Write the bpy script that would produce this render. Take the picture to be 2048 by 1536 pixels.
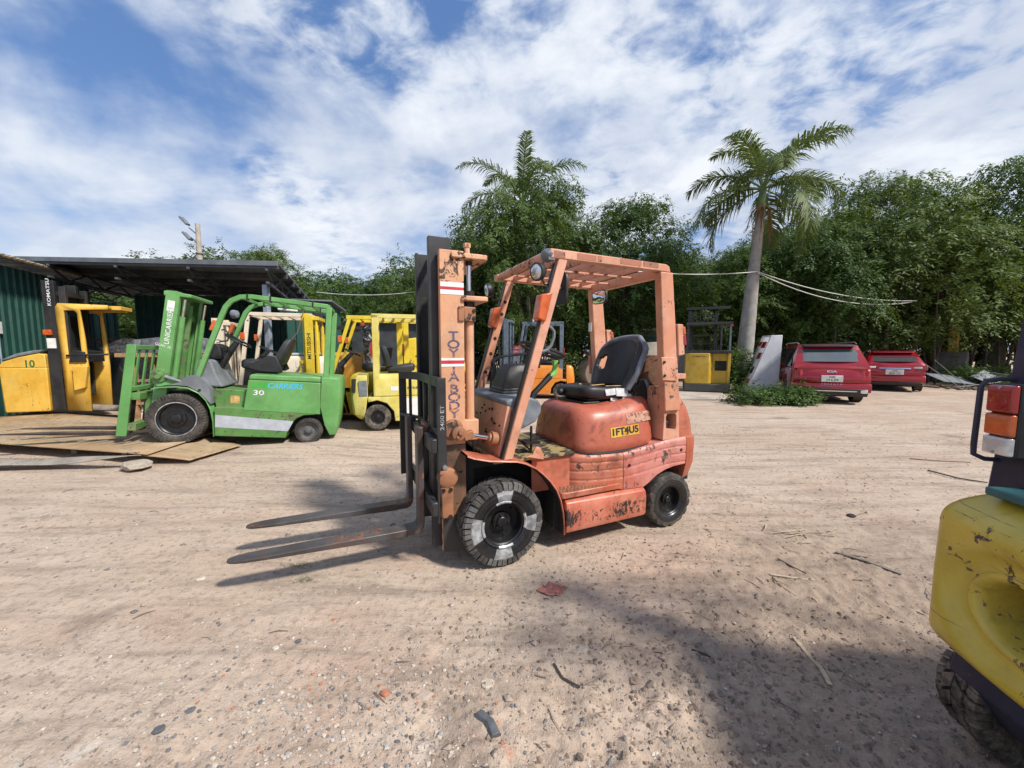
import bpy, bmesh, math, random
import numpy as np
from mathutils import Vector, Matrix
R = math.radians
for o in list(bpy.data.objects): bpy.data.objects.remove(o, do_unlink=True)
S = bpy.context.scene
COL = S.collection
# ------------------------------------------------------------------ camera
F_PX, HORIZON, EYE = 769.0, 702.0, 1.5
PITCH = math.atan((768 - HORIZON) / F_PX)
cd = bpy.data.cameras.new('camera'); cam = bpy.data.objects.new('camera', cd); COL.objects.link(cam)
cd.sensor_width = 36; cd.lens = 36 * F_PX / 2048; cd.clip_start = 0.05; cd.clip_end = 3000
cam.location = (0, 0, EYE); cam.rotation_euler = (math.pi / 2 - PITCH, 0, 0)
S.camera = cam
# ------------------------------------------------------------------ sun, sky, exposure
SUN_AZ = math.atan2(-0.56, 0.83)          # direction towards the sun, measured from +X
SUN_EL = R(47)
sd = bpy.data.lights.new('sun', 'SUN'); sun = bpy.data.objects.new('sun', sd); COL.objects.link(sun)
sd.energy = 4.9; sd.angle = R(5.5); sd.color = (1.0, 0.945, 0.86)
to_sun = Vector((math.cos(SUN_AZ) * math.cos(SUN_EL), math.sin(SUN_AZ) * math.cos(SUN_EL), math.sin(SUN_EL)))
sun.rotation_euler = to_sun.to_track_quat('Z', 'Y').to_euler()
W = bpy.data.worlds.new('World'); S.world = W; W.use_nodes = True
S.view_settings.view_transform = 'Standard'; S.view_settings.look = 'None'
S.view_settings.exposure = 0.10; S.view_settings.gamma = 1; S.view_settings.use_curve_mapping = False
S.render.resolution_x = 1024; S.render.resolution_y = 768

class NT:
    """small helper for writing node trees"""
    def __init__(s, tree): s.t = tree; s.n = tree.nodes; s.l = tree.links
    def node(s, typ, **kw):
        n = s.n.new(typ)
        for k, v in kw.items():
            if k.startswith('i_'):
                key = k[2:].replace('_', ' ')
                s.put(n.inputs[key], v)
            else: setattr(n, k, v)
        return n
    def put(s, sock, v):
        if isinstance(v, bpy.types.NodeSocket): s.l.new(v, sock)
        elif isinstance(v, (tuple, list)):
            v = tuple(v)
            if sock.type == 'RGBA' and len(v) == 3: v = v + (1,)
            sock.default_value = v
        else: sock.default_value = v
    def math(s, op, a, b=0.0, clamp=False):
        n = s.n.new('ShaderNodeMath'); n.operation = op; n.use_clamp = clamp
        s.put(n.inputs[0], a); s.put(n.inputs[1], b); return n.outputs[0]
    def mix(s, fac, a, b, mode='MIX'):
        n = s.n.new('ShaderNodeMix'); n.data_type = 'RGBA'; n.blend_type = mode
        s.put(n.inputs[0], fac); s.put(n.inputs[6], a); s.put(n.inputs[7], b); return n.outputs[2]
    def noise(s, vec, scale, detail=4, rough=0.55, dist=0.0, out=0):
        n = s.n.new('ShaderNodeTexNoise'); s.put(n.inputs['Vector'], vec)
        n.inputs['Scale'].default_value = scale; n.inputs['Detail'].default_value = detail
        n.inputs['Roughness'].default_value = rough; n.inputs['Distortion'].default_value = dist
        return n.outputs[out]
    def ramp(s, fac, lo, hi):
        n = s.n.new('ShaderNodeMapRange'); n.interpolation_type = 'SMOOTHSTEP'
        s.put(n.inputs[0], fac); s.put(n.inputs[1], lo); s.put(n.inputs[2], hi); return n.outputs[0]
    def scale(s, vec, sc, rot=(0, 0, 0), loc=(0, 0, 0)):
        n = s.n.new('ShaderNodeMapping'); s.put(n.inputs[0], vec)
        n.inputs['Scale'].default_value = sc; n.inputs['Rotation'].default_value = rot; n.inputs['Location'].default_value = loc
        return n.outputs[0]
    def coord(s, which='Object'): return s.n.new('ShaderNodeTexCoord').outputs[which]
    def bump(s, h, strength=0.3, dist=0.01):
        n = s.n.new('ShaderNodeBump'); s.put(n.inputs['Height'], h)
        n.inputs['Strength'].default_value = strength; n.inputs['Distance'].default_value = dist; return n.outputs[0]

# sky: physical clear sky with a layer of broken cloud laid over it at altitude
def make_sky():
    t = NT(W.node_tree); W.node_tree.nodes.clear()
    out = t.node('ShaderNodeOutputWorld')
    bg = t.node('ShaderNodeBackground'); bg.inputs[1].default_value = 0.125
    sky = t.node('ShaderNodeTexSky', sky_type='NISHITA', sun_disc=False)
    sky.sun_elevation = SUN_EL; sky.sun_rotation = math.pi / 2 - SUN_AZ
    sky.altitude = 20; sky.air_density = 1.0; sky.dust_density = 0.6; sky.ozone_density = 2.5
    g = t.coord('Generated')
    sep = t.node('ShaderNodeSeparateXYZ'); t.put(sep.inputs[0], g)
    z = t.math('ADD', t.math('MAXIMUM', sep.outputs[2], 0.0), 0.20)
    comb = t.node('ShaderNodeCombineXYZ')
    t.put(comb.inputs[0], t.math('DIVIDE', sep.outputs[0], z)); t.put(comb.inputs[1], t.math('DIVIDE', sep.outputs[1], z))
    p = comb.outputs[0]
    big = t.noise(t.scale(g, (1.9, 1.9, 3.4), rot=(0, R(14), R(20)), loc=(4.35, 8.1, 1.7)), 1.0, 6, 0.50, 0.25)
    puff = t.noise(t.scale(g, (3.6, 3.6, 6.0), rot=(0, R(18), R(-15)), loc=(0.6, 2.2, 5.1)), 1.0, 8, 0.55, 0.3)
    wisp = t.noise(t.scale(p, (1.0, 1.8, 1), rot=(0, 0, R(-28)), loc=(1.3, 0.2, 0)), 1.7, 8, 0.60, 0.5)
    ripple = t.noise(t.scale(p, (6.5, 7.5, 1), rot=(0, 0, R(25))), 1.4, 4, 0.6, 0.3)
    mackerel = t.ramp(t.noise(t.scale(p, (0.6, 0.6, 1), loc=(2.2, 5.1, 0)), 1.3, 3, 0.5), 0.48, 0.62)
    dens = t.math('ADD', t.math('MULTIPLY', big, 0.60), t.math('ADD', t.math('MULTIPLY', puff, 0.32), t.math('MULTIPLY', wisp, 0.12)))
    dens = t.math('ADD', dens, t.math('MULTIPLY', t.math('MULTIPLY', t.math('SUBTRACT', ripple, 0.5), mackerel), 0.34))
    cover = t.ramp(dens, 0.435, 0.575)
    # sunlit puffs white, thick undersides greyer
    core = t.ramp(puff, 0.60, 0.40)
    bright = t.ramp(dens, 0.50, 0.66)
    ccol = t.mix(bright, (5.2, 5.75, 6.7), (7.4, 7.6, 7.9))
    ccol = t.mix(t.math('MULTIPLY', t.math('MULTIPLY', core, t.ramp(big, 0.48, 0.66)), 0.75), ccol, (4.5, 5.0, 6.0))
    low = t.ramp(sep.outputs[2], 0.0, 0.30)
    clear = t.mix(0.45, sky.outputs[0], (1.0, 2.25, 5.4))
    haze = t.mix(t.math('MULTIPLY', t.math('SUBTRACT', 1.0, low), 0.55), clear, (4.8, 5.8, 7.0))
    col = t.mix(t.math('MULTIPLY', cover, 0.92), haze, ccol)
    t.put(bg.inputs[0], col); t.l.new(bg.outputs[0], out.inputs[0])
make_sky()

# ------------------------------------------------------------------ mesh building
def smooth01(t): t = max(0., min(1., t)); return t * t * (3 - 2 * t)
def unit(v): v = Vector(v); return v / v.length if v.length > 1e-9 else Vector((0, 0, 1))
SPLIT = {'inner_side_panel', 'rail_residue', 'carriage_bracket', 'backrest_side', 'panel_bolt', 'plate_bolt', 'clamp_bolt', 'bracket_bolt', 'pillar_hole', 'cowl_rivet', 'stripe', 'tape_patch', 'torn_foam', 'carriage_bar', 'mast_cross_member', 'inner_cross_bar', 'backrest_bar', 'backrest_post', 'mast_tie', 'axle', 'guard_frame', 'inner_frame', 'gland'}
class MB:
    def __init__(s): s.v = []; s.f = []; s.m = []; s.cur = 0
    def add(s, vs, fs, mat=None):
        b = len(s.v); s.v += [tuple(v) for v in vs]
        for f in fs: s.f.append(tuple(b + i for i in f)); s.m.append(s.cur if mat is None else mat)
        return s
    def box(s, x0, x1, y0, y1, z0, z1, mat=None):
        vs = [(x, y, z) for x in (x0, x1) for y in (y0, y1) for z in (z0, z1)]
        return s.add(vs, [(0, 1, 3, 2), (4, 6, 7, 5), (0, 4, 5, 1), (2, 3, 7, 6), (0, 2, 6, 4), (1, 5, 7, 3)], mat)
    def hexa(s, vs, mat=None):   # 8 corners in box order (x,y,z binary)
        return s.add(vs, [(0, 1, 3, 2), (4, 6, 7, 5), (0, 4, 5, 1), (2, 3, 7, 6), (0, 2, 6, 4), (1, 5, 7, 3)], mat)
    def obox(s, c, size, rot=(0, 0, 0), mat=None):
        from mathutils import Euler
        M = Euler(rot).to_matrix(); c = Vector(c)
        vs = [c + M @ Vector((sx * size[0] / 2, sy * size[1] / 2, sz * size[2] / 2)) for sx in (-1, 1) for sy in (-1, 1) for sz in (-1, 1)]
        return s.hexa(vs, mat)
    def bar(s, p, q, w, h, up=(0, 0, 1), w2=None, h2=None, mat=None):
        p, q = Vector(p), Vector(q); d = unit(q - p); r = d.cross(Vector(up))
        r = unit(r) if r.length > 1e-6 else Vector((1, 0, 0)); u = unit(r.cross(d))
        w2 = w if w2 is None else w2; h2 = h if h2 is None else h2
        vs = []
        for (c, ww, hh) in ((p, w, h), (q, w2, h2)):
            for a in (-1, 1):
                for b in (-1, 1): vs.append(c + r * a * ww / 2 + u * b * hh / 2)
        return s.hexa(vs, mat)
    def prism(s, poly, axis, a, b, mat=None):
        n = len(poly)
        def put(p, t):
            return {'x': (t, p[0], p[1]), 'y': (p[0], t, p[1]), 'z': (p[0], p[1], t)}[axis]
        vs = [put(p, a) for p in poly] + [put(p, b) for p in poly]
        fs = [tuple(range(n)), tuple(range(2 * n - 1, n - 1, -1))] + [(i, n + i, n + (i + 1) % n, (i + 1) % n) for i in range(n)]
        return s.add(vs, fs, mat)
    def rings(s, rs, closed=True, cap=True, mat=None):
        k = len(rs[0]); vs = [p for r in rs for p in r]; fs = []
        for i in range(len(rs) - 1):
            for j in range(k if closed else k - 1):
                j2 = (j + 1) % k; fs.append((i * k + j, i * k + j2, (i + 1) * k + j2, (i + 1) * k + j))
        if cap and closed: fs += [tuple(range(k - 1, -1, -1)), tuple(range((len(rs) - 1) * k, len(rs) * k))]
        return s.add(vs, fs, mat)
    def tube(s, pts, r, n=8, cap=True, mat=None):
        pts = [Vector(p) for p in pts]; rr = r if isinstance(r, (list, tuple)) else [r] * len(pts); rs = []
        t0 = unit(pts[1] - pts[0]); a = t0.orthogonal().normalized()
        for i, p in enumerate(pts):
            t = unit((pts[min(i + 1, len(pts) - 1)] - pts[max(i - 1, 0)]))
            a = unit(a - t * a.dot(t)); b = t.cross(a)
            rs.append([p + (a * math.cos(2 * math.pi * k / n) + b * math.sin(2 * math.pi * k / n)) * rr[i] for k in range(n)])
        return s.rings(rs, True, cap, mat)
    def lathe(s, prof, c=(0, 0, 0), axis=(0, 1, 0), n=32, mat=None, cap=True, matf=None):
        c = Vector(c); ax = unit(axis); a = ax.orthogonal().normalized()
        if abs(ax.y) > .9: a = Vector((1, 0, 0))
        b = ax.cross(a); k = len(prof); vs = []; 
        for j in range(n):
            th = 2 * math.pi * j / n; e = a * math.cos(th) + b * math.sin(th)
            for (r, t) in prof: vs.append(c + ax * t + e * r)
        base = len(s.v); s.v += [tuple(v) for v in vs]
        for j in range(n):
            j2 = (j + 1) % n
            for i in range(k - 1):
                s.f.append((base + j * k + i, base + j2 * k + i, base + j2 * k + i + 1, base + j * k + i + 1))
                s.m.append(matf(j / n, i) if matf else (s.cur if mat is None else mat))
        if cap:
            for i in (0, k - 1):
                if prof[i][0] > 1e-5: s.f.append(tuple(base + j * k + i for j in range(n))); s.m.append(s.cur if mat is None else mat)
        return s
    def sph(s, c, r, n=12, m=8, mat=None):
        if not isinstance(r, (tuple, list)): r = (r, r, r)
        rs = []
        for i in range(m + 1):
            ph = math.pi * i / m; q = max(math.sin(ph), 0.02)
            rs.append([(c[0] + r[0] * q * math.cos(2 * math.pi * j / n), c[1] + r[1] * q * math.sin(2 * math.pi * j / n), c[2] - r[2] * math.cos(ph)) for j in range(n)])
        return s.rings(rs, True, True, mat)
    def grid(s, fn, nu, nv, mat=None, closed_u=False):
        vs = [fn(i / (nu - (0 if closed_u else 1)), j / (nv - 1)) for j in range(nv) for i in range(nu)]; fs = []
        for j in range(nv - 1):
            for i in range(nu if closed_u else nu - 1):
                i2 = (i + 1) % nu; fs.append((j * nu + i, j * nu + i2, (j + 1) * nu + i2, (j + 1) * nu + i))
        return s.add(vs, fs, mat)
    def mesh(s, name, mats, smooth=35, fix=True):
        me = bpy.data.meshes.new(name); me.from_pydata(s.v, [], s.f)
        for m in (mats if isinstance(mats, (list, tuple)) else [mats]): me.materials.append(m)
        if len(me.materials) > 1: me.polygons.foreach_set('material_index', s.m)
        if fix:
            bm = bmesh.new(); bm.from_mesh(me); bmesh.ops.recalc_face_normals(bm, faces=bm.faces); bm.to_mesh(me); bm.free()
        if smooth:
            me.polygons.foreach_set('use_smooth', [True] * len(me.polygons)); me.set_sharp_from_angle(angle=R(smooth))
        me.update(); return me
    def pieces(s):
        par = list(range(len(s.v)))
        def find(a):
            while par[a] != a: par[a] = par[par[a]]; a = par[a]
            return a
        for f in s.f:
            r = find(f[0])
            for i in f[1:]: par[find(i)] = r
        groups = {}
        for f, mi in zip(s.f, s.m): groups.setdefault(find(f[0]), []).append((f, mi))
        out = []
        for fs in groups.values():
            used = sorted({i for f, _ in fs for i in f}); mp = {o: k for k, o in enumerate(used)}; q = MB(); q.v = [s.v[i] for i in used]; q.f = [tuple(mp[i] for i in f) for f, _ in fs]; q.m = [mi for _, mi in fs]; out.append(q)
        return out
    def build(s, name, mats, parent=None, bev=0.0, seg=2, smooth=35, sub=0, solid=0.0, fix=True, label=None):
        if name in SPLIT:
            o = None
            for q in s.pieces(): o = q.build1(name, mats, parent, bev, seg, smooth, sub, solid, fix, label)
            return o
        return s.build1(name, mats, parent, bev, seg, smooth, sub, solid, fix, label)
    def build1(s, name, mats, parent=None, bev=0.0, seg=2, smooth=35, sub=0, solid=0.0, fix=True, label=None):
        o = bpy.data.objects.new(name, s.mesh(name, mats, smooth, fix)); COL.objects.link(o)
        if parent is not None: o.parent = parent
        if solid: md = o.modifiers.new('solid', 'SOLIDIFY'); md.thickness = solid; md.offset = 0
        if bev:
            md = o.modifiers.new('bevel', 'BEVEL'); md.width = bev; md.segments = seg; md.limit_method = 'ANGLE'; md.angle_limit = R(40); md.harden_normals = False
        if sub: md = o.modifiers.new('sub', 'SUBSURF'); md.levels = sub; md.render_levels = sub
        if label: o['label'] = label
        return o
def thing(name, label, cat, loc=(0, 0, 0), rz=0.0, group=None, rot=None):
    o = bpy.data.objects.new(name, None); COL.objects.link(o); o.empty_display_size = 0.2
    o.location = loc; o.rotation_euler = rot if rot else (0, 0, rz); tag(o, label, cat, group); return o
def tag(o, label=None, cat=None, group=None, kind=None):
    if label: o['label'] = label
    if cat: o['category'] = cat
    if group: o['group'] = group
    if kind: o['kind'] = kind
    return o
def children(o): return [c for c in COL.objects if c.parent == o]
def copy_tree(o, parent=None):
    c = o.copy(); COL.objects.link(c); c.parent = parent
    for ch in children(o): copy_tree(ch, c)
    return c
def text_mesh(mb, s, origin, right, up, size, sx=1.0, bold=0.0, center=True, mat=None, shear=0.0, lift=0.0):
    cu = bpy.data.curves.new('lettering', 'FONT'); cu.body = s; cu.size = 1.0; cu.offset = bold; cu.shear = shear; cu.resolution_u = 3
    if center: cu.align_x = 'CENTER'; cu.align_y = 'CENTER'
    o = bpy.data.objects.new('lettering', cu); me = bpy.data.meshes.new_from_object(o)
    right, up = unit(right), unit(up); nrm = right.cross(up); org = Vector(origin)
    mb.add([org + right * (v.co.x * size * sx) + up * (v.co.y * size) + nrm * lift for v in me.vertices], [tuple(p.vertices) for p in me.polygons], mat)
    bpy.data.objects.remove(o); bpy.data.curves.remove(cu); bpy.data.meshes.remove(me)
    return mb
# ------------------------------------------------------------------ materials
def new_mat(name):
    m = bpy.data.materials.new(name); m.use_nodes = True; t = NT(m.node_tree); b = m.node_tree.nodes['Principled BSDF']; return m, t, b
def plain(name, col, rough=0.6, metal=0.0, var=0.18, scale=6.0, bump=0.0, spec=0.5, coat=0.0, emit=None):
    m, t, b = new_mat(name); c = t.coord()
    n = t.noise(c, scale, 6, 0.6)
    dark = tuple(x * (1 - var) for x in col); lite = tuple(min(1, x * (1 + var)) for x in col)
    t.put(b.inputs['Base Color'], t.mix(t.ramp(n, 0.3, 0.7), dark, lite))
    fine = t.noise(c, scale * 7, 4, 0.6)
    t.put(b.inputs['Roughness'], t.math('ADD', rough - 0.1, t.math('MULTIPLY', fine, 0.2), True))
    b.inputs['Metallic'].default_value = metal; b.inputs['Specular IOR Level'].default_value = spec
    b.inputs['Coat Weight'].default_value = coat
    if bump: t.put(b.inputs['Normal'], t.bump(fine, bump, 0.004))
    return m
def paint(name, col, col2=None, chip=(0.06, 0.035, 0.025), chips=0.62, rough=0.42, dirt=(0.32, 0.25, 0.18), dirt_amt=0.35, grime=0.25, streak=0.5, scale=1.0, seed=0.0, fade_scale=2.2, band=None, scuff=0.0, scratch=0.70):
    """old machine paint: sun-faded patches, chips down to dark metal, rusty streaks, dust"""
    m, t, b = new_mat(name); c = t.scale(t.coord(), (scale,) * 3, loc=(seed, seed * 1.7, seed * 0.6))
    col2 = col2 or tuple(min(1, x * 1.25 + 0.03) for x in col)
    fade = t.ramp(t.noise(c, fade_scale, 6, 0.65, 0.4), 0.38, 0.62)
    base = t.mix(fade, col, col2)
    sm = t.noise(t.scale(c, (9, 9, 1.6)), 1.3, 6, 0.62)          # vertical weather streaks
    base = t.mix(t.math('MULTIPLY', t.ramp(sm, 0.5, 0.8), streak * 0.55), base, tuple(0.45 * x + 0.02 for x in col))
    gr = t.noise(c, 5.5, 7, 0.68, 0.4)
    base = t.mix(t.math('MULTIPLY', t.ramp(gr, 0.48, 0.70), grime), base, tuple(0.30 * x + 0.01 for x in col))
    du = t.noise(c, 3.3, 6, 0.65, 0.2)
    base = t.mix(t.math('MULTIPLY', t.ramp(du, 0.45, 0.8), dirt_amt), base, dirt)
    ch = t.noise(c, 13, 8, 0.66, 0.15); area = t.noise(c, 2.0, 3, 0.5)
    chm = t.ramp(t.math('ADD', ch, t.math('MULTIPLY', t.math('SUBTRACT', area, 0.5), 0.5)), chips, chips + 0.025)
    if band or scuff:   # wear concentrated in a strip of the panel, running down in drips
        sc2 = t.noise(t.scale(c, (1, 1, .55)), 30, 8, 0.72, 0.5); lim = 0.60 - scuff
        if band:
            sep = t.node('ShaderNodeSeparateXYZ'); t.put(sep.inputs[0], t.coord()); zz = sep.outputs[2]
            k = t.math('MULTIPLY', t.ramp(zz, band[0], band[0] + .05), t.ramp(zz, band[1], band[1] - .06)); sc2 = t.math('SUBTRACT', sc2, t.math('MULTIPLY', t.math('SUBTRACT', 1.0, k), band[2]))
        chm = t.math('MAXIMUM', chm, t.ramp(t.math('ADD', sc2, t.math('MULTIPLY', t.math('SUBTRACT', area, 0.5), 0.8)), lim, lim + 0.03))
    scr = t.noise(t.scale(c, (1.5, 1.5, 40), rot=(0.25, 0.12, 0)), 2.2, 5, 0.6)
    chm = t.math('MAXIMUM', chm, t.math('MULTIPLY', t.ramp(scr, scratch, scratch + 0.03), 0.7))
    rust = t.mix(t.ramp(t.noise(c, 30, 3), 0.4, 0.6), chip, tuple(min(.6, x * (2.4 if max(chip) < .2 else 1.4)) for x in chip))
    t.put(b.inputs['Base Color'], t.mix(chm, base, rust))
    t.put(b.inputs['Roughness'], t.math('ADD', t.math('MULTIPLY', gr, 0.35), t.math('ADD', rough - 0.15, t.math('MULTIPLY', chm, 0.25)), True))
    hgt = t.math('SUBTRACT', t.math('MULTIPLY', t.noise(c, 45, 3), 0.12), t.math('MULTIPLY', chm, 0.5))
    t.put(b.inputs['Normal'], t.bump(hgt, 0.35, 0.003))
    return m
def rubber(name, col=(0.022, 0.021, 0.02), dust=(0.20, 0.165, 0.13), amt=0.5, rough=0.75):
    m, t, b = new_mat(name); c = t.coord()
    n = t.noise(c, 9, 6, 0.65); f = t.noise(c, 60, 3, 0.6)
    k = t.math('MULTIPLY', t.ramp(t.math('ADD', t.math('MULTIPLY', n, .7), t.math('MULTIPLY', f, .3)), 0.38, 0.68), amt)
    t.put(b.inputs['Base Color'], t.mix(k, col, dust)); b.inputs['Roughness'].default_value = rough
    t.put(b.inputs['Normal'], t.bump(f, 0.25, 0.003)); return m
MAT = {}
MAT['orange_body'] = paint('orange body paint', (0.41, 0.092, 0.045), (0.52, 0.185, 0.115), chips=0.62, grime=0.55, streak=0.9, dirt=(0.34, 0.135, 0.05), dirt_amt=0.6, rough=0.40, scuff=-0.065)
MAT['orange_hood'] = paint('orange hood paint', (0.36, 0.056, 0.029), (0.46, 0.130, 0.078), chip=(0.05, 0.02, 0.012), chips=0.66, grime=0.75, streak=0.3, dirt=(0.20, 0.05, 0.022), dirt_amt=0.5, rough=0.36, seed=3.0, fade_scale=1.4)
MAT['orange_skirt'] = paint('orange skirt paint', (0.46, 0.095, 0.050), (0.58, 0.20, 0.13), chip=(0.02, 0.014, 0.012), chips=0.60, grime=0.35, streak=1.0, dirt=(0.30, 0.12, 0.05), dirt_amt=0.4, rough=0.38, seed=7.0, band=(.16, .345, .16), scuff=0.13)
MAT['pink_fade'] = paint('sun-bleached orange paint', (0.48, 0.135, 0.095), (0.58, 0.23, 0.19), chips=0.60, grime=0.4, streak=0.8, dirt_amt=0.3, rough=0.42, seed=2.0, scuff=-0.02)
MAT['peach'] = paint('faded peach paint', (0.59, 0.255, 0.148), (0.66, 0.335, 0.222), chips=0.65, grime=0.38, streak=0.5, dirt=(0.36, 0.17, 0.09), dirt_amt=0.4, rough=0.5, seed=5.0, scuff=-0.07)
MAT['peach_mast'] = paint('peach mast paint', (0.61, 0.29, 0.15), (0.67, 0.37, 0.22), chip=(0.045, 0.028, 0.02), chips=0.63, grime=0.30, streak=0.7, dirt=(0.34, 0.17, 0.08), dirt_amt=0.4, rough=0.55, seed=11.0, scuff=-0.04)
MAT['peach_dirty'] = paint('greasy peach paint', (0.40, 0.17, 0.08), (0.30, 0.13, 0.065), chip=(0.03, 0.02, 0.015), chips=0.60, grime=0.6, streak=0.8, dirt=(0.12, 0.075, 0.045), dirt_amt=0.8, rough=0.5, seed=13.0)
MAT['black_steel'] = paint('black mast steel', (0.016, 0.016, 0.018), (0.035, 0.034, 0.034), chip=(0.06, 0.045, 0.035), chips=0.70, grime=0.2, streak=0.6, dirt=(0.09, 0.075, 0.06), dirt_amt=0.35, rough=0.42)
MAT['fork_steel'] = paint('worn fork steel', (0.045, 0.035, 0.032), (0.075, 0.07, 0.072), chip=(0.085, 0.038, 0.022), chips=0.60, grime=0.3, streak=0.5, dirt=(0.13, 0.055, 0.03), dirt_amt=0.8, rough=0.42, seed=4.0, fade_scale=3.0)
MAT['greasy'] = plain('greasy dark metal', (0.025, 0.021, 0.018), 0.45, 0.3, 0.4, 12, 0.2)
MAT['black'] = plain('black plastic', (0.018, 0.018, 0.019), 0.5, 0, 0.25, 8, 0.08)
MAT['vinyl'] = plain('worn black vinyl', (0.022, 0.022, 0.025), 0.48, 0, 0.35, 6, 0.15)
MAT['grey_plastic'] = plain('grey worn plastic', (0.16, 0.18, 0.205), 0.6, 0, 0.3, 7, 0.15)
MAT['chrome'] = plain('chrome rod', (0.75, 0.75, 0.75), 0.18, 1.0, 0.1, 9)
MAT['steel'] = plain('bare steel', (0.42, 0.42, 0.42), 0.42, 0.85, 0.3, 14)
MAT['rusty'] = paint('rusty steel', (0.16, 0.075, 0.04), (0.23, 0.12, 0.07), chip=(0.05, 0.03, 0.02), chips=0.6, dirt=(0.30, 0.21, 0.13), dirt_amt=0.7, rough=0.8)
MAT['rubber'] = rubber('dusty tyre rubber')
MAT['rubber_dusty'] = rubber('very dusty tyre rubber', dust=(0.26, 0.215, 0.165), amt=0.85)
MAT['rubber_black'] = plain('blackened glossy rubber', (0.014, 0.014, 0.015), 0.30, 0, 0.4, 12, 0.12, spec=0.6)
MAT['rubber_pale'] = plain('pale grey rubber', (0.27, 0.275, 0.28), 0.38, 0, 0.45, 18, 0.12)
MAT['rubber_palelug'] = plain('pale grey lugs', (0.115, 0.110, 0.104), 0.7, 0, 0.35, 20, 0.2)
MAT['rim_black'] = plain('black wheel paint', (0.014, 0.014, 0.015), 0.40, 0.2, 0.4, 12, 0.1)
MAT['rim_grey'] = plain('dusty grey wheel', (0.11, 0.11, 0.11), 0.6, 0.2, 0.3, 12, 0.1)
MAT['glass_lamp'] = plain('lamp lens', (0.62, 0.66, 0.68), 0.12, 0.6, 0.15, 25)
MAT['amber'] = plain('amber lens', (0.52, 0.10, 0.02), 0.3, 0, 0.25, 14, coat=0.5)
MAT['red_lens'] = plain('red lens', (0.27, 0.012, 0.012), 0.25, 0, 0.25, 14, coat=0.5)
MAT['clear_lens'] = plain('clear lens', (0.6, 0.58, 0.55), 0.2, 0.1, 0.2, 30, coat=0.5)
MAT['white'] = plain('white paint', (0.74, 0.73, 0.70), 0.55, 0, 0.12, 9)
MAT['red_stripe'] = plain('red stripe', (0.48, 0.03, 0.045), 0.5, 0, 0.2, 12)
MAT['navy_ink'] = paint('worn navy lettering', (0.055, 0.06, 0.135), (0.08, 0.085, 0.16), chip=(0.38, 0.17, 0.085), chips=0.57, grime=0.3, dirt=(0.40, 0.20, 0.11), dirt_amt=0.6, scale=2.6, seed=3)
MAT['black_ink'] = plain('black lettering', (0.015, 0.015, 0.017), 0.6, 0, 0.2, 20)
MAT['white_ink'] = plain('white lettering', (0.68, 0.68, 0.67), 0.6, 0, 0.25, 40)
MAT['cyan_ink'] = plain('cyan lettering', (0.05, 0.48, 0.72), 0.5, 0, 0.1, 20)
MAT['green_ink'] = plain('green lettering', (0.01, 0.42, 0.03), 0.5, 0, 0.1, 20)
MAT['sticker_yellow'] = paint('torn yellow sticker', (0.62, 0.33, 0.03), (0.66, 0.40, 0.05), chip=(0.03, 0.02, 0.015), chips=0.60, grime=0.2, dirt_amt=0.2, scale=2.5)
MAT['sticker_residue'] = paint('peeled sticker residue', (0.46, 0.20, 0.13), (0.52, 0.27, 0.18), chip=(0.10, 0.05, 0.035), chips=0.55, grime=0.6, dirt=(0.42, 0.33, 0.25), dirt_amt=0.7, scale=2.5, seed=6)
MAT['residue_dark'] = paint('dark sticker residue', (0.44, 0.165, 0.095), (0.36, 0.14, 0.085), chips=0.64, grime=0.6, dirt=(0.30, 0.17, 0.12), dirt_amt=0.6, scale=2.2, seed=8)  # dark remains of stickers on the guard rail
MAT['foam'] = plain('old foam', (0.52, 0.33, 0.12), 0.9, 0, 0.3, 20, 0.3)
MAT['tape'] = plain('grey tape', (0.52, 0.53, 0.54), 0.45, 0, 0.2, 25, 0.1)
MAT['floor_plate'] = paint('worn floor plate', (0.36, 0.27, 0.11), (0.30, 0.23, 0.12), chip=(0.03, 0.022, 0.015), chips=0.5, grime=0.8, dirt=(0.07, 0.05, 0.03), dirt_amt=0.7, rough=0.6)
MAT['lime'] = plain('lime green plastic', (0.22, 0.48, 0.11), 0.5, 0, 0.15, 12)
MAT['dark_void'] = plain('near-black matte', (0.012, 0.011, 0.01), 0.8, 0, 0.3, 9)  # one near-black colour for recesses, linings, holes and undersides
MAT['mirror'] = plain('mirror glass', (0.7, 0.72, 0.74), 0.03, 1.0, 0.05, 3)
MAT['grease_film'] = paint('grease on mast', (0.10, 0.06, 0.038), (0.22, 0.115, 0.062), chip=(0.03, 0.02, 0.015), chips=0.57, grime=0.7, streak=0.9, dirt=(0.10, 0.06, 0.04), dirt_amt=0.7, rough=0.45, seed=15.0)
MAT['silver_sector'] = plain('silver rim sector', (0.42, 0.43, 0.44), 0.3, 0.3, 0.35, 25)  # pale sectors of the front rim lip
MAT['rubber_lug'] = rubber('dusty tread blocks', (0.03, 0.029, 0.028), (0.15, 0.135, 0.118), 0.75)
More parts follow.
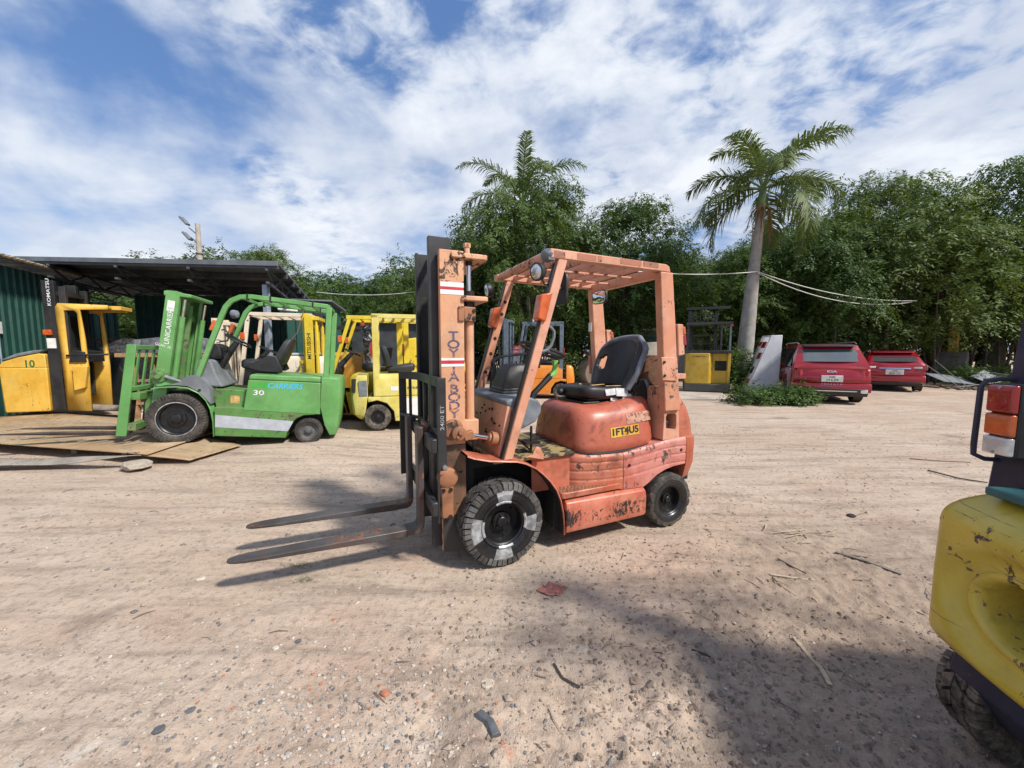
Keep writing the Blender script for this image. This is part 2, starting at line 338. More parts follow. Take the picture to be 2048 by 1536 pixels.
# ------------------------------------------------------------------ wheels
def make_wheel(parent, c, s, Rr, w, rr, style='block', N=22, tyre_mats=None, rim_mat=None, hub_r=None, bolts=6, dish=0.5, bolt_mat=None, detail=True, steer=0.0):
    """one wheel at c (axis along local Y, outer face towards s): mesh 'wheel' (rim and hub) with child 'tyre'"""
    tm = tyre_mats or [MAT['rubber'], MAT['rubber'], MAT['rubber'], MAT['rubber']]
    rim_mat = rim_mat or MAT['rim_black']; seg = 48 if detail else 28
    h = w / 2; ob = MB()
    def P(r, t): return (r, t * s)
    # --- rim
    hub_r = hub_r or rr * 0.42; d = h * dish
    prof = [(0.001, -h * .7), (rr * .97, -h * .7), (rr * .97, h * .55), (rr * 1.04, h * .74), (rr * 1.04, h * .80), (rr * .96, h * .80), (rr * .90, h * .70),
            (rr * .86, h - d - h * .25), (rr * .60, h - d - h * .3), (hub_r * 1.05, h - d - h * .25), (hub_r * 1.0, h - d), (hub_r * .62, h - d + .004), (hub_r * .58, h - d + h * .22), (hub_r * .5, h - d + h * .26), (0.001, h - d + h * .26)]
    ob.lathe([P(*p) for p in prof], (0, 0, 0), (0, 1, 0), seg, cap=False)
    rb = rr * .55 if bolts >= 6 else rr * .5
    for k in range(bolts):
        th = 2 * math.pi * k / bolts + .3
        for (rad, rsz) in ((hub_r * .80, rr * .05), (rr * .72, rr * .045)):
            if rad > hub_r and k % 2: continue
            yb = (h - d) if rad < hub_r else (h - d - h * .30)
            ob.lathe([P(rsz, yb - .004), P(rsz, yb + .014), P(rsz * .6, yb + .018), P(0.0005, yb + .018)], (rad * math.cos(th), 0, rad * math.sin(th)), (0, 1, 0), 6, cap=False)
    wh = ob.build('wheel', [rim_mat], parent, smooth=30); wh.location = c; wh.rotation_euler = (0, 0, steer)
    # --- tyre
    tb = MB(); g = 0.027 if style == 'block' else 0.012; BL = 4 if len(tm) > 4 else 0
    prof = [(rr * .98, -h * .72), (rr * 1.06, -h * .86), (rr + (Rr - rr) * .45, -h), (Rr - .05, -h * .99), (Rr - g - .008, -h * .92), (Rr - g, -h * .7), (Rr - g, 0), (Rr - g, h * .7), (Rr - g - .008, h * .92),
            (Rr - .055, h * .99), (rr + (Rr - rr) * .55, h * 1.0), (rr + (Rr - rr) * .42, h * .985), (rr + (Rr - rr) * .40, h * 1.0), (rr + (Rr - rr) * .2, h * .96), (rr * 1.05, h * .86), (rr * .99, h * .72)]
    def bright(fr):  # pale sectors at fixed angles round the sidewall and lugs
        for cc, hw in ((0.0, .058), (.235, .05), (.485, .042), (.745, .045)):
            dd = abs(fr - cc); dd = min(dd, 1 - dd)
            if dd < hw: return True
        return False
    def matf(fr, i): return (2 if bright(fr) else 1) if 9 <= i <= 15 else 0
    if style == 'solid':   # press-on tyre with shallow edge notches
        n2 = 96
        rs = []
        for j in range(n2):
            th = 2 * math.pi * j / n2; notch = (j % 6) < 2
            ring = []
            for i, (r, t) in enumerate(prof):
                r2 = r + (g if 4 <= i <= 8 else 0)
                if notch and i in (4, 8): r2 -= .016
                if notch and i in (3, 9): r2 -= .006
                ring.append((r2 * math.cos(th), t * s, r2 * math.sin(th)))
            rs.append(ring)
        k = len(prof); base = len(tb.v); tb.v += [p for r in rs for p in r]
        for j in range(n2):
            j2 = (j + 1) % n2
            for i in range(k - 1): tb.f.append((base + j * k + i, base + j2 * k + i, base + j2 * k + i + 1, base + j * k + i + 1)); tb.m.append(1 if i >= 9 else 0)
    else:
        tb.lathe([P(*p) for p in prof], (0, 0, 0), (0, 1, 0), 72 if detail else 40, cap=False, matf=matf)
        pit = 2 * math.pi / N
        def blk(th0, th1, prof2, sk, m):
            n = len(prof2); vs = []
            for th in (th0, th1):
                for (r, t) in prof2:
                    a = th + sk * t / h * pit; vs.append((r * math.cos(a), t * s, r * math.sin(a)))
            tb.add(vs, [tuple(range(n)), tuple(range(2 * n - 1, n - 1, -1))] + [(i, n + i, n + (i + 1) % n, (i + 1) % n) for i in range(n)], m)
        for k in range(N):
            th = k * pit
            fr = ((-th) / (2 * math.pi)) % 1.0
            lug = 3 if (bright(fr) and len(tm) > 3) else BL
            for sd in (1, -1):
                sh = [(Rr - .006, .56 * h * sd), (Rr - .002, .80 * h * sd), (Rr - .012, .98 * h * sd), (Rr - .042, 1.035 * h * sd), (Rr - .056, 1.03 * h * sd), (Rr - .056, .9 * h * sd), (Rr - .03, .56 * h * sd)]
                o2 = 0 if sd == 1 else pit * .5
                blk(th + o2, th + o2 + pit * .41, sh, .35 * sd, lug if sd == 1 else BL)
                sh2 = [(p[0] - .003, p[1]) for p in sh]
                blk(th + o2 + pit * .48, th + o2 + pit * .86, sh2, .35 * sd, lug if sd == 1 else BL)
                if detail:
                    mid = [(Rr, .03 * h * sd), (Rr, .50 * h * sd), (Rr - .03, .50 * h * sd), (Rr - .03, .03 * h * sd)]
                    blk(th + o2 * .5, th + o2 * .5 + pit * .80, mid, .9 * sd, BL)
    ty = tb.build('tyre', tm, wh, smooth=32, bev=0.0)
    return wh
# ------------------------------------------------------------------ the orange counterbalance forklift in the middle
HX, HY, HA = -0.3035, 3.0197, R(-156.59)
def build_orange():
    T = thing('forklift', 'faded orange forklift with black worn seat parked alone in the middle of the dirt yard', 'forklift', (HX, HY, 0), HA)
    ob, oh, sk, pk = MAT['orange_body'], MAT['orange_hood'], MAT['orange_skirt'], MAT['pink_fade']
    pe, pm, bk, gr = MAT['peach'], MAT['peach_mast'], MAT['black_steel'], MAT['greasy']
    # wheels ---------------------------------------------------------------
    tm = [MAT['rim_black'], MAT['rubber_black'], MAT['rubber_pale'], MAT['rubber_palelug'], MAT['rubber_lug']]
    make_wheel(T, (-.055, .425, .30), 1, .302, .19, .155, 'block', 22, tm, dish=.75)
    make_wheel(T, (-.055, -.425, .30), -1, .302, .19, .155, 'block', 22, tm, dish=.75)
    tr = [MAT['rubber'], MAT['rubber_black']]
    for s in (1, -1):
        m = MB(); m.lathe([(.150, .086), (.158, .094), (.166, .094), (.170, .088)], (-.055, s * .425, .30), (0, s, 0), 64, cap=False, matf=lambda fr, i: 1 if any(min(abs(fr - q), 1 - abs(fr - q)) < .055 for q in (0, .25, .5, .75)) else 0); m.build('rim_ring', [MAT['rubber_black'], MAT['silver_sector']], T)
    make_wheel(T, (-1.585, .44, .228), 1, .23, .15, .125, 'solid', 22, tr, dish=.7, hub_r=.045, bolts=5)
    make_wheel(T, (-1.585, -.44, .228), -1, .23, .15, .125, 'solid', 22, tr, dish=.7, hub_r=.045, bolts=5)
    m = MB(); m.tube([(-.055, -.36, .30), (-.055, .36, .30)], .075, 12); m.lathe([(.12, -.10), (.14, 0), (.12, .10)], (-.055, 0, .3), (0, 1, 0), 16); m.tube([(-1.585, -.38, .23), (-1.585, .38, .23)], .05, 10)
    m.build('axle', gr, T)
    # chassis core, dark --------------------------------------------------
    m = MB(); m.box(-1.30, -.48, -.44, .44, .17, .42); m.box(-1.78, -1.29, -.30, .30, .20, .66); m.box(-.50, .10, -.30, .30, .22, .66); m.box(-1.66, -.68, -.33, .33, .40, .72)
    m.build('frame', MAT['dark_void'], T)
    # skirts ---------------------------------------------------------------
    for s in (1, -1):
        prof = [(.47, .137), (.515, .145), (.527, .17), (.530, .33), (.518, .372), (.488, .392), (.40, .397), (.40, .137)]
        m = MB(); rs = []
        for x, dz in ((-.545, 0), (-.60, 0), (-.9, .004), (-1.25, .01), (-1.298, .012)):
            rs.append([(x, s * y, z + dz * (1 if z < .3 else -.6)) for y, z in prof])
        m.rings(rs); m.build('side_skirt', sk, T, bev=.006)
    # wheel housings (fenders) ---------------------------------------------
    arch = [(.205, .815), (.16, .795), (.05, .765), (-.05, .752), (-.15, .738), (-.22, .715), (-.30, .672), (-.36, .622), (-.42, .56), (-.475, .485), (-.51, .40), (-.532, .30), (-.543, .20), (-.543, .13)]
    n = len(arch); wc = (-.055, .30)
    def inset(d):
        out = []
        for i, (x, z) in enumerate(arch):
            a = arch[max(i - 1, 0)]; b = arch[min(i + 1, n - 1)]; dx, dz = b[0] - a[0], b[1] - a[1]; L = math.hypot(dx, dz); nx, nz = -dz / L, dx / L
            if (wc[0] - x) * nx + (wc[1] - z) * nz < 0: nx, nz = -nx, -nz
            out.append((x + nx * d, z + nz * d))
        return out
    for s in (1, -1):
        o2, i2 = inset(.008), inset(.012)
        m = MB(); m.rings([[(x, s * .30, z) for x, z in arch], [(x, s * .508, z) for x, z in arch], [(x, s * .514, z) for x, z in o2], [(x, s * .506, z) for x, z in i2]], closed=False, cap=False)
        m.build('fender', ob, T, smooth=40)
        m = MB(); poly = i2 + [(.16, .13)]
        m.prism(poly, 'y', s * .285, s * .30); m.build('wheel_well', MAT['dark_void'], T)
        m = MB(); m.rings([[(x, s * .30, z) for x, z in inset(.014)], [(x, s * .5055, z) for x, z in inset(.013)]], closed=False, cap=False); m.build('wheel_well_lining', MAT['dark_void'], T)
        # lifting eye on fender
        m = MB(); m.prism([(-.26, .735), (-.40, .70), (-.40, .74), (-.375, .785), (-.36, .80), (-.34, .80), (-.325, .785), (-.31, .745)], 'y', s * .415, s * .432)
        m.lathe([(.018, -.004), (.018, .004)], (-.352, s * .43, .773), (0, 1, 0), 10); m.build('lifting_eye', pe, T, bev=.003)
    # floor and cowl ---------------------------------------------------------
    m = MB(); m.box(-.69, -.02, -.40, .40, .70, .722); m.build('floor_plate', MAT['floor_plate'], T, bev=.003)
    m = MB()
    for s in (1, -1):
        m.prism([(-.33, s * .36), (-.69, s * .36), (-.69, s * .375), (-.33, s * .375)], 'z', .44, .715)
    m.build('inner_side_panel', ob, T, bev=.003)
    # step with punched grip plate
    for s in (1, -1):
        m = MB(); m.prism([(-.50, .37), (-1.06, .37), (-1.06, .497), (-.535, .512), (-.515, .50)], 'z', .405, .45) if s == 1 else m.prism([(-.50, -.37), (-1.06, -.37), (-1.06, -.497), (-.535, -.512)], 'z', .405, .45)
        stp = m.build('step', ob, T, bev=.006)
        if s == 1:
            m = MB(); rnd = random.Random(4)
            for i in range(14):
                for j in range(5):
                    x = -.535 - i * .033 + (j % 2) * .012; y = .392 + j * .023
                    if x < -.66 - (.5 - y) * .9 * 0 and y < .38 + (-.66 - x) * .35: continue
                    m.lathe([(.010, 0), (.012, .003), (.006, .0035)], (x, y, .4505), (0, 0, 1), 7)
            m.build('grip_studs', MAT['rusty'], stp)
    # body side panels: bulge behind the step, ribbed quarter to the rear --------
    def yplan(x):
        pts = [(-.655, .372), (-.68, .40), (-.72, .425), (-.80, .455), (-.90, .475), (-1.02, .488), (-1.2, .494), (-1.76, .494)]
        for i in range(len(pts) - 1):
            if pts[i + 1][0] <= x <= pts[i][0]:
                t = (pts[i][0] - x) / (pts[i][0] - pts[i + 1][0]); return pts[i][1] + (pts[i + 1][1] - pts[i][1]) * t
        return pts[-1][1] if x < -1 else pts[0][1]
    def interp(x, pts):
        if x >= pts[0][0]: return pts[0][1]
        for i in range(len(pts) - 1):
            if pts[i + 1][0] <= x <= pts[i][0]:
                t = (pts[i][0] - x) / (pts[i][0] - pts[i + 1][0]); return pts[i][1] + (pts[i + 1][1] - pts[i][1]) * t
        return pts[-1][1]
    ztop = lambda x: interp(x, [(-.655, .700), (-.80, .690), (-1.1, .688), (-1.3, .715), (-1.55, .752), (-1.76, .762)])
    zlow = lambda x: interp(x, [(-.655, .452), (-.90, .425), (-1.09, .395), (-1.30, .388), (-1.36, .42), (-1.44, .472), (-1.53, .505), (-1.62, .522), (-1.76, .530)])
    def rib(x, z):
        k = 0.0; lift = .055 * smooth01((-x - 1.05) / .6)
        for zc, wd, dp in ((.632, .009, .006), (.566, .009, .006), (.494, .009, .006)):
            d = abs(z - lift - zc) / wd
            if d < 1: k += dp * (1 - d * d)
        if z > ztop(x) - .03: k += .016 * ((z - ztop(x) + .03) / .03) ** 2
        return k
    for s in (1, -1):
        for nm, xa, xb, mt in (('bulge_panel', -.655, -1.087, ob), ('quarter_panel', -1.093, -1.755, pk)):
            m = MB(); nu, nv = 30, 34
            def fn(u, v):
                x = xa + (xb - xa) * u; z = zlow(x) + (ztop(x) - zlow(x)) * v; return (x, s * (yplan(x) - rib(x, z)), z)
            m.grid(fn, nu, nv)
            top = [fn(i / (nu - 1), 1) for i in range(nu)]; m.rings([top, [(p[0], s * .30, p[2] + .002) for p in top]], closed=False, cap=False)
            bot = [fn(i / (nu - 1), 0) for i in range(nu)]; m.rings([bot, [(p[0], s * .30, p[2]) for p in bot]], closed=False, cap=False)
            for u in (0, 1):
                ed = [fn(u, j / (nv - 1)) for j in range(nv)]; m.rings([ed, [(p[0], p[1] - s * .03, p[2]) for p in ed]], closed=False, cap=False)
            pan = m.build(nm, mt, T, smooth=50)
            if nm == 'quarter_panel' and s == 1:
                m = MB()
                for (x, z) in ((-1.145, .585), (-1.70, .655)): m.lathe([(.013, -.002), (.013, .004), (.004, .006)], (x, yplan(x), z), (0, 1, 0), 10)
                m.build('panel_bolt', gr, pan)
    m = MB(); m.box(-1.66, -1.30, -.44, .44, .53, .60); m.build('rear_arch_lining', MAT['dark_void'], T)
    # hood ------------------------------------------------------------------
    def hood_ring(z, ins, xs=0.0):
        x0, x1, yw = -.695 - ins * .9 - xs, -1.565 + ins * .25, .445 - ins; pts = []
        n = 64
        for k in range(n):
            th = 2 * math.pi * k / n; c, s_ = math.cos(th), math.sin(th)
            ex = 3.6 if c < 0 else 4.6
            den = (abs(c) ** ex + abs(s_) ** ex) ** (1 / ex)
            pts.append(((x0 + x1) / 2 + (x0 - x1) / 2 * c / den, yw * s_ / den, z))
        return pts
    hz = [(.690, .0), (.72, .0), (.735, -.006), (.765, .0), (.85, .012), (.93, .026), (.99, .045), (1.03, .07), (1.06, .105), (1.080, .15), (1.088, .21)]
    m = MB(); rs = []
    for i, (z, ins) in enumerate(hz):
        ring = hood_ring(z, ins)
        rs.append([(x, y, (zz + (.03 if i < 3 else .03 * max(0, 1 - (i - 3) / 4)) * smooth01((-x - 1.05) / .5) + .055 * smooth01((-x - 1.15) / .35) * max(0, (i - 5)) / 5 - .03 * (max(0, i - 5) / 5) * smooth01((-x - .70) / .2) * (1 - smooth01((-x - 1.0) / .3)))) for (x, y, zz) in ring])
    m.rings(rs, True, True); m.build('hood', oh, T, smooth=60)
    m = MB(); m.tube([(x * 1.0, y * 1.012, .697 + .03 * smooth01((-x - 1.05) / .5)) for x, y, _ in hood_ring(.7, -.003)] + [hood_ring(.7, -.003)[0]], .011, 6); m.build('hood_seal', MAT['black'], T)
    # stickers on hood: laid just off the curved surface
    def hood_y(x, z):
        ins = 0
        for i in range(len(hz) - 1):
            if hz[i][0] <= z <= hz[i + 1][0]:
                t = (z - hz[i][0]) / (hz[i + 1][0] - hz[i][0]); ins = hz[i][1] + (hz[i + 1][1] - hz[i][1]) * t
        x0, x1, yw = -.695 - ins * .9, -1.565 + ins * .25, .445 - ins
        q = abs((x - (x0 + x1) / 2) / ((x0 - x1) / 2)); ex = 4.6 if x < (x0 + x1) / 2 else 4.6
        return yw * max(0.0, 1 - min(q, .999) ** ex) ** (1 / ex)
    def decal(name, xa, xb, za, zb, mt, lift=.004, slope=.0, nu=14, nv=6, parent=T):
        m = MB(); m.grid(lambda u, v: (xa + (xb - xa) * u, hood_y(xa + (xb - xa) * u, za + (zb - za) * v + slope * u) + lift, za + (zb - za) * v + slope * u), nu, nv)
        return m.build(name, mt, parent, smooth=60)
    st = decal('model_sticker', -1.00, -1.285, .808, .888, MAT['sticker_yellow'], .004, .012)
    m = MB(); text_mesh(m, '1FT4U5', (-1.142, 0, .856), (-1, 0, .05), (0, 0, 1), .076, 1.12, .03)
    m.v = [(x, hood_y(x, z) + .007, z) for x, y, z in m.v]; m.build('model_lettering', MAT['black_ink'], st, fix=False)
    decal('peeled_sticker', -1.17, -1.44, .905, .985, MAT['sticker_residue'], .003, .018)
    # counterweight ------------------------------------------------------------
    m = MB(); rs = []
    for z, xr, xf, yw in ((.335, -1.86, -1.775, .40), (.40, -1.895, -1.775, .45), (.53, -1.91, -1.772, .485), (.70, -1.915, -1.765, .488), (.755, -1.912, -1.762, .488), (.76, -1.905, -1.70, .470), (.90, -1.885, -1.695, .460), (1.02, -1.845, -1.69, .445), (1.10, -1.80, -1.68, .42), (1.135, -1.75, -1.68, .39)):
        c = .10; ring = [(xf, yw, z), (xr + c, yw, z), (xr + c * .45, yw - c * .12, z), (xr + c * .12, yw - c * .45, z), (xr, yw - c, z)]
        ring += [(x, -y, zz) for x, y, zz in reversed(ring)]
        rs.append(ring)
    m.rings(rs); m.build('counterweight', ob, T, bev=.012, seg=3)
    m = MB(); m.box(-1.86, -1.775, -.43, .43, .36, .62); m.build('counterweight_rubber', MAT['dark_void'], T)
    # pillar boxes beside the hood with an oval pocket
    for s in (1, -1):
        m = MB(); y1, y0 = s * .478, s * .30
        outl = [(-1.505, .755), (-1.512, .96), (-1.505, 1.00), (-1.495, 1.20), (-1.655, 1.19), (-1.672, 1.00), (-1.69, .755)]
        hole = [(-1.535, .86), (-1.53, .95), (-1.545, .975), (-1.63, .975), (-1.648, .955), (-1.652, .86), (-1.638, .835), (-1.55, .838)]
        # front skin with a hole: fan between outline and hole
        n1, n2 = len(outl), len(hole)
        bm = bmesh.new(); vo = [bm.verts.new((x, y1, z)) for x, z in outl]; vi = [bm.verts.new((x, y1, z)) for x, z in hole]; vb = [bm.verts.new((x, y0, z)) for x, z in hole]; vq = [bm.verts.new((x, y0 - s * .01, z)) for x, z in outl]
        es = [bm.edges.new((vo[i], vo[(i + 1) % n1])) for i in range(n1)] + [bm.edges.new((vi[i], vi[(i + 1) % n2])) for i in range(n2)]
        bmesh.ops.triangle_fill(bm, edges=es, use_beauty=True)
        for i in range(n2): bm.faces.new((vi[i], vi[(i + 1) % n2], vb[(i + 1) % n2], vb[i]))
        for i in range(n1): bm.faces.new((vo[i], vo[(i + 1) % n1], vq[(i + 1) % n1], vq[i]))
        bm.faces.new(vb)
        mb = MB(); bm.verts.index_update(); mb.add([v.co for v in bm.verts], [tuple(v.index for v in f.verts) for f in bm.faces]); bm.free()
        mb.build('pillar_box', pe, T, smooth=30)
        m = MB(); m.lathe([(.001, .0), (.034, 0), (.034, .025), (.04, .03), (.04, .05), (.03, .06), (.001, .06)], (-1.585, s * .40, .845), (0, 0, 1), 16); m.build('filler_cap', MAT['black'], T)
    # overhead guard -----------------------------------------------------------
    for s in (1, -1):
        y = s * .468
        m = MB(); m.hexa([(-.055, y - .03, .75), (-.055 - .42, y - .03, 2.145), (-.055, y + .03, .75), (-.475, y + .03, 2.145), (-.122, y - .03, .75), (-.545, y - .03, 2.145), (-.122, y + .03, .75), (-.545, y + .03, 2.145)])
        pil = m.build('front_pillar', pe, T, bev=.006)
        m = MB(); m.prism([(-.042 - .42 * t, .75 + 1.395 * t) for t in (0, .98)] + [(-.052 - .42 * t, .75 + 1.395 * t) for t in (.98, 0)], 'y', y - .026, y + .012); m.build('pillar_flange', MAT['black'], pil)
        if s == -1:
            m = MB()
            for t in (.40, .52, .62, .78, .86): m.lathe([(.016, .0), (.016, .002), (.001, .002)], (-.09 - .42 * t, y + .031, .75 + 1.395 * t), (0, 1, 0), 12)
            m.build('pillar_hole', MAT['dark_void'], pil)
        m = MB(); m.hexa([(-1.40, y - .04, 2.13), (-1.495, y - .035, 1.02), (-1.40, y + .035, 2.13), (-1.495, y + .02, 1.02), (-1.515, y - .04, 2.13), (-1.655, y - .035, 1.02), (-1.515, y + .035, 2.13), (-1.655, y + .02, 1.02)][0:8])
        # order fix: hexa wants x,y,z binary with z varying fastest
        m.v = [(-1.40, y - .04, 1.0), (-1.40, y - .04, 2.13), (-1.40, y + .035, 1.0), (-1.40, y + .035, 2.13), (-1.53, y - .04, 1.0), (-1.53, y - .04, 2.13), (-1.53, y + .035, 1.0), (-1.53, y + .035, 2.13)]
        m.v = [((x - (.095 if x > -1.5 else .135)) if z < 1.5 else x, yy, z) for x, yy, z in m.v]
        m.build('rear_pillar', pe, T, bev=.010, seg=3)
        # bolted plate and lamp housing
        m = MB(); m.hexa([(-1.443, y + s * .035, 1.26), (-1.425, y + s * .035, 1.45), (-1.443, y + s * .047, 1.26), (-1.425, y + s * .047, 1.45), (-1.60, y + s * .035, 1.25), (-1.575, y + s * .035, 1.45), (-1.60, y + s * .047, 1.25), (-1.575, y + s * .047, 1.45)]); pl = m.build('pillar_plate', pe, T, bev=.006)
        m = MB()
        for z, x in ((1.30, -1.462), (1.41, -1.452)): m.lathe([(.012, 0), (.012, .010), (.001, .012)], (x, y + s * .047, z), (0, s, 0), 6)
        m.build('plate_bolt', gr, pl)
        m = MB(); m.hexa([(-1.605, y - .05, 1.46), (-1.585, y - .05, 1.72), (-1.605, y + .05, 1.46), (-1.585, y + .05, 1.72), (-1.675, y - .05, 1.47), (-1.645, y - .05, 1.72), (-1.675, y + .05, 1.47), (-1.645, y + .05, 1.72)]); hs = m.build('tail_lamp_housing', pe, T, bev=.006)
        m = MB(); m.hexa([(-1.655, y - .035, 1.55), (-1.645, y - .035, 1.63), (-1.655, y + .053, 1.55), (-1.645, y + .053, 1.63), (-1.69, y - .035, 1.55), (-1.68, y - .035, 1.63), (-1.69, y + .053, 1.55), (-1.68, y + .053, 1.63)]); m.build('tail_lens', MAT['red_lens'], hs, bev=.005)
        m = MB(); m.hexa([(-1.645, y - .035, 1.635), (-1.637, y - .035, 1.70), (-1.645, y + .053, 1.635), (-1.637, y + .053, 1.70), (-1.68, y - .035, 1.635), (-1.667, y - .035, 1.70), (-1.68, y + .053, 1.635), (-1.667, y + .053, 1.70)]); m.build('indicator_lens', MAT['amber'], hs, bev=.005)
        m = MB(); m.box(-1.72, -1.58, y - .03, y + .03, 1.265, 1.31); m.build('plate_arm', pe, T, bev=.006)
        # side rails of the guard
        m = MB(); m.prism([(-.405, 2.143), (-1.405, 2.130), (-1.505, 2.128), (-1.49, 2.175), (-1.455, 2.190), (-.405, 2.208)], 'y', y - .035, y + .035); rl = m.build('guard_rail', pe, T, bev=.007)
        if s == 1:
            m = MB()
            for a, b in ((-.43, -.52), (-.62, -.78), (-.80, -.83), (-1.0, -1.2), (-1.22, -1.37)):
                m.prism([(a, 2.153), (b, 2.151), (b, 2.190), (a, 2.194)], 'y', y + .0352, y + .0365)
            m.build('rail_residue', MAT['residue_dark'], rl)
    m = MB(); m.tube([(-.418, -.43, 2.176), (-.418, .43, 2.176)], .034, 12); m.build('guard_front_bar', pe, T)
    m = MB(); m.box(-.43, -.39, -.56, -.47, 2.15, 2.205); m.build('guard_front_lug', pe, T, bev=.004)
    m = MB(); m.box(-.44, -.39, .40, .500, 2.13, 2.20); m.sph((-.405, .45, 2.17), (.045, .06, .045)); m.build('guard_end_cap', MAT['grey_plastic'], T)
    m = MB(); m.hexa([(-1.40, -.44, 2.09), (-1.40, -.44, 2.17), (-1.40, .44, 2.09), (-1.40, .44, 2.17), (-1.47, -.44, 2.09), (-1.47, -.44, 2.17), (-1.47, .44, 2.09), (-1.47, .44, 2.17)]); m.build('guard_rear_bar', pe, T, bev=.006)
    for k in range(6):
        x = -.55 - k * .145
        m = MB(); m.box(x - .012, x + .012, -.44, .44, 2.145, 2.19); m.build('guard_slat', pe, T, bev=.003)
    for yy in (-.16, .16):
        m = MB(); m.box(-1.40, -.45, yy - .012, yy + .012, 2.128, 2.143); m.build('guard_stringer', pe, T, bev=.003)
    # lamps, signals, mirrors, handle --------------------------------------------
    for s, hx, hyy, hzz in ((1, -.335, .455, 2.05), (-1, -.30, -.455, 2.05)):
        d = unit((.96, .28 if s == 1 else -.05, -.12))
        m = MB(); m.lathe([(.001, -.055), (.03, -.05), (.055, -.02), (.064, .0), (.064, .022), (.054, .026)], (hx, hyy, hzz), d, 24, cap=False); lam = m.build('headlamp', MAT['black'], T)
        m = MB(); m.lathe([(.056, .020), (.045, .030), (.02, .036), (.001, .037)], (hx, hyy, hzz), d, 24, cap=False); m.build('lens', MAT['glass_lamp'], lam)
        m = MB(); m.tube([(hx - .03, hyy, hzz - .05), (hx - .05, hyy, hzz - .085), (hx - .12, hyy + .005, hzz - .08)], .006, 6); m.build('bracket', gr, lam)
        y = s * .468
        # indicator box on the front pillar
        m = MB(); tt = (1.82 - .75) / 1.395; xb = -.055 - .42 * tt
        m.hexa([(xb + .075, y - .045, 1.725), (xb + .045, y - .045, 1.89), (xb + .075, y + .045, 1.725), (xb + .045, y + .045, 1.89), (xb - .005 + .02, y - .05, 1.70), (xb - .022 - .03 + .01, y - .05, 1.905), (xb - .005 + .02, y + .05, 1.70), (xb - .022 - .02, y + .05, 1.905)]); m.build('indicator', MAT['amber'], T, bev=.008)
    m = MB(); m.rings([[(-.53 + .02 * math.cos(a) * 0 - .012 * k, .40 + .105 * sgn(math.cos(a)) * abs(math.cos(a)) ** .45, 1.95 + .115 * sgn(math.sin(a)) * abs(math.sin(a)) ** .45) for a in [2 * math.pi * i / 28 for i in range(28)]] for k in (0, 1.6)]); mir = m.build('side_mirror', MAT['black'], T, bev=.003)
    m = MB(); m.tube([(-.44, .47, 1.945), (-.44, .455, 1.945), (-.47, .44, 1.95), (-.525, .43, 1.955), (-.525, .43, 1.985)], .008, 6); m.sph((-.522, .43, 1.955), .016, 8, 6); m.build('mirror_arm', MAT['steel'], mir)
    m = MB(); m.rings([[(-1.27 - .02 * k, -.13 + .105 * sgn(math.cos(a)) * abs(math.cos(a)) ** .5, 2.0 + .062 * sgn(math.sin(a)) * abs(math.sin(a)) ** .5) for a in [2 * math.pi * i / 28 for i in range(28)]] for k in (0, 1)]); mir = m.build('rear_view_mirror', MAT['black'], T)
    m = MB(); m.rings([[(-1.267, -.13 + .098 * sgn(math.cos(a)) * abs(math.cos(a)) ** .5, 2.0 + .055 * sgn(math.sin(a)) * abs(math.sin(a)) ** .5) for a in [2 * math.pi * i / 28 for i in range(28)]], [(-1.264, -.13 + .09 * sgn(math.cos(a)) * abs(math.cos(a)) ** .5, 2.0 + .05 * sgn(math.sin(a)) * abs(math.sin(a)) ** .5) for a in [2 * math.pi * i / 28 for i in range(28)]]]); m.build('mirror_glass', MAT['mirror'], mir)
    m = MB(); m.tube([(-.35, .455, 1.505), (-.375, .455, 1.497), (-.41, .455, 1.51), (-.44, .455, 1.54), (-.462, .455, 1.60), (-.462, .455, 1.64), (-.44, .455, 1.665), (-.40, .455, 1.68)], .012, 8); m.build('grab_handle', MAT['grey_plastic'], T)
    m = MB(); m.lathe([(.001, -.02), (.024, -.018), (.03, .01), (.02, .03), (.001, .032)], (-1.35, -.42, 1.49), (1, .4, 0), 12); m.build('reversing_horn', MAT['black'], T)
    m = MB(); m.box(-1.402, -1.399, -.475, -.425, 1.70, 1.79); m.build('notice_label', MAT['white'], T)
    # dashboard -----------------------------------------------------------------
    m = MB(); m.prism([(-.06, .72), (-.05, .78), (-.115, 1.12), (-.15, 1.12), (-.09, .72)], 'y', -.40, .42); cw = m.build('front_cowl', MAT['peach'], T, bev=.004)
    m = MB(); rnd = random.Random(3)
    for k in range(18):
        yy = -.35 + .7 * rnd.random(); z = .86 + .22 * rnd.random(); x = -.05 - (z - .78) * .191
        m.lathe([(.008, -.004), (.008, .006), (.001, .009)], (x + .002, yy, z), (1, 0, .19), 6)
    m.build('cowl_rivet', gr, cw)
    m = MB(); m.prism([(-.105, 1.118), (-.105, 1.150), (-.16, 1.168), (-.30, 1.165), (-.355, 1.145), (-.385, 1.105), (-.378, 1.05), (-.335, .985), (-.24, .945), (-.16, .94), (-.14, 1.10)], 'y', -.40, .425); m.build('dashboard', MAT['grey_plastic'], T, bev=.014, seg=3)
    m = MB(); rs = []
    for z, x0, x1, yw in ((1.16, -.18, -.35, .13), (1.18, -.18, -.36, .135), (1.185, -.19, -.355, .125), (1.20, -.19, -.365, .13), (1.205, -.195, -.36, .12), (1.225, -.20, -.37, .125), (1.34, -.24, -.40, .105), (1.385, -.27, -.42, .085), (1.395, -.30, -.42, .06)):
        rs.append([(x0, -yw, z), (x0 - .02, -yw - .015, z), (x1, -yw - .015, z), (x1 - .02, -yw, z), (x1 - .02, yw, z), (x1, yw + .015, z), (x0 - .02, yw + .015, z), (x0, yw, z)])
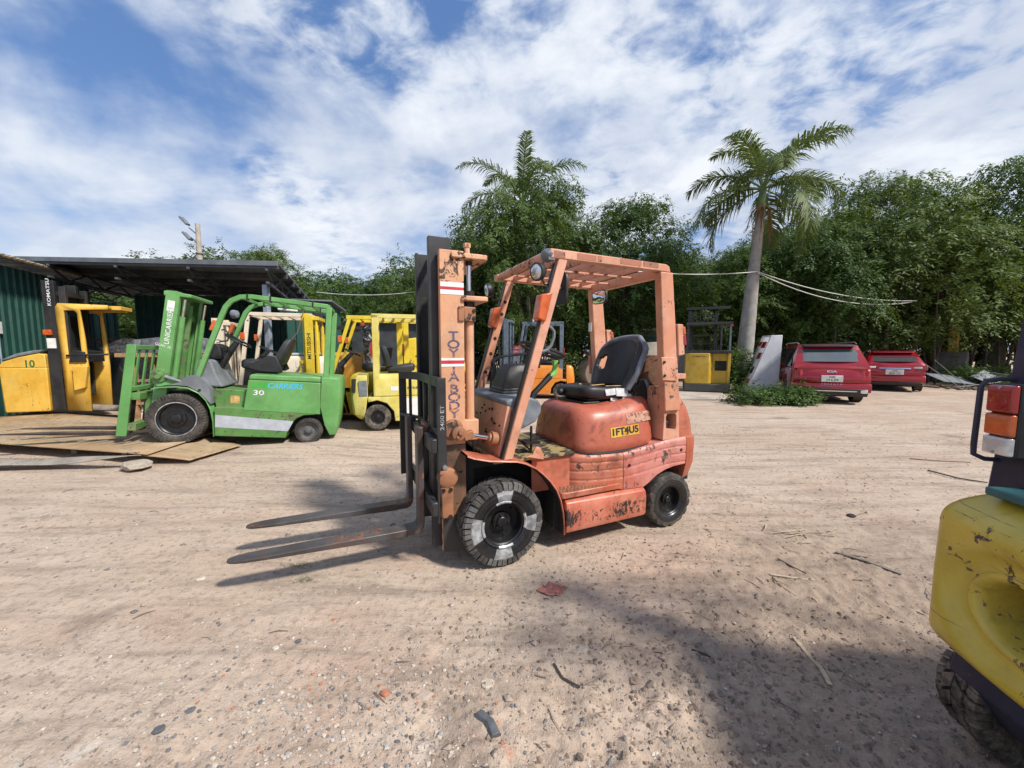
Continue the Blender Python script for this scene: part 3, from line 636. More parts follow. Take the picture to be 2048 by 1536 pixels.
    m.rings(rs); m.build('column_cover', MAT['black'], T, bev=.006)
    m = MB(); m.tube([(-.30, 0, 1.2), (-.60, 0, 1.49)], .035, 10); m.box(-.56, -.46, -.06, .06, 1.36, 1.42); m.build('steering_column', MAT['black'], T)
    # steering wheel
    m = MB(); ctr = Vector((-.605, 0, 1.505)); e1 = Vector((.94, 0, .34)); e2 = Vector((0, 1, 0))
    pts = [ctr + (e1 * math.cos(a) + e2 * math.sin(a)) * .195 for a in [2 * math.pi * i / 40 for i in range(41)]]
    m.tube(pts, .0135, 8, cap=False); nrm = e1.cross(e2)
    for a in (.5, 2.64, 4.71): m.tube([ctr - nrm * 0, ctr + (e1 * math.cos(a) + e2 * math.sin(a)) * .19], [.014, .010], 6)
    m.lathe([(.001, .02), (.035, .015), (.04, -.03), (.001, -.03)], ctr, nrm, 14); m.build('steering_wheel', MAT['black'], T)
    # levers
    m = MB(); m.tube([(-.50, .0, .98), (-.526, 0, 1.138), (-.61, 0, 1.215), (-.694, 0, 1.293)], [.028, .028, .026, .03], 8); lv = m.build('hand_lever', MAT['black'], T)
    m = MB(); m.tube([(-.685, 0, 1.285), (-.725, 0, 1.315), (-.735, 0, 1.36), (-.735, 0, 1.42)], [.03, .03, .024, .028], 8); m.build('lever_grip', MAT['lime'], lv)
    for yy in (-.30, -.36):
        m = MB(); m.tube([(-.27, yy, 1.14), (-.29, yy, 1.30), (-.285, yy, 1.40), (-.31, yy, 1.435), (-.36, yy, 1.45), (-.60, yy + .02, 1.475)], .010, 7); m.build('hydraulic_lever', MAT['black'], T)
    m = MB(); m.tube([(-.36, .30, .72), (-.36, .30, .93)], .010, 6); m.bar((-.36, .30, .74), (-.20, .20, .90), .012, .012); m.box(-.42, -.30, .22, .34, .80, .815); m.build('pedal', gr, T)
    # seat -------------------------------------------------------------------------
    m = MB(); m.box(-1.46, -.88, -.20, .22, 1.03, 1.075); m.box(-1.40, -.95, -.17, .19, 1.075, 1.10); m.build('seat_rail', gr, T, bev=.006)
    def cush(u, v):
        a = 2 * math.pi * u; ex = .42
        cx, cy = sgn(math.cos(a)) * abs(math.cos(a)) ** ex, sgn(math.sin(a)) * abs(math.sin(a)) ** ex
        r = [1.0 - .10, 1.0 - .02, 1.0, 1.0 - .02, .90, .60, .02][min(6, int(v * 6 + .5))]; z = [1.095, 1.11, 1.145, 1.18, 1.20, 1.198, 1.190][min(6, int(v * 6 + .5))]
        x = -1.15 + .28 * cx * r; y = .015 + .245 * cy * r
        return (x, y, z + .018 * cx * .5 - .02 * math.exp(-((y - .015) / .12) ** 2) * (r < .95) + .006 * math.sin(14 * x + 9 * y))
    m = MB(); m.grid(cush, 40, 7, closed_u=True); cu = m.build('seat_cushion', MAT['vinyl'], T, smooth=60, sub=1)
    m = MB()
    for (cx, cy, a, sx, sy, z) in ((-1.08, .13, .3, .17, .035, 1.207), (-1.20, .20, -.15, .15, .03, 1.20), (-.96, .05, 1.1, .07, .02, 1.212)):
        m.obox((cx, cy, z), (sx, sy, .006), (0.05, 0, a))
    m.build('torn_foam', MAT['foam'], cu, bev=.002)
    m = MB()
    for (cx, cy, cz, sx, sz, a) in ((-1.13, .262, 1.155, .12, .055, .05), (-1.24, .266, 1.148, .13, .07, -.08), (-1.30, .262, 1.10, .10, .05, .2), (-1.18, .245, 1.085, .09, .03, -.2)):
        m.obox((cx, cy, cz), (sx, .006, sz), (.25, a, 0.04))
    m.build('tape_patch', MAT['tape'], cu, bev=.002)
    m = MB(); m.lathe([(.001, -.03), (.022, -.03), (.03, -.01), (.03, .02), (.02, .03), (.001, .03)], (-.855, -.10, 1.135), (1, 0, 0), 12); m.tube([(-.90, -.10, 1.135), (-.86, -.10, 1.135)], .01, 6); m.build('seat_knob', MAT['black'], T)
    # backrest shell with arm hole
    nu, nv = 22, 18; vs = []; fs = []
    def back(u, v):
        yy = (u - .5) * 2; w = .235 + .05 * smooth01(v / .35)
        w2 = w * (1 - .30 * max(0, (v - .72) / .28) ** 2.5)
        wrap = .155 * abs(yy) ** 2.2 * (1 - .45 * v)
        return Vector((-1.415 - .11 * v + wrap, .015 + yy * w2, 1.17 + .445 * v - .035 * abs(yy) ** 3 * (v > .5) * (v - .5) * 2))
    for j in range(nv):
        for i in range(nu): vs.append(back(i / (nu - 1), j / (nv - 1)))
    for j in range(nv - 1):
        for i in range(nu - 1):
            hu = abs((i + .5) / (nu - 1) - .5) * 2; hv = (j + .5) / (nv - 1)
            if ((hu - .78) / .10) ** 2 + ((hv - .52) / .15) ** 2 < 1: continue
            fs.append((j * nu + i, j * nu + i + 1, (j + 1) * nu + i + 1, (j + 1) * nu + i))
    m = MB(); m.add(vs, fs); sb = m.build('seat_back', MAT['vinyl'], T, smooth=70, solid=.055, sub=2)
    m = MB(); pts = [back(1, j / 12) + Vector((-.035, .02, 0)) for j in range(13)] + [back(1 - k / 10, 1) + Vector((-.035, 0, .012)) for k in range(1, 11)] + [back(0, 1 - j / 12) + Vector((-.035, -.02, 0)) for j in range(13)]
    m.tube(pts, .026, 8); m.build('seat_back_piping', MAT['grey_plastic'], sb, smooth=60)
    m = MB(); m.prism([(-1.36, 1.07), (-1.50, 1.07), (-1.53, 1.12), (-1.525, 1.22), (-1.49, 1.26), (-1.42, 1.25), (-1.37, 1.17)], 'y', .245, .285); m.build('seat_hinge_cover', MAT['black'], T, bev=.012, seg=3)
    m = MB(); m.prism([(-1.455, 1.245), (-1.475, 1.25), (-1.515, 1.19), (-1.505, 1.17), (-1.49, 1.175)], 'y', .286, .298); m.build('recline_lever', MAT['grey_plastic'], T, bev=.004)
    m = MB(); m.obox((-1.36, .275, 1.19), (.055, .03, .09), (0, .5, 0)); bl = m.build('belt_buckle', MAT['black'], T, bev=.006)
    m = MB(); m.obox((-1.345, .278, 1.232), (.045, .024, .022), (0, .5, 0)); m.build('buckle_button', plain('buckle red', (.33, .08, .12), .4), bl, bev=.004)
    m = MB(); m.tube([(-1.50, .10, 1.14), (-1.54, .18, 1.15), (-1.575, .28, 1.12)], .015, 6); m.obox((-1.575, .26, 1.12), (.08, .06, .04), (0, 0, .4)); m.build('seat_belt', MAT['black'], T)
    # mast ----------------------------------------------------------------------------
    for s in (1, -1):
        yo = s * .345; yi = s * .290
        m = MB(); chan = [(.335, yo), (.335, yi), (.312, yi), (.312, yo - s * .022), (.195, yo - s * .022), (.195, yi), (.172, yi), (.172, yo)]
        m.prism(chan, 'z', .10, 2.165); om = m.build('mast_channel', [pm], T, bev=.004)
        m = MB()
        for z0, z1, mi in ((1.875, 1.905, 0), (1.905, 1.925, 1), (1.925, 1.956, 0), (1.395, 1.413, 0), (1.413, 1.437, 1), (1.437, 1.452, 0)):
            m.box(.174, .333, yo + s * .0005, yo + s * .002, z0, z1, mi)
        m.build('stripe', [MAT['white'], MAT['red_stripe']], om)
        if s == 1:
            m = MB()
            for ch, z in (('T', 1.594), ('O', 1.536), ('Y', 1.478), ('T', 1.372), ('A', 1.314), ('B', 1.236), ('O', 1.178), ('D', 1.120), ('Y', 1.062)):
                text_mesh(m, ch, (.248, yo + .0015, z + .006), (-1, 0, 0), (0, 0, 1), .080, 1.40, .016)
            m.build('lettering', MAT['navy_ink'], om, fix=False, smooth=0)
            m = MB(); m.box(.1715, .3355, yo + .0003, yo + .0012, .36, .86); m.build('grease_film', MAT['grease_film'], om)
        m = MB(); m.box(.171, .336, yo - s * .004, yo + s * .0015, .099, .36); m.build('lower_rail', bk, om)
        # inner channel, black
        a, b = s * .272, s * .222
        m = MB(); m.prism([(.392, a), (.392, b), (.372, b), (.372, a - s * .018), (.262, a - s * .018), (.262, b), (.242, b), (.242, a)], 'z', .115, 2.262); m.build('inner_channel', bk, T, bev=.003)
        # lift cylinder behind the channel
        m = MB(); m.tube([(.118, s * .285, .93), (.118, s * .285, 1.87)], .031, 14); m.tube([(.118, s * .285, 1.80), (.118, s * .285, 1.905)], .036, 14); cy = m.build('lift_cylinder', pm, T)
        m = MB(); m.tube([(.118, s * .285, 1.90), (.118, s * .285, 2.16)], .016, 12); m.build('rod', MAT['chrome'], cy)
        m = MB(); m.tube([(.118, s * .285, 1.80), (.118, s * .285, 1.91)], .039, 14); m.tube([(.118, s * .285, 2.085), (.118, s * .285, 2.11)], .024, 12); m.build('gland', gr, cy)
        m = MB(); m.box(.07, .172, s * .24, s * .335, .875, 1.02); m.build('cylinder_seat', pm, T, bev=.006)
        m = MB(); m.hexa([(.172, s * .26, 1.70), (.172, s * .26, 1.80), (.172, s * .352, 1.70), (.172, s * .352, 1.80), (.085, s * .26, 1.70), (.085, s * .26, 1.80), (.085, s * .332, 1.70), (.085, s * .332, 1.80)]); m.box(.172, .215, s * .348, s * .358, 1.70, 1.80); cl = m.build('cylinder_clamp', MAT['peach_dirty'], T, bev=.008)
        m = MB()
        for z in (1.725, 1.775): m.lathe([(.014, 0), (.014, .012), (.004, .013)], (.10, s * .333, z), (0, s, 0), 6)
        m.build('clamp_bolt', gr, cl)
        # tilt cylinder and trunnion
        m = MB(); m.lathe([(.001, 0), (.07, 0), (.075, .02), (.06, .035), (.001, .036)], (.265, yo, .965), (0, s, 0), 18); m.lathe([(.001, .03), (.05, .03), (.05, .07), (.03, .075), (.001, .076)], (.235, yo, .945), (0, s, 0), 16); m.lathe([(.02, .07), (.02, .095), (.001, .096)], (.225, yo, .955), (0, s, 0), 10); m.lathe([(.014, .07), (.014, .085), (.001, .086)], (.245, yo, .925), (0, s, 0), 8); m.obox((.165, yo + s * .045, .925), (.07, .05, .055), (0, .25, 0)); m.build('tilt_trunnion', MAT['peach_dirty'], T, bev=.004)
        m = MB(); m.tube([(.14, yo + s * .04, .922), (-.02, yo + s * .02, .880)], .017, 12); tc = m.build('tilt_rod', MAT['chrome'], T)
        m = MB(); m.tube([(.0, yo + s * .022, .885), (-.045, yo + s * .015, .872)], .05, 14); m.tube([(-.04, yo + s * .015, .874), (-.10, yo, .858)], .042, 14); m.tube([(.012, yo + s * .022, .888), (.0, yo + s * .022, .885)], .035, 12); m.build('tilt_gland', MAT['peach_dirty'], tc)
    m = MB(); m.prism([(.26, .365), (.02, .36), (.0, .345), (.0, -.345), (.02, -.36), (.26, -.365), (.26, -.29), (.19, -.285), (.18, -.20), (.18, .20), (.19, .285), (.26, .29)], 'z', 2.115, 2.152); m.build('mast_top_tie', pm, T, bev=.008, seg=3)
    m = MB(); m.prism([(.19, .365), (.01, .36), (.0, .345), (.0, -.345), (.01, -.36), (.19, -.365), (.19, -.30), (.155, -.29), (.155, .29), (.19, .30)], 'z', 1.838, 1.872); m.build('mast_middle_tie', pm, T, bev=.008, seg=3)
    m = MB(); m.box(.18, .24, -.29, .29, .62, .74); m.box(.175, .23, -.29, .29, .14, .26); m.build('mast_cross_member', MAT['peach_dirty'], T, bev=.006)
    m = MB(); m.box(.262, .285, -.225, .225, 2.19, 2.262); m.box(.28, .30, -.225, .225, 1.15, 1.25); m.build('inner_cross_bar', bk, T, bev=.004)
    m = MB(); m.lathe([(.001, 0), (.026, 0), (.026, .028), (.001, .028)], (.13, .285, 2.205), (0, 0, 1), 6); m.tube([(.13, .285, 2.15), (.13, .285, 2.21)], .02, 8); m.build('rod_nut', pm, T)
    for yy in (.10, -.10, .0):
        m = MB(); m.tube([(.17, yy, .5), (.165, yy, 1.2), (.17, yy, 1.95), (.20, yy, 2.06), (.235, yy, 2.06), (.27, yy, 1.95), (.275, yy, 1.3), (.30, yy, .9)], .014 if yy else .03, 7); m.build('lift_chain' if yy else 'hydraulic_hose', MAT['black'], T)
    m = MB(); m.tube([(.06, .20, .72), (.075, .225, 1.1), (.075, .225, 1.5), (.08, .23, 1.82)], .014, 7); m.build('hydraulic_hose', MAT['black'], T)
    # carriage, load backrest, forks ----------------------------------------------------
    m = MB(); m.box(.395, .435, -.50, .47, .84, .935); m.box(.395, .435, -.50, .47, .42, .515); m.build('carriage_bar', bk, T, bev=.008)
    m = MB()
    for s in (1, -1): m.box(.29, .395, s * .20 - .015, s * .20 + .015, .40, .95)
    m.build('carriage_bracket', bk, T, bev=.005)
    m = MB(); m.tube([(.33, .02, .86), (.33, .02, 1.02)], .035, 12); m.box(.30, .40, -.10, .14, .90, .96); m.build('carriage_anchor', ob, T, bev=.004)
    # side roller housings
    m = MB(); m.lathe([(.001, 0), (.066, 0), (.07, .02), (.07, .055), (.05, .065), (.001, .066)], (.312, .345, .645), (0, 1, 0), 22); m.build('side_roller', MAT['peach_dirty'], T, bev=.004)
    m = MB(); m.box(.275, .358, .346, .40, .365, .585); rb_ = m.build('roller_bracket', MAT['peach_dirty'], T, bev=.008)
    m = MB(); m.lathe([(.014, 0), (.014, .012), (.001, .013)], (.295, .40, .565), (0, 1, 0), 6); m.lathe([(.014, 0), (.014, .012), (.001, .013)], (.345, .40, .565), (0, 1, 0), 6); m.lathe([(.016, 0), (.016, .012), (.001, .013)], (.30, .40, .375), (0, 1, 0), 6); m.build('bracket_bolt', gr, rb_)
    # backrest frame: the far half is bent forward
    def bx(y): return .378 + (.0 if y > -.22 else (-.22 - y) * .42)
    def bz(y): return 0.0
    def brail(z0, z1, t0, t1):
        q = MB(); q.rings([[(bx(y) - t0, y, z0), (bx(y) + t1, y, z0), (bx(y) + t1, y, z1), (bx(y) - t0, y, z1)] for y in (.455, .1, -.22, -.36, -.50)]); return q
    lb = brail(1.268, 1.33, .02, .012).build('load_backrest', bk, T, bev=.004)
    brail(.95, .975, .015, .012).build('backrest_mid_bar', bk, lb, bev=.003)
    m = MB(); m.box(.333, .392, .452, .464, .72, 1.33); m.box(.378, .394, .44, .452, .36, 1.33); m.build('backrest_post', bk, lb, bev=.004)
    m = MB(); m.box(bx(-.5) - .05, bx(-.5) + .012, -.512, -.50, .43, 1.33); m.build('backrest_post', bk, lb, bev=.004)
    for yy in (-.36, .16, -.05):
        m = MB(); m.box(bx(yy) - .012, bx(yy) + .008, yy - .022, yy + .022, .96, 1.27); m.build('backrest_slat', bk, lb, bev=.003)
    m = MB(); text_mesh(m, '2400 ET', (.36, .466, 1.07), (0, 0, 1), (1, 0, 0), .036, 1.35, .004); m.build('chalk_marking', MAT['rubber_pale'], lb, fix=False)
    m = MB(); m.lathe([(.001, 0), (.016, 0), (.016, .014), (.001, .015)], (.35, .464, .745), (0, 1, 0), 10); m.build('post_bolt', MAT['steel'], lb)
    for yc in (.155, -.345):
        m = MB(); w = .115; fs_ = MAT['fork_steel']
        side = [(.438, .97), (.438, .275), (.448, .225), (.475, .205), (.54, .2), (1.0, .203), (1.52, .222), (1.625, .229), (1.625, .236), (1.45, .245), (.9, .247), (.56, .248), (.49, .252), (.484, .29), (.480, .97)]
        n = len(side); vs = []
        for sd in (-1, 1):
            for (x, z) in side:
                ww = w / 2
                if x > 1.55: ww = w / 2 * .45
                elif x > 1.5: ww = w / 2 * .8
                vs.append((x, yc + sd * ww, z))
        # taper and round the tip
        rows = [(.56, .5), (1.0, .5), (1.40, .5), (1.52, .46), (1.575, .38), (1.605, .27), (1.622, .12)]
        bot = lambda x: .195 + .026 * max(0, (x - .55) / 1.07); top = lambda x: .248 - .010 * max(0, (x - .9) / .72)
        rs = [[(x, yc - k * w, bot(x)), (x, yc + k * w, bot(x)), (x, yc + k * w, top(x)), (x, yc - k * w, top(x))] for x, k in rows]
        m.rings(rs); m.prism([(.438, .97), (.438, .29), (.443, .245), (.46, .215), (.49, .2), (.562, .2), (.562, .248), (.505, .25), (.487, .262), (.480, .29), (.480, .97)], 'y', yc - w / 2, yc + w / 2)
        m.box(.40, .44, yc - .035, yc + .035, .915, .965)
        m.build('fork', fs_, T, bev=.006)
    return T
def sgn(x): return -1.0 if x < 0 else 1.0
# ------------------------------------------------------------------ placing machines that stand on sloping ground
def pose(root, loc, yaw, pitch=0.0, roll=0.0):
    a, p = R(yaw), R(pitch)
    f = Vector((math.cos(a) * math.cos(p), math.sin(a) * math.cos(p), math.sin(p))); n = Vector((-math.sin(a), math.cos(a), 0)); u = f.cross(n)
    M = Matrix((f, n, u)).transposed(); root.location = loc; root.rotation_euler = (M @ Matrix.Rotation(R(roll), 3, 'X')).to_euler(); return root
MAT['green'] = paint('green machine paint', (0.105, 0.29, 0.078), (0.145, 0.36, 0.115), chip=(0.05, 0.04, 0.03), chips=0.69, grime=0.22, streak=0.3, dirt=(0.20, 0.19, 0.10), dirt_amt=0.28, rough=0.42)
MAT['green_dirty'] = paint('muddy green paint', (0.075, 0.20, 0.045), (0.10, 0.25, 0.06), chip=(0.06, 0.05, 0.035), chips=0.60, grime=0.4, streak=0.6, dirt=(0.22, 0.18, 0.12), dirt_amt=0.75, rough=0.6, seed=3)
MAT['grey_fender'] = plain('grey plastic fender', (0.17, 0.185, 0.20), 0.65, 0, 0.25, 5, 0.1)
MAT['silver'] = plain('silver stripe', (0.40, 0.43, 0.47), 0.45, 0.0, 0.12, 8)
def seat(T, x, z, y=0.0, w=.24, tilt=.28, mat=None, h=.42):
    mat = mat or MAT['vinyl']
    m = MB(); rs = []
    for dz, k in ((.0, .88), (.03, 1), (.08, 1), (.115, .93), (.125, .75)):
        rs.append([(x + .26 * cx * k, y + w * cy * k, z + dz + .03 * cx * (dz > .05)) for cx, cy in ((1, .8), (.85, 1), (-.85, 1), (-1, .8), (-1, -.8), (-.85, -1), (.85, -1), (1, -.8))])
    m.rings(rs); m.build('seat_cushion', mat, T, bev=.015, smooth=50)
    m = MB(); rs = []
    for t, k, th in ((0, .85, .06), (.06, 1, .075), (.5, 1, .07), (.85, .9, .06), (.97, .75, .05), (1.0, .5, .03)):
        xx = x - .22 - tilt * h * t; zz = z + .08 + h * t
        rs.append([(xx + th * .5, y - w * k * .8, zz), (xx + th, y - w * k, zz), (xx - th * .3, y - w * k, zz), (xx - th, y - w * k * .8, zz), (xx - th, y + w * k * .8, zz), (xx - th * .3, y + w * k, zz), (xx + th, y + w * k, zz), (xx + th * .5, y + w * k * .8, zz)])
    m.rings(rs); m.build('seat_back', mat, T, bev=.012, smooth=50)
    m = MB(); m.box(x - .24, x + .2, y - w * .8, y + w * .8, z - .05, z + .005); m.build('seat_base', MAT['greasy'], T)
def steer_wheel(T, c, tilt, r=.19, col_base=None):
    m = MB(); ctr = Vector(c); e1 = Vector((math.cos(tilt), 0, math.sin(tilt))); e2 = Vector((0, 1, 0)); nrm = e1.cross(e2)
    m.tube([ctr + (e1 * math.cos(a) + e2 * math.sin(a)) * r for a in [2 * math.pi * i / 32 for i in range(33)]], .014, 7, cap=False)
    for a in (0, 2.1, 4.2): m.tube([ctr, ctr + (e1 * math.cos(a) + e2 * math.sin(a)) * r], .012, 5)
    m.build('steering_wheel', MAT['black'], T)
    if col_base: m = MB(); m.tube([col_base, ctr], [.07, .04], 10); m.build('steering_column', MAT['black'], T)
def build_green():
    T = thing('forklift', 'bright green electric forklift with silver side stripe and forks lying on steel plates', 'forklift')
    pose(T, (-5.055, 5.996, .152), 200, 4.5)
    g, gd = MAT['green'], MAT['green_dirty']
    tm = [MAT['rubber']] * 4
    for s in (1, -1):
        m = MB(); m.lathe([(.236, .085), (.248, .088), (.248, .100), (.236, .102)], (.01, s * .445, .368), (0, s, 0), 48, cap=False); m.build('rim_ring', MAT['rubber_pale'], T)
        make_wheel(T, (.01, s * .445, .368), s, .37, .23, .235, 'block', 26, tm, rim_mat=MAT['rim_black'], dish=.35, hub_r=.11, bolts=6)
        make_wheel(T, (-1.70, s * .455, .205), s, .205, .17, .125, 'block', 26, tm, rim_mat=MAT['rim_grey'], dish=.3, hub_r=.06, bolts=8)
    m = MB(); m.tube([(.01, -.4, .36), (.01, .4, .36)], .08, 10); m.tube([(-1.7, -.4, .2), (-1.7, .4, .2)], .05, 8); m.build('axle', MAT['greasy'], T)
    # lower frame with arch for the rear wheel
    m = MB(); m.prism([(-.44, .555), (-.45, .12), (-1.385, .09), (-1.40, .18), (-1.44, .30), (-1.52, .40), (-1.62, .455), (-1.80, .47), (-1.80, .555)], 'y', -.54, .54); m.build('lower_body', gd, T, bev=.012, seg=3)
    for s in (1, -1):
        m = MB(); m.prism([(-.455, .44), (-.457, .255), (-1.412, .20), (-1.485, .36)], 'y', s * .5405, s * .5425); m.build('silver_stripe', MAT['silver'], T)
    # battery box
    m = MB(); m.prism([(-.805, .515), (-.86, .985), (-1.845, .985), (-1.858, .475)], 'y', -.545, .545); bb = m.build('battery_cover', g, T, bev=.012, seg=3)
    m = MB(); m.prism([(-.86, .99), (-.872, 1.055), (-.90, 1.07), (-1.84, 1.075), (-1.845, .99)], 'y', -.54, .54); m.build('battery_lid', g, T, bev=.02, seg=3)
    m = MB(); text_mesh(m, 'UNI', (-1.00, .547, .905), (-1, 0, 0), (0, 0, 1), .118, 1.05, .018, shear=.25, center=True, mat=0); text_mesh(m, 'CARRIERS', (-1.345, .547, .905), (-1, 0, 0), (0, 0, 1), .118, .92, .016, shear=.25, mat=1); text_mesh(m, '30', (-1.0, .547, .79), (-1, 0, 0), (0, 0, 1), .105, 1.45, .012, mat=2)
    m.build('lettering', [MAT['green_ink'], MAT['cyan_ink'], MAT['white_ink']], bb, fix=False, smooth=0)
    # counterweight with cut-out for the wheel
    m = MB(); rs = []
    for z, x1, yw in ((1.075, -2.09, .52), (1.065, -2.13, .538), (.98, -2.15, .54), (.60, -2.15, .54), (.30, -2.135, .52), (.13, -2.10, .48)):
        x0 = -1.853 if z > .46 else (-1.853 - (.46 - z) * .45); c = .07
        q = [(x0, yw, z), (x1 + c, yw, z), (x1 + c * .3, yw - c * .3, z), (x1, yw - c, z)]; rs.append(q + [(x, -y, zz) for x, y, zz in reversed(q)])
    m.rings(rs); m.build('counterweight', g, T, bev=.02, seg=3)
    m = MB(); m.box(-1.95, -1.45, -.40, .40, .25, .50); m.box(-.5, .3, -.32, .32, .20, .75); m.build('inner_frame', MAT['dark_void'], T)
    # floor, step wall, front fenders
    m = MB(); m.prism([(-.36, .82), (-.83, .80), (-.815, .50), (-.42, .52)], 'y', -.40, .40); m.build('floor_box', gd, T, bev=.01)
    m = MB(); m.box(-.60, -.72, .401, .404, .60, .72); m.build('paper_label', MAT['foam'], T)
    for s in (1, -1):
        pts = [(.30, .80), (.20, .83), (0, .845), (-.13, .83), (-.25, .765), (-.34, .66), (-.395, .53), (-.43, .35), (-.445, .13)]
        m = MB(); rs = [[(x, s * y, z + dz) for x, z in pts] for y, dz in ((.30, 0), (.56, 0), (.566, -.01), (.56, -.02), (.30, -.02))]
        m.rings(rs, False, False); m.build('fender', g, T, smooth=50)
        m = MB(); m.prism([(.30, .815), (.16, .845), (-.02, .905), (-.10, 1.0), (-.22, 1.02), (-.30, .94), (-.37, .82), (-.40, .60), (-.34, .675), (-.24, .785), (-.12, .85), (0, .862), (.15, .85)], 'y', s * .30, s * .555); m.build('fender_cover', MAT['grey_fender'], T, bev=.02, seg=3)
        m = MB(); m.lathe([(.02, 0), (.02, .004), (.001, .004)], (-.26, s * .556, .80), (0, s, 0), 12); m.build('cover_hole', MAT['dark_void'], T)
    m = MB(); m.prism([(-.12, 1.0), (-.20, 1.26), (-.34, 1.24), (-.40, 1.05), (-.50, .84), (-.3, .84)], 'y', -.36, .40); m.build('cowl', MAT['grey_fender'], T, bev=.03, seg=3)
    m = MB(); m.prism([(-.24, 1.25), (-.22, 1.40), (-.28, 1.50), (-.40, 1.46), (-.42, 1.26)], 'y', -.18, .22); m.build('display_housing', MAT['black'], T, bev=.03, seg=3)
    steer_wheel(T, (-.58, 0.05, 1.56), .5, .19, (-.34, .05, 1.15))
    seat(T, -.93, 1.13, 0.0, .25, .40, h=.45)
    for s in (1, -1):
        m = MB(); m.prism([(-.78, 1.15), (-.80, 1.20), (-1.05, 1.36), (-1.16, 1.36), (-1.26, 1.14), (-1.2, 1.10), (-.95, 1.10)], 'y', s * .25, s * .29); m.build('hip_guard', MAT['black'], T, bev=.012)
    # overhead guard: one bent tube each side
    for s in (1, -1):
        path = [(-.215, 1.0), (-.36, 1.50), (-.485, 1.92), (-.53, 2.05), (-.60, 2.15), (-.71, 2.215), (-.85, 2.237), (-1.4, 2.225), (-1.90, 2.212)]
        m = MB(); rs = []
        for i, (x, z) in enumerate(path):
            a = path[max(0, i - 1)]; b = path[min(len(path) - 1, i + 1)]; dx, dz = b[0] - a[0], b[1] - a[1]; L = math.hypot(dx, dz); nx, nz = -dz / L * .034, dx / L * .034
            yy = s * .48
            rs.append([(x + nx, yy - .03, z + nz), (x + nx, yy + .03, z + nz), (x - nx, yy + .03, z - nz), (x - nx, yy - .03, z - nz)])
        m.rings(rs); m.build('guard_side', g, T, bev=.008, smooth=40)
        m = MB(); m.hexa([(-1.875, s * .48 - .03, 1.05), (-1.875, s * .48 - .03, 2.20), (-1.875, s * .48 + .03, 1.05), (-1.875, s * .48 + .03, 2.20), (-1.955, s * .48 - .03, 1.05), (-1.955, s * .48 - .03, 2.20), (-1.955, s * .48 + .03, 1.05), (-1.955, s * .48 + .03, 2.20)]); m.build('rear_pillar', g, T, bev=.008)
        for x in (-.80, -1.10, -1.68):
            m = MB(); m.box(x - .012, x + .012, s * .48 - .034, s * .48 + .034, 2.18, 2.275); m.build('black_strap', MAT['black'], T)
    for x in (-.70, -.95, -1.18, -1.41, -1.64, -1.90):
        m = MB(); m.box(x - .02, x + .02, -.45, .45, 2.20, 2.245); m.build('guard_slat', g, T, bev=.004)
    m = MB(); m.box(-1.35, -1.05, -.30, -.24, 2.14, 2.17); m.build('work_lamp', MAT['white'], T, bev=.005)
    m = MB(); m.lathe([(.001, -.09), (.06, -.06), (.075, .0), (.07, .02), (.001, .02)], (-.38, .0 - .40, 2.0), (.9, -.3, -.1), 14); m.build('headlamp', MAT['grey_plastic'], T)
    for s in (1, -1):
        m = MB(); m.obox((-.36, s * .48 + .01 - s * .08, 1.76), (.05, .08, .16), (0, -.30, 0)); m.build('indicator', MAT['amber'], T, bev=.01)
    m = MB(); m.tube([(-.46, .40, 1.70), (-.50, .40, 1.72), (-.56, .40, 1.64), (-.54, .40, 1.55), (-.44, .40, 1.53)], .013, 7); m.build('grab_handle', MAT['black'], T)
    m = MB(); m.tube([(-1.26, -.2, 1.62), (-1.36, -.25, 1.78), (-1.44, -.3, 2.18)], .008, 6); m.build('belt_cord', MAT['rusty'], T)
    # mast, leaning back
    lean = lambda z: .343 - .088 * (z - .66)
    for s in (1, -1):
        m = MB(); y0, y1 = s * .30, s * .42
        for (a0, a1, ya, yb) in ((0, -.16, s * .395, s * .42), (0, -.022, s * .33, s * .395), (-.138, -.16, s * .33, s * .395)):
            m.hexa([(lean(.16) + a0, ya, .16), (lean(2.2) + a0, ya, 2.2), (lean(.16) + a0, yb, .16), (lean(2.2) + a0, yb, 2.2), (lean(.16) + a1, ya, .16), (lean(2.2) + a1, ya, 2.2), (lean(.16) + a1, yb, .16), (lean(2.2) + a1, yb, 2.2)])
        mc = m.build('mast_channel', g, T, bev=.004)
        m = MB(); m.hexa([(lean(.2) + .05, s * .25, .2), (lean(2.2) + .05, s * .25, 2.22), (lean(.2) + .05, s * .30, .2), (lean(2.2) + .05, s * .30, 2.22), (lean(.2) - .08, s * .25, .2), (lean(2.2) - .08, s * .25, 2.22), (lean(.2) - .08, s * .30, .2), (lean(2.2) - .08, s * .30, 2.22)]); m.build('inner_channel', gd, T, bev=.004)
        m = MB(); m.tube([(lean(.9) - .21, s * .36, .9), (lean(1.8) - .21, s * .36, 1.85)], .035, 10); cy = m.build('lift_cylinder', g, T)
        m = MB(); m.tube([(lean(1.8) - .21, s * .36, 1.84), (lean(2.1) - .21, s * .36, 2.1)], .02, 8); m.build('rod', MAT['chrome'], cy)
        m = MB(); m.lathe([(.001, 0), (.11, 0), (.10, .04), (.05, .05), (.045, .09), (.001, .09)], (lean(.95) - .06, s * .42, .98), (0, s, 0), 16); m.build('tilt_bracket', gd, T, bev=.005)
        m = MB(); m.prism([(lean(.9) - .10, 1.06), (lean(.9) - .16, .98), (-.02, .90), (-.02, .84), (lean(.8) - .06, .80), (lean(.8) + .02, .9)], 'y', s * .40, s * .44); m.build('tilt_arm', g, T, bev=.006)
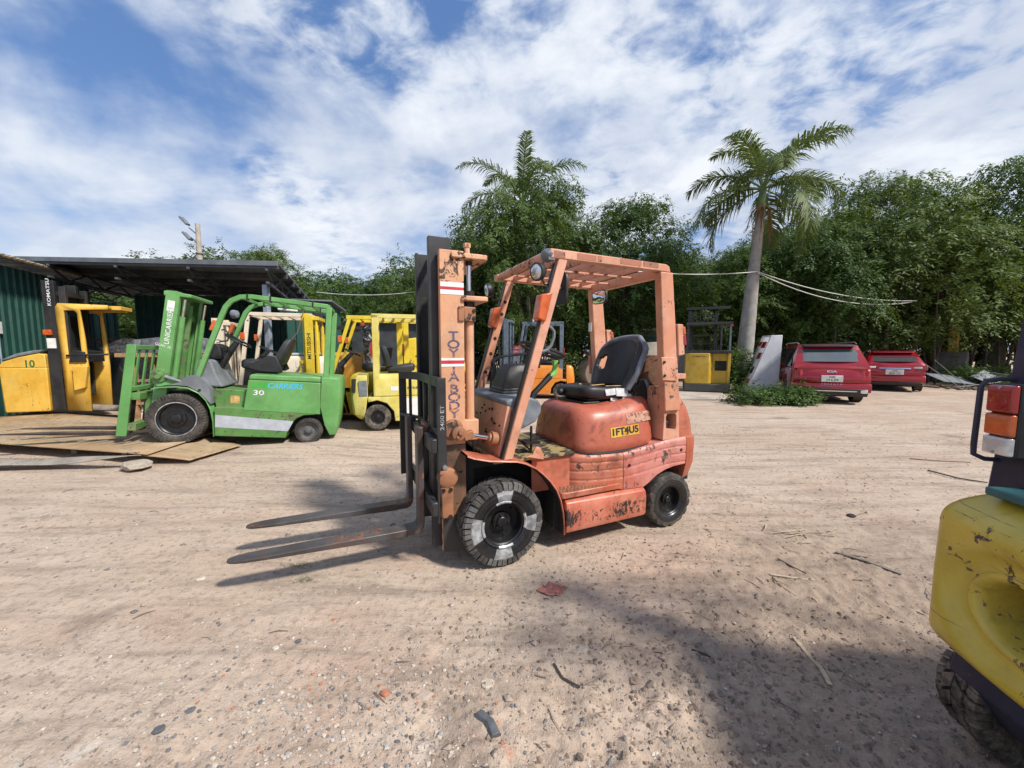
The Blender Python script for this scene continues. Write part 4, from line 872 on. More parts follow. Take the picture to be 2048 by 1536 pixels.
        m = MB(); m.tube([(lean(.95) - .14, s * .47, .98), (-.05, s * .47, .90)], .024, 10); m.build('tilt_rod', MAT['chrome'], T)
        if s == 1:
            z0 = 1.70; d = unit((-.088, 0, 1))
            m = MB(); text_mesh(m, 'UNICARRIERS', (lean(z0) - .085, .4215, z0), tuple(d), (1, 0, .088), .088, 1.0, .010, shear=.12); m.build('lettering', MAT['white_ink'], mc, fix=False, smooth=0)
            m = MB(); m.obox((lean(2.0) - .075, .4205, 1.99), (.085, .002, .15), (0, -.088, 0)); m.build('warning_label', MAT['white'], mc)
            m = MB(); text_mesh(m, 'QLMS 30', (lean(1.38) - .05, .4225, 1.41), tuple(d.cross(Vector((0, 1, 0)))) if False else (-1, 0, -.3), (-.3, 0, 1), .05, 1, .002); m.build('chalk_marking', MAT['white_ink'], mc, fix=False, smooth=0)
    m = MB(); m.hexa([(lean(2.1) + .02, -.42, 2.13), (lean(2.1) + .02, -.42, 2.2), (lean(2.1) + .02, .425, 2.13), (lean(2.1) + .02, .425, 2.2), (lean(2.1) - .30, -.42, 2.13), (lean(2.1) - .30, -.42, 2.18), (lean(2.1) - .30, .40, 2.13), (lean(2.1) - .30, .40, 2.18)]); m.build('mast_top_tie', g, T, bev=.012)
    m = MB(); m.box(.12, .17, -.33, .33, 1.80, 1.90); m.box(.20, .25, -.33, .33, .5, .6); m.build('mast_cross_member', gd, T, bev=.006)
    for yy in (-.12, .12): m = MB(); m.tube([(.22, yy, .4), (.10, yy, 2.1)], .015, 6); m.build('hydraulic_hose', MAT['black'], T)
    m = MB(); m.tube([(.20, 0, .4), (.08, 0, 2.05)], .045, 10); m.build('free_lift_cylinder', gd, T)
    # carriage, backrest, forks
    bz = lambda z: .505 - .088 * (z - 1.39) * .35
    m = MB()
    for s in (1, -1):
        m.hexa([(.60, s * .47 - .012, .10), (.505, s * .47 - .012, 1.40), (.60, s * .47 + .012, .10), (.505, s * .47 + .012, 1.40), (.72, s * .47 - .012, .10), (.61, s * .47 - .012, 1.40), (.72, s * .47 + .012, .10), (.61, s * .47 + .012, 1.40)])
    lb = m.build('backrest_side', g, T, bev=.006)
    m = MB(); m.box(.52, .60, -.47, .47, 1.33, 1.395); m.box(.555, .62, -.47, .47, .74, .80); m.build('backrest_bar', g, T, bev=.005)
    for yy in (-.30, -.10, .10, .30):
        m = MB(); m.hexa([(.585, yy - .025, .76), (.535, yy - .025, 1.36), (.585, yy + .025, .76), (.535, yy + .025, 1.36), (.605, yy - .025, .76), (.555, yy - .025, 1.36), (.605, yy + .025, .76), (.555, yy + .025, 1.36)]); m.build('backrest_slat', g, T, bev=.004)
    m = MB(); m.box(.46, .56, -.47, .47, .62, .72); m.box(.50, .60, -.47, .47, .18, .28); m.box(.36, .50, -.25, -.2, .2, .7); m.box(.36, .50, .2, .25, .2, .7); m.build('carriage', gd, T, bev=.006)
    for yc in (.14, -.28):
        m = MB(); m.prism([(.66, .72), (.70, .09), (.74, .055), (2.15, .045), (2.15, .052), (1.6, .085), (.78, .10), (.74, .14), (.70, .72)], 'y', yc - .06, yc + .06)
        m.v = [(x, yc + (y - yc) * (1 if x < 1.9 else .5), z) for x, y, z in m.v]; m.build('fork', MAT['fork_steel'], T, bev=.005)
    return T
# ------------------------------------------------------------------ the other lift trucks in the yard
MAT['pale_yellow'] = paint('pale yellow paint', (0.60, 0.50, 0.10), (0.68, 0.60, 0.20), chip=(0.08, 0.06, 0.04), chips=0.68, grime=0.2, streak=0.4, dirt=(0.25, 0.20, 0.10), dirt_amt=0.25, rough=0.45, seed=1)
MAT['yellow'] = paint('yellow paint', (0.66, 0.47, 0.015), (0.72, 0.55, 0.05), chip=(0.06, 0.04, 0.03), chips=0.68, grime=0.2, streak=0.3, dirt_amt=0.15, rough=0.42, seed=2)
MAT['komatsu_yellow'] = paint('amber yellow paint', (0.70, 0.39, 0.04), (0.74, 0.46, 0.08), chip=(0.10, 0.07, 0.04), chips=0.655, grime=0.2, streak=0.5, dirt=(0.36, 0.26, 0.14), dirt_amt=0.3, rough=0.5, seed=4)
MAT['old_yellow'] = paint('scuffed dull yellow paint', (0.52, 0.385, 0.035), (0.60, 0.47, 0.085), chip=(0.075, 0.05, 0.035), chips=0.625, grime=0.5, streak=0.2, dirt=(0.24, 0.18, 0.06), dirt_amt=0.45, rough=0.30, seed=9, scuff=-.055, scratch=.635)
MAT['cream'] = paint('cream paint', (0.66, 0.55, 0.40), (0.72, 0.63, 0.50), chip=(0.06, 0.04, 0.03), chips=0.67, grime=0.2, streak=0.4, dirt_amt=0.25, rough=0.5)
MAT['bright_orange'] = paint('bright orange paint', (0.72, 0.22, 0.02), (0.78, 0.28, 0.04), chips=0.72, grime=0.15, dirt_amt=0.1, rough=0.35)
MAT['amber_orange'] = paint('amber orange paint', (0.55, 0.27, 0.025), (0.60, 0.32, 0.05), chips=0.68, grime=0.25, dirt_amt=0.2, rough=0.45)
MAT['navy'] = paint('navy frame paint', (0.010, 0.014, 0.038), (0.016, 0.02, 0.05), chip=(0.03, 0.025, 0.02), chips=0.68, grime=0.2, dirt_amt=0.15, rough=0.5)
MAT['blue_grey'] = plain('blue grey steel', (0.12, 0.16, 0.20), 0.55, 0.2, 0.25, 8)
MAT['grey_paint'] = plain('mid grey paint', (0.20, 0.21, 0.23), 0.6, 0, 0.2, 6)
def cb_truck(T, col, col2=None, wb=1.5, fr=.30, rr=.225, hood=.98, guard=2.12, hw=.50, mast_h=2.1, mast_mat=None, forks=True, seat_on=True, mast_text=None, mast_ink=None, detail=False, vent=False, guard_mat=None, cw_mat=None, lean_front=.45, mast=True, ov=.42, tyre=None):
    """counterbalance truck, local origin at the front axle on the ground, +X towards the forks"""
    col2 = col2 or col; gm = guard_mat or col; mm = mast_mat or col; tm = [tyre or MAT['rubber_dusty']] * 4; cm = cw_mat or col
    for s in (1, -1):
        make_wheel(T, (0, s * (hw - .09), fr), s, fr, .18, fr * .55, 'block', 22, tm, dish=.5, detail=detail)
        make_wheel(T, (-wb, s * (hw - .08), rr), s, rr, .15, rr * .52, 'block', 22, tm, dish=.4, detail=detail)
    m = MB(); m.box(-wb - .1, .1, -hw + .18, hw - .18, .15, .62); m.build('frame', MAT['dark_void'], T)
    L = wb + ov
    # lower body with arches
    zc = hood * .60
    m = MB(); m.prism([(-.42, zc), (-.50, .15), (-wb + rr + .07, .15), (-wb + rr + .05, rr + .10), (-wb + rr * .7, rr * 2 + .02), (-wb, rr * 2 + .08), (-wb - .16, rr * 2 + .05), (-wb - .16, zc)], 'y', -hw, hw); m.build('lower_body', col, T, bev=.012)
    # hood / engine cover
    m = MB(); rs = []
    for z, k in ((zc + .004, 1), (hood * .9, .99), (hood * .97, .94), (hood, .84)):
        q = [(-.50 - (1 - k), hw * k), (-wb - .05, hw * k)]; rs.append([(q[0][0], q[0][1], z), (q[1][0], q[1][1], z), (q[1][0], -q[1][1], z), (q[0][0], -q[0][1], z)])
    m.rings(rs); hd = m.build('hood', col, T, bev=.02, seg=3)
    # counterweight
    m = MB(); rs = []
    for z, xr, yw in ((.20, -L + .12, hw * .82), (.30, -L + .03, hw * .95), (zc, -L, hw * .99), (hood * .92, -L + .04, hw * .97), (hood * .99, -L + .10, hw * .92)):
        c = .14; x0 = -wb - .165 if z > rr * 2 else -wb - .165 - (rr * 2 - z) * .3
        q = [(x0, yw, z), (xr + c, yw, z), (xr + c * .3, yw - c * .3, z), (xr, yw - c, z)]; rs.append(q + [(x, -y, zz) for x, y, zz in reversed(q)])
    m.rings(rs); cw = m.build('counterweight', cm, T, bev=.02, seg=3)
    if vent:
        for s in (1, -1):
            m = MB(); m.box(-L + .15, -wb - .17, s * hw * .985, s * hw * .995 + s * .006, zc + .02, hood * .9); m.build('vent_panel', MAT['grey_plastic'], cw, bev=.004)
            m = MB(); m.obox((-L + .085, s * hw * .92, (zc + hood) / 2 + .01), (.13, .02, hood * .9 - zc - .06), (0, 0, s * -.75)); m.build('vent_grille', MAT['dark_void'], cw)
    # floor, fenders, cowl
    m = MB(); m.box(-.52, .05, -hw + .08, hw - .08, .55, .62); m.build('floor_plate', MAT['greasy'], T)
    for s in (1, -1):
        pts = [(.25, fr * 2 + .08), (.0, fr * 2 + .12), (-.18, fr * 2 + .08), (-.32, fr * 1.6), (-.40, fr), (-.43, .16)]
        m = MB(); rs = [[(x, s * y, z + dz) for x, z in pts] for y, dz in ((hw - .22, 0), (hw + .005, 0), (hw, -.02), (hw - .22, -.02))]; m.rings(rs, False, False); m.build('fender', col, T, smooth=50)
    m = MB(); m.prism([(-.02, fr * 2), (-.08, 1.12), (-.26, 1.16), (-.30, 1.05), (-.18, .62)], 'y', -hw + .1, hw - .1); m.build('dashboard', MAT['black'], T, bev=.02)
    steer_wheel(T, (-.52, 0, 1.42), .45, .18, (-.22, 0, 1.08))
    if seat_on: seat(T, -.98, hood + .04, 0, .23, .25)
    # guard
    for s in (1, -1):
        y = s * (hw - .04)
        m = MB(); m.hexa([(-.06, y - .028, fr * 2 + .08), (-.06 - lean_front, y - .028, guard - .05), (-.06, y + .028, fr * 2 + .08), (-.06 - lean_front, y + .028, guard - .05), (-.13, y - .028, fr * 2 + .08), (-.13 - lean_front, y - .028, guard - .05), (-.13, y + .028, fr * 2 + .08), (-.13 - lean_front, y + .028, guard - .05)]); m.build('front_pillar', gm, T, bev=.006)
        m = MB(); m.box(-wb - .06, -wb + .05, y - .03, y + .03, hood * .6, guard - .02); m.build('rear_pillar', gm, T, bev=.006)
        m = MB(); m.box(-wb - .06, -lean_front - .03, y - .03, y + .03, guard - .075, guard); m.build('guard_rail', gm, T, bev=.006)
        m = MB(); m.box(-wb - .10, -wb - .06, y - .04, y + .04, 1.35, 1.60); m.build('tail_lamp', MAT['red_lens'], T, bev=.006)
        m = MB(); m.box(-.10 - lean_front * .65, -.02 - lean_front * .65, y - .04, y + .05, 1.62, 1.76); m.build('indicator', MAT['amber'], T, bev=.008)
    n = 6
    for k in range(n):
        x = -lean_front - .07 - k * (wb - lean_front - .02) / (n - 1)
        m = MB(); m.box(x - .02, x + .02, -hw + .06, hw - .06, guard - .06, guard - .01); m.build('guard_slat', gm, T)
    # mast
    if mast:
        for s in (1, -1):
            m = MB(); m.prism([(.32, s * .36), (.32, s * .29), (.30, s * .29), (.30, s * .338), (.19, s * .338), (.19, s * .29), (.17, s * .29), (.17, s * .36)], 'z', .12, mast_h); mc = m.build('mast_channel', mm, T, bev=.004)
            m = MB(); m.box(.24, .37, s * .23, s * .28, .12, mast_h + .04); m.build('inner_channel', mm, T)
            m = MB(); m.tube([(.11, s * .30, .5), (.11, s * .30, mast_h - .2)], .035, 8); m.tube([(.11, s * .30, mast_h - .2), (.11, s * .30, mast_h - .02)], .022, 8); m.build('lift_cylinder', mm, T)
            if mast_text:
                m = MB(); text_mesh(m, mast_text, (.245, s * .3625, mast_h - .62), (0, 0, 1), (s, 0, 0), .10, 1.05, .012); m.build('lettering', mast_ink or MAT['black_ink'], mc, fix=False, smooth=0)
        m = MB(); m.box(.05, .30, -.34, .34, mast_h - .10, mast_h - .03); m.box(.17, .24, -.3, .3, .6, .72); m.build('mast_tie', mm, T, bev=.006)
        m = MB(); m.tube([(.20, .0, .4), (.20, 0, mast_h - .25)], .04, 8); m.build('hydraulic_hose', MAT['black'], T)
        m = MB(); m.box(.38, .42, -.48, .48, .75, .85); m.box(.38, .42, -.48, .48, .35, .45); m.box(.38, .41, -.48, .48, 1.20, 1.26)
        for yy in (-.47, -.2, .2, .47): m.box(.385, .405, yy - .02, yy + .02, .8, 1.25)
        m.build('load_backrest', mm, T)
        if forks:
            for yc in (.25, -.25):
                m = MB(); m.prism([(.42, .85), (.42, .16), (.45, .12), (1.5, .12), (1.5, .13), (1.0, .155), (.50, .16), (.46, .19), (.46, .85)], 'y', yc - .05, yc + .05); m.build('fork', MAT['fork_steel'], T, bev=.004)
    return T
def build_yard_trucks():
    GZ = .05
    # pale yellow, facing right: its rear is towards us
    T = thing('forklift', 'pale yellow forklift with grey vent panel standing just right of the green one', 'forklift')
    pose(T, (-2.60 + 1.40 * math.cos(R(18)), 7.05 + .42 + 1.40 * math.sin(R(18)), GZ), 18)
    cb_truck(T, MAT['pale_yellow'], wb=1.42, fr=.30, rr=.235, hood=1.02, guard=2.12, hw=.52, mast_h=1.5, detail=True, vent=True, cw_mat=MAT['pale_yellow'], ov=.46, mast=False)
    m = MB(); m.box(-1.0, -.70, -.5225, -.5215, .20, .58); m.build('white_panel_label', MAT['white'], T)
    m = MB(); m.box(-1.18, -1.05, -.5225, -.5215, .72, .80); m.build('white_label', MAT['white'], T)
    m = MB()
    for a in (90, 210, 330):
        c, s = math.cos(R(a)), math.sin(R(a)); ox, oz = -.96 + .022 * c, .765 + .022 * s
        m.add([(-.96, -.5232, .765), (ox - .5 * .022 * s, -.5232, oz + .5 * .022 * c), (-.96 + .044 * c, -.5232, .765 + .044 * s), (ox + .5 * .022 * s, -.5232, oz - .5 * .022 * c)], [(0, 1, 2, 3)])
    text_mesh(m, 'MITSUBISHI', (-.74, -.5232, .765), (1, 0, 0), (0, 0, 1), .055, 1.05, .008); m.build('lettering', MAT['black_ink'], T, fix=False, smooth=0)
    # yellow, facing left, behind the green one
    T = thing('forklift', 'bright yellow forklift with lettered yellow mast rising behind the green truck', 'forklift')
    pose(T, (-3.95, 8.2, GZ), 196)
    cb_truck(T, MAT['yellow'], wb=1.5, fr=.32, rr=.25, hood=1.0, guard=2.17, hw=.52, mast_h=2.17, mast_text='MITSUBISHI', detail=False)
    # bright yellow behind the pale one, facing right
    T = thing('forklift', 'bright yellow forklift with yellow engine cover behind the pale yellow one', 'forklift')
    pose(T, (-1.05, 9.35, GZ), 20)
    cb_truck(T, MAT['yellow'], wb=1.5, fr=.32, rr=.25, hood=1.12, guard=2.18, hw=.52, mast_h=1.4, mast=False)
    m = MB(); m.prism([(-1.02, 1.12), (-1.10, 1.72), (-1.16, 1.76), (-1.48, 1.72), (-1.52, 1.12)], 'y', -.30, .30); m.build('engine_cover', MAT['yellow'], T, bev=.02)
    m = MB(); m.prism([(-1.0, 1.12), (-1.08, 1.76), (-1.15, 1.80), (-1.10, 1.76), (-1.03, 1.12)], 'y', -.32, .32); m.build('seat_backing', MAT['black'], T, bev=.01)
    # cream one under the shed roof
    T = thing('forklift', 'cream forklift with grey lower body parked under the shed roof', 'forklift')
    pose(T, (-5.60, 7.95, .10), 200)
    cb_truck(T, MAT['cream'], wb=1.35, fr=.30, rr=.22, hood=1.30, guard=2.16, hw=.52, mast_h=2.0, mast_text='KOMATSU', seat_on=False, lean_front=.2, ov=.34)
    m = MB(); m.box(-1.66, -.50, .521, .524, .20, .92); m.build('grey_side_panel', MAT['grey_paint'], T)
    m = MB(); text_mesh(m, '12', (-1.16, .5245, 1.13), (-1, 0, 0), (0, 0, 1), .20, 1.1, .015); m.build('number', MAT['white_ink'], T, fix=False, smooth=0)
    m = MB(); m.box(-1.5, -.75, -.45, .45, 1.31, 1.36); m.build('battery_lid', MAT['silver'], T, bev=.02)
    # bright orange one behind the middle machine
    T = thing('forklift', 'vivid orange forklift with red and white light bar beyond the middle one', 'forklift')
    pose(T, (.10, 12.6, 0), 172)
    cb_truck(T, MAT['bright_orange'], wb=1.5, fr=.32, rr=.25, hood=1.05, guard=2.4, hw=.52, mast_h=2.5, mast_mat=MAT['blue_grey'], guard_mat=MAT['blue_grey'], lean_front=.25, seat_on=True)
    m = MB(); m.box(-.62, -.54, -.52, .56, 2.41, 2.50, 0)
    for k in range(4): m.box(-.621, -.539, -.1 + k * .16, .06 + k * .16, 2.409, 2.501, 1 + k % 2)
    m.build('light_bar', [MAT['black'], MAT['red_lens'], MAT['white']], T)
    # amber reach truck with number, black mast behind it
    T = thing('reach_truck', 'amber orange reach truck with black mast between the two yellow forklifts', 'reach truck')
    pose(T, (-4.05, 9.7, GZ), 190)
    m = MB(); rs = []
    for z, k in ((.12, .9), (.3, 1), (1.1, 1), (1.32, .9), (1.42, .7)): rs.append([(-.45 * k, -.45 * k, z), (.40 * k, -.45 * k, z), (.48 * k, -.2, z), (.48 * k, .2, z), (.40 * k, .45 * k, z), (-.45 * k, .45 * k, z)])
    m.rings(rs); bd = m.build('body', MAT['amber_orange'], T, bev=.03, seg=3)
    m = MB(); text_mesh(m, '11', (.1, .456, 1.15), (-1, 0, 0), (0, 0, 1), .22, 1.1, .02); m.build('number', MAT['white_ink'], bd, fix=False, smooth=0)
    for s in (1, -1): m = MB(); m.box(.55, .72, s * .30 - .05, s * .30 + .05, .1, 2.35); m.build('mast_channel', MAT['black_steel'], T, bev=.005)
    m = MB(); m.box(.56, .70, -.3, .3, 2.2, 2.3); m.box(.56, .70, -.3, .3, 1.3, 1.4); m.build('mast_tie', MAT['black_steel'], T)
    m = MB(); m.box(.52, .545, .26, .36, 1.55, 1.85); m.build('yellow_label', MAT['yellow'], T)
    m = MB(); m.lathe([(.05, 0), (.06, .02), (.06, .12), (.03, .14), (.001, .14)], (-.35, .30, 2.05), (0, 0, 1), 12); m.build('beacon', MAT['amber'], T)
    m = MB(); m.box(-.45, -.38, .25, .33, 1.35, 2.05); m.box(-.45, -.38, -.33, -.25, 1.35, 2.05); m.box(-.46, .50, -.36, .36, 2.0, 2.05); m.build('guard', MAT['black_steel'], T)
    T = thing('wrapped_mast', 'black mast wrapped in torn shiny film between the yellow forklifts', 'mast', (-3.42, 9.35, GZ), .2)
    for s in (1, -1): m = MB(); m.box(-.06, .06, s * .25 - .04, s * .25 + .04, 0, 2.15); m.build('channel', MAT['black_steel'], T)
    wf, t, b = new_mat('shiny wrapping film'); b.inputs['Base Color'].default_value = (.20, .20, .21, 1); b.inputs['Roughness'].default_value = .15; t.put(b.inputs['Base Color'], t.mix(t.ramp(t.noise(t.coord(), 6, 6, .7, 1.0), .45, .6), (.02, .02, .022), (.5, .5, .52))); t.put(b.inputs['Normal'], t.bump(t.noise(t.coord(), 8, 6, .7, 1.0), 1.0, .05))
    m = MB(); m.grid(lambda u, v: ((.17 + .03 * math.sin(11 * v + 9 * u)) * math.cos(2 * math.pi * u), (.34 + .04 * math.sin(7 * v + 5 * u)) * math.sin(2 * math.pi * u), .9 + 1.15 * v), 28, 16, closed_u=True); m.build('film_wrap', wf, T, smooth=60)
    # reach truck number 10 on the far left
    T = thing('reach_truck', 'amber yellow reach truck numbered 10 with black mast by the green wall', 'reach truck')
    pose(T, (-9.38, 8.25, .21), 22); T.scale = (.66, .78, 1.06)
    ky = MAT['komatsu_yellow']
    m = MB(); rs = []
    for z, x0, x1 in ((.06, -1.40, -.36), (.10, -1.42, -.35), (.9, -1.46, -.35)): rs.append([(x0 + .08, -.5, z), (x1, -.5, z), (x1, .5, z), (x0 + .08, .5, z), (x0, .38, z), (x0, -.38, z)])
    m.rings(rs); m.prism([(-1.46, .9), (-.35, .9), (-.36, 1.15), (-.50, 1.17), (-.95, 1.10), (-1.28, 1.02)], 'y', -.5, .5); bd = m.build('battery_body', ky, T, bev=.02, seg=3)
    m = MB(); m.prism([(-1.30, 1.03), (-.95, 1.115), (-.50, 1.185), (-.40, 1.24), (-.62, 1.23), (-1.0, 1.17), (-1.35, 1.05)], 'y', -.48, .48); m.build('grey_top', MAT['grey_plastic'], T, bev=.02)
    m = MB(); text_mesh(m, '10', (-.72, -.503, .97), (1, 0, 0), (0, 0, 1), .19, 1.35, .02); m.build('number', plain('dark green ink', (.02, .13, .03), .6), bd, fix=False, smooth=0)
    for y in (-.42, .42):
        m = MB(); m.box(-.30, -.02, y - .06, y + .06, .08, 2.55); m.build('mast_channel', MAT['black_steel'], T, bev=.006)
        m = MB(); m.box(.06, .22, y - .05, y + .05, .3, 2.45); m.build('inner_channel', MAT['black_steel'], T, bev=.006)
    m = MB(); m.box(-.30, .2, -.42, .42, 2.28, 2.36); m.box(-.30, .2, -.42, .42, 1.2, 1.28); m.build('mast_tie', MAT['black_steel'], T)
    m = MB(); text_mesh(m, 'KOMATSU', (-.15, -.482, 2.33), (0, 0, 1), (-1, 0, 0), .11, 1.0, .015); m.build('lettering', MAT['white_ink'], T, fix=False, smooth=0)
    m = MB(); m.box(-.28, -.08, -.505, -.485, 1.27, 1.46); m.build('notice_label', MAT['white'], T)
    m = MB(); m.box(-.32, -.14, -.56, -.48, 1.52, 1.62); m.build('indicator', MAT['amber'], T, bev=.01)
    for y in (-.48, .48):
        m = MB()
        outl = [(.05, .06), (.60, .03), (.62, .9), (.60, 1.45), (.54, 2.02), (1.20, 2.04), (1.20, 2.12), (.05, 2.13), (-.02, 2.05), (-.02, 1.95)]
        hole = [(.17, 1.12), (.50, 1.14), (.47, 1.95), (.40, 2.0), (.17, 2.0)]
        bm = bmesh.new(); vo = [bm.verts.new((x, y, z)) for x, z in outl]; vi = [bm.verts.new((x, y, z)) for x, z in hole]
        bmesh.ops.triangle_fill(bm, edges=[bm.edges.new((vo[i], vo[(i + 1) % len(vo)])) for i in range(len(vo))] + [bm.edges.new((vi[i], vi[(i + 1) % len(vi)])) for i in range(len(vi))], use_beauty=True)
        bm.verts.index_update(); m.add([v.co for v in bm.verts], [tuple(v.index for v in f.verts) for f in bm.faces]); bm.free()
        m.build('side_frame', ky, T, solid=.06, smooth=30)
    m = MB(); m.box(.0, 1.2, -.46, .46, 2.06, 2.11); m.build('guard_roof', ky, T, bev=.006)
    m = MB(); m.box(1.15, 1.42, -.30, .30, 2.04, 2.12); m.build('guard_lip', ky, T, bev=.01)
    m = MB(); m.prism([(.30, .92), (.66, .92), (.56, .50), (.30, .45)], 'y', -.62, -.50); m.build('tray', ky, T, bev=.01)
    m = MB(); m.prism([(.20, 1.0), (.60, 1.0), (.58, 1.20), (.30, 1.24)], 'y', -.56, .3); m.tube([(.15, -.55, 1.13), (1.15, -.55, 1.15)], .022, 6); m.build('console', MAT['black'], T, bev=.02)
    m = MB(); m.box(.02, .10, -.3, .3, .5, 1.9); m.build('window_mesh', MAT['dark_void'], T)
# ------------------------------------------------------------------ ground
def vnoise(x, y, seed=0):
    xi = np.floor(x).astype(np.int64); yi = np.floor(y).astype(np.int64); xf = x - xi; yf = y - yi
    def h(a, b):
        n = (a * 374761393 + b * 668265263 + seed * 974711) & 0x7fffffff; n = ((n ^ (n >> 13)) * 1274126177) & 0x7fffffff
        return ((n ^ (n >> 16)) & 0xffff) / 65535.0
    u = xf * xf * (3 - 2 * xf); v = yf * yf * (3 - 2 * yf)
    return (h(xi, yi) * (1 - u) + h(xi + 1, yi) * u) * (1 - v) + (h(xi, yi + 1) * (1 - u) + h(xi + 1, yi + 1) * u) * v
def S01(t): t = np.clip(t, 0, 1); return t * t * (3 - 2 * t)
WHEELS = []
def wpt(lx, ly): c, s = math.cos(HA), math.sin(HA); return (HX + lx * c - ly * s, HY + lx * s + ly * c)
for lx, ly in ((-.055, .425), (-.055, -.425), (-1.585, .44), (-1.585, -.44)): WHEELS.append(wpt(lx, ly))
def hgt(x, y):
    x = np.asarray(x, float); y = np.asarray(y, float)
    h = .045 * S01((-x - 1.8) / 1.8) * S01((y - 4.2) / 1.5)
    r = (vnoise(x * .7, y * .7, 1) - .5) * .030 + (vnoise(x * 2.1 + 5, y * 2.6, 2) - .5) * .016
    st = (vnoise(x * 1.1 + y * .3, y * 6.5 - x * 1.2, 7) - .5) * .014          # ruts running across the yard
    near = np.exp(-np.maximum(0, y - 2.5) / 3.0)
    f = (vnoise(x * 9, y * 9, 3) - .5) * .010 + (vnoise(x * 23, y * 23, 4) - .5) * .007 + (vnoise(x * 55, y * 55, 5) - .5) * .004 + (vnoise(x * 95, y * 95, 6) - .5) * .003
    rough = .65 + 2.3 * S01((x * .55 - y + 2.5) / 1.6)
    h2 = r + st * (.5 + .5 * near) + f * near * rough
    # churned tyre prints in the soft soil on the near right
    for (px, py, a, wl, wd, ang) in ((.62, 1.42, R(18), .62, .24, R(38)), (1.20, 1.95, R(22), .60, .20, R(52)), (-.05, 1.27, R(4), .40, .13, R(62)), (2.6, 3.9, R(12), 1.1, .16, R(45))):
        dx, dy = x - px, y - py; u = dx * math.cos(a) + dy * math.sin(a); v = -dx * math.sin(a) + dy * math.cos(a)
        band = np.exp(-(v / wd) ** 4) * np.exp(-(u / wl) ** 4)
        wob = .05 * (vnoise(x * 7, y * 7, 9) - .5) + .03 * (vnoise(x * 17, y * 17, 10) - .5)
        ph = (dx * math.cos(ang) + dy * math.sin(ang) + wob) * 2 * math.pi / .082
        groove = np.exp(-(np.sin(ph / 2) / .30) ** 2) * S01((vnoise(x * 9, y * 9, 13) - .30) / .2)
        h2 = h2 + band * (.006 - groove * .017 + (vnoise(x * 14, y * 14, 15) - .5) * .012) * (.45 + .9 * vnoise(x * 3.3, y * 3.3, 11))
    for wx, wy in WHEELS: 
        k = 1 - np.exp(-((x - wx) ** 2 + (y - wy) ** 2) / .06); h2 = h2 * k - .006 * (1 - k)
    return h + h2 * (1 - .6 * S01((y - 9) / 10))
def H0(x, y): return float(hgt(np.array([x]), np.array([y]))[0])
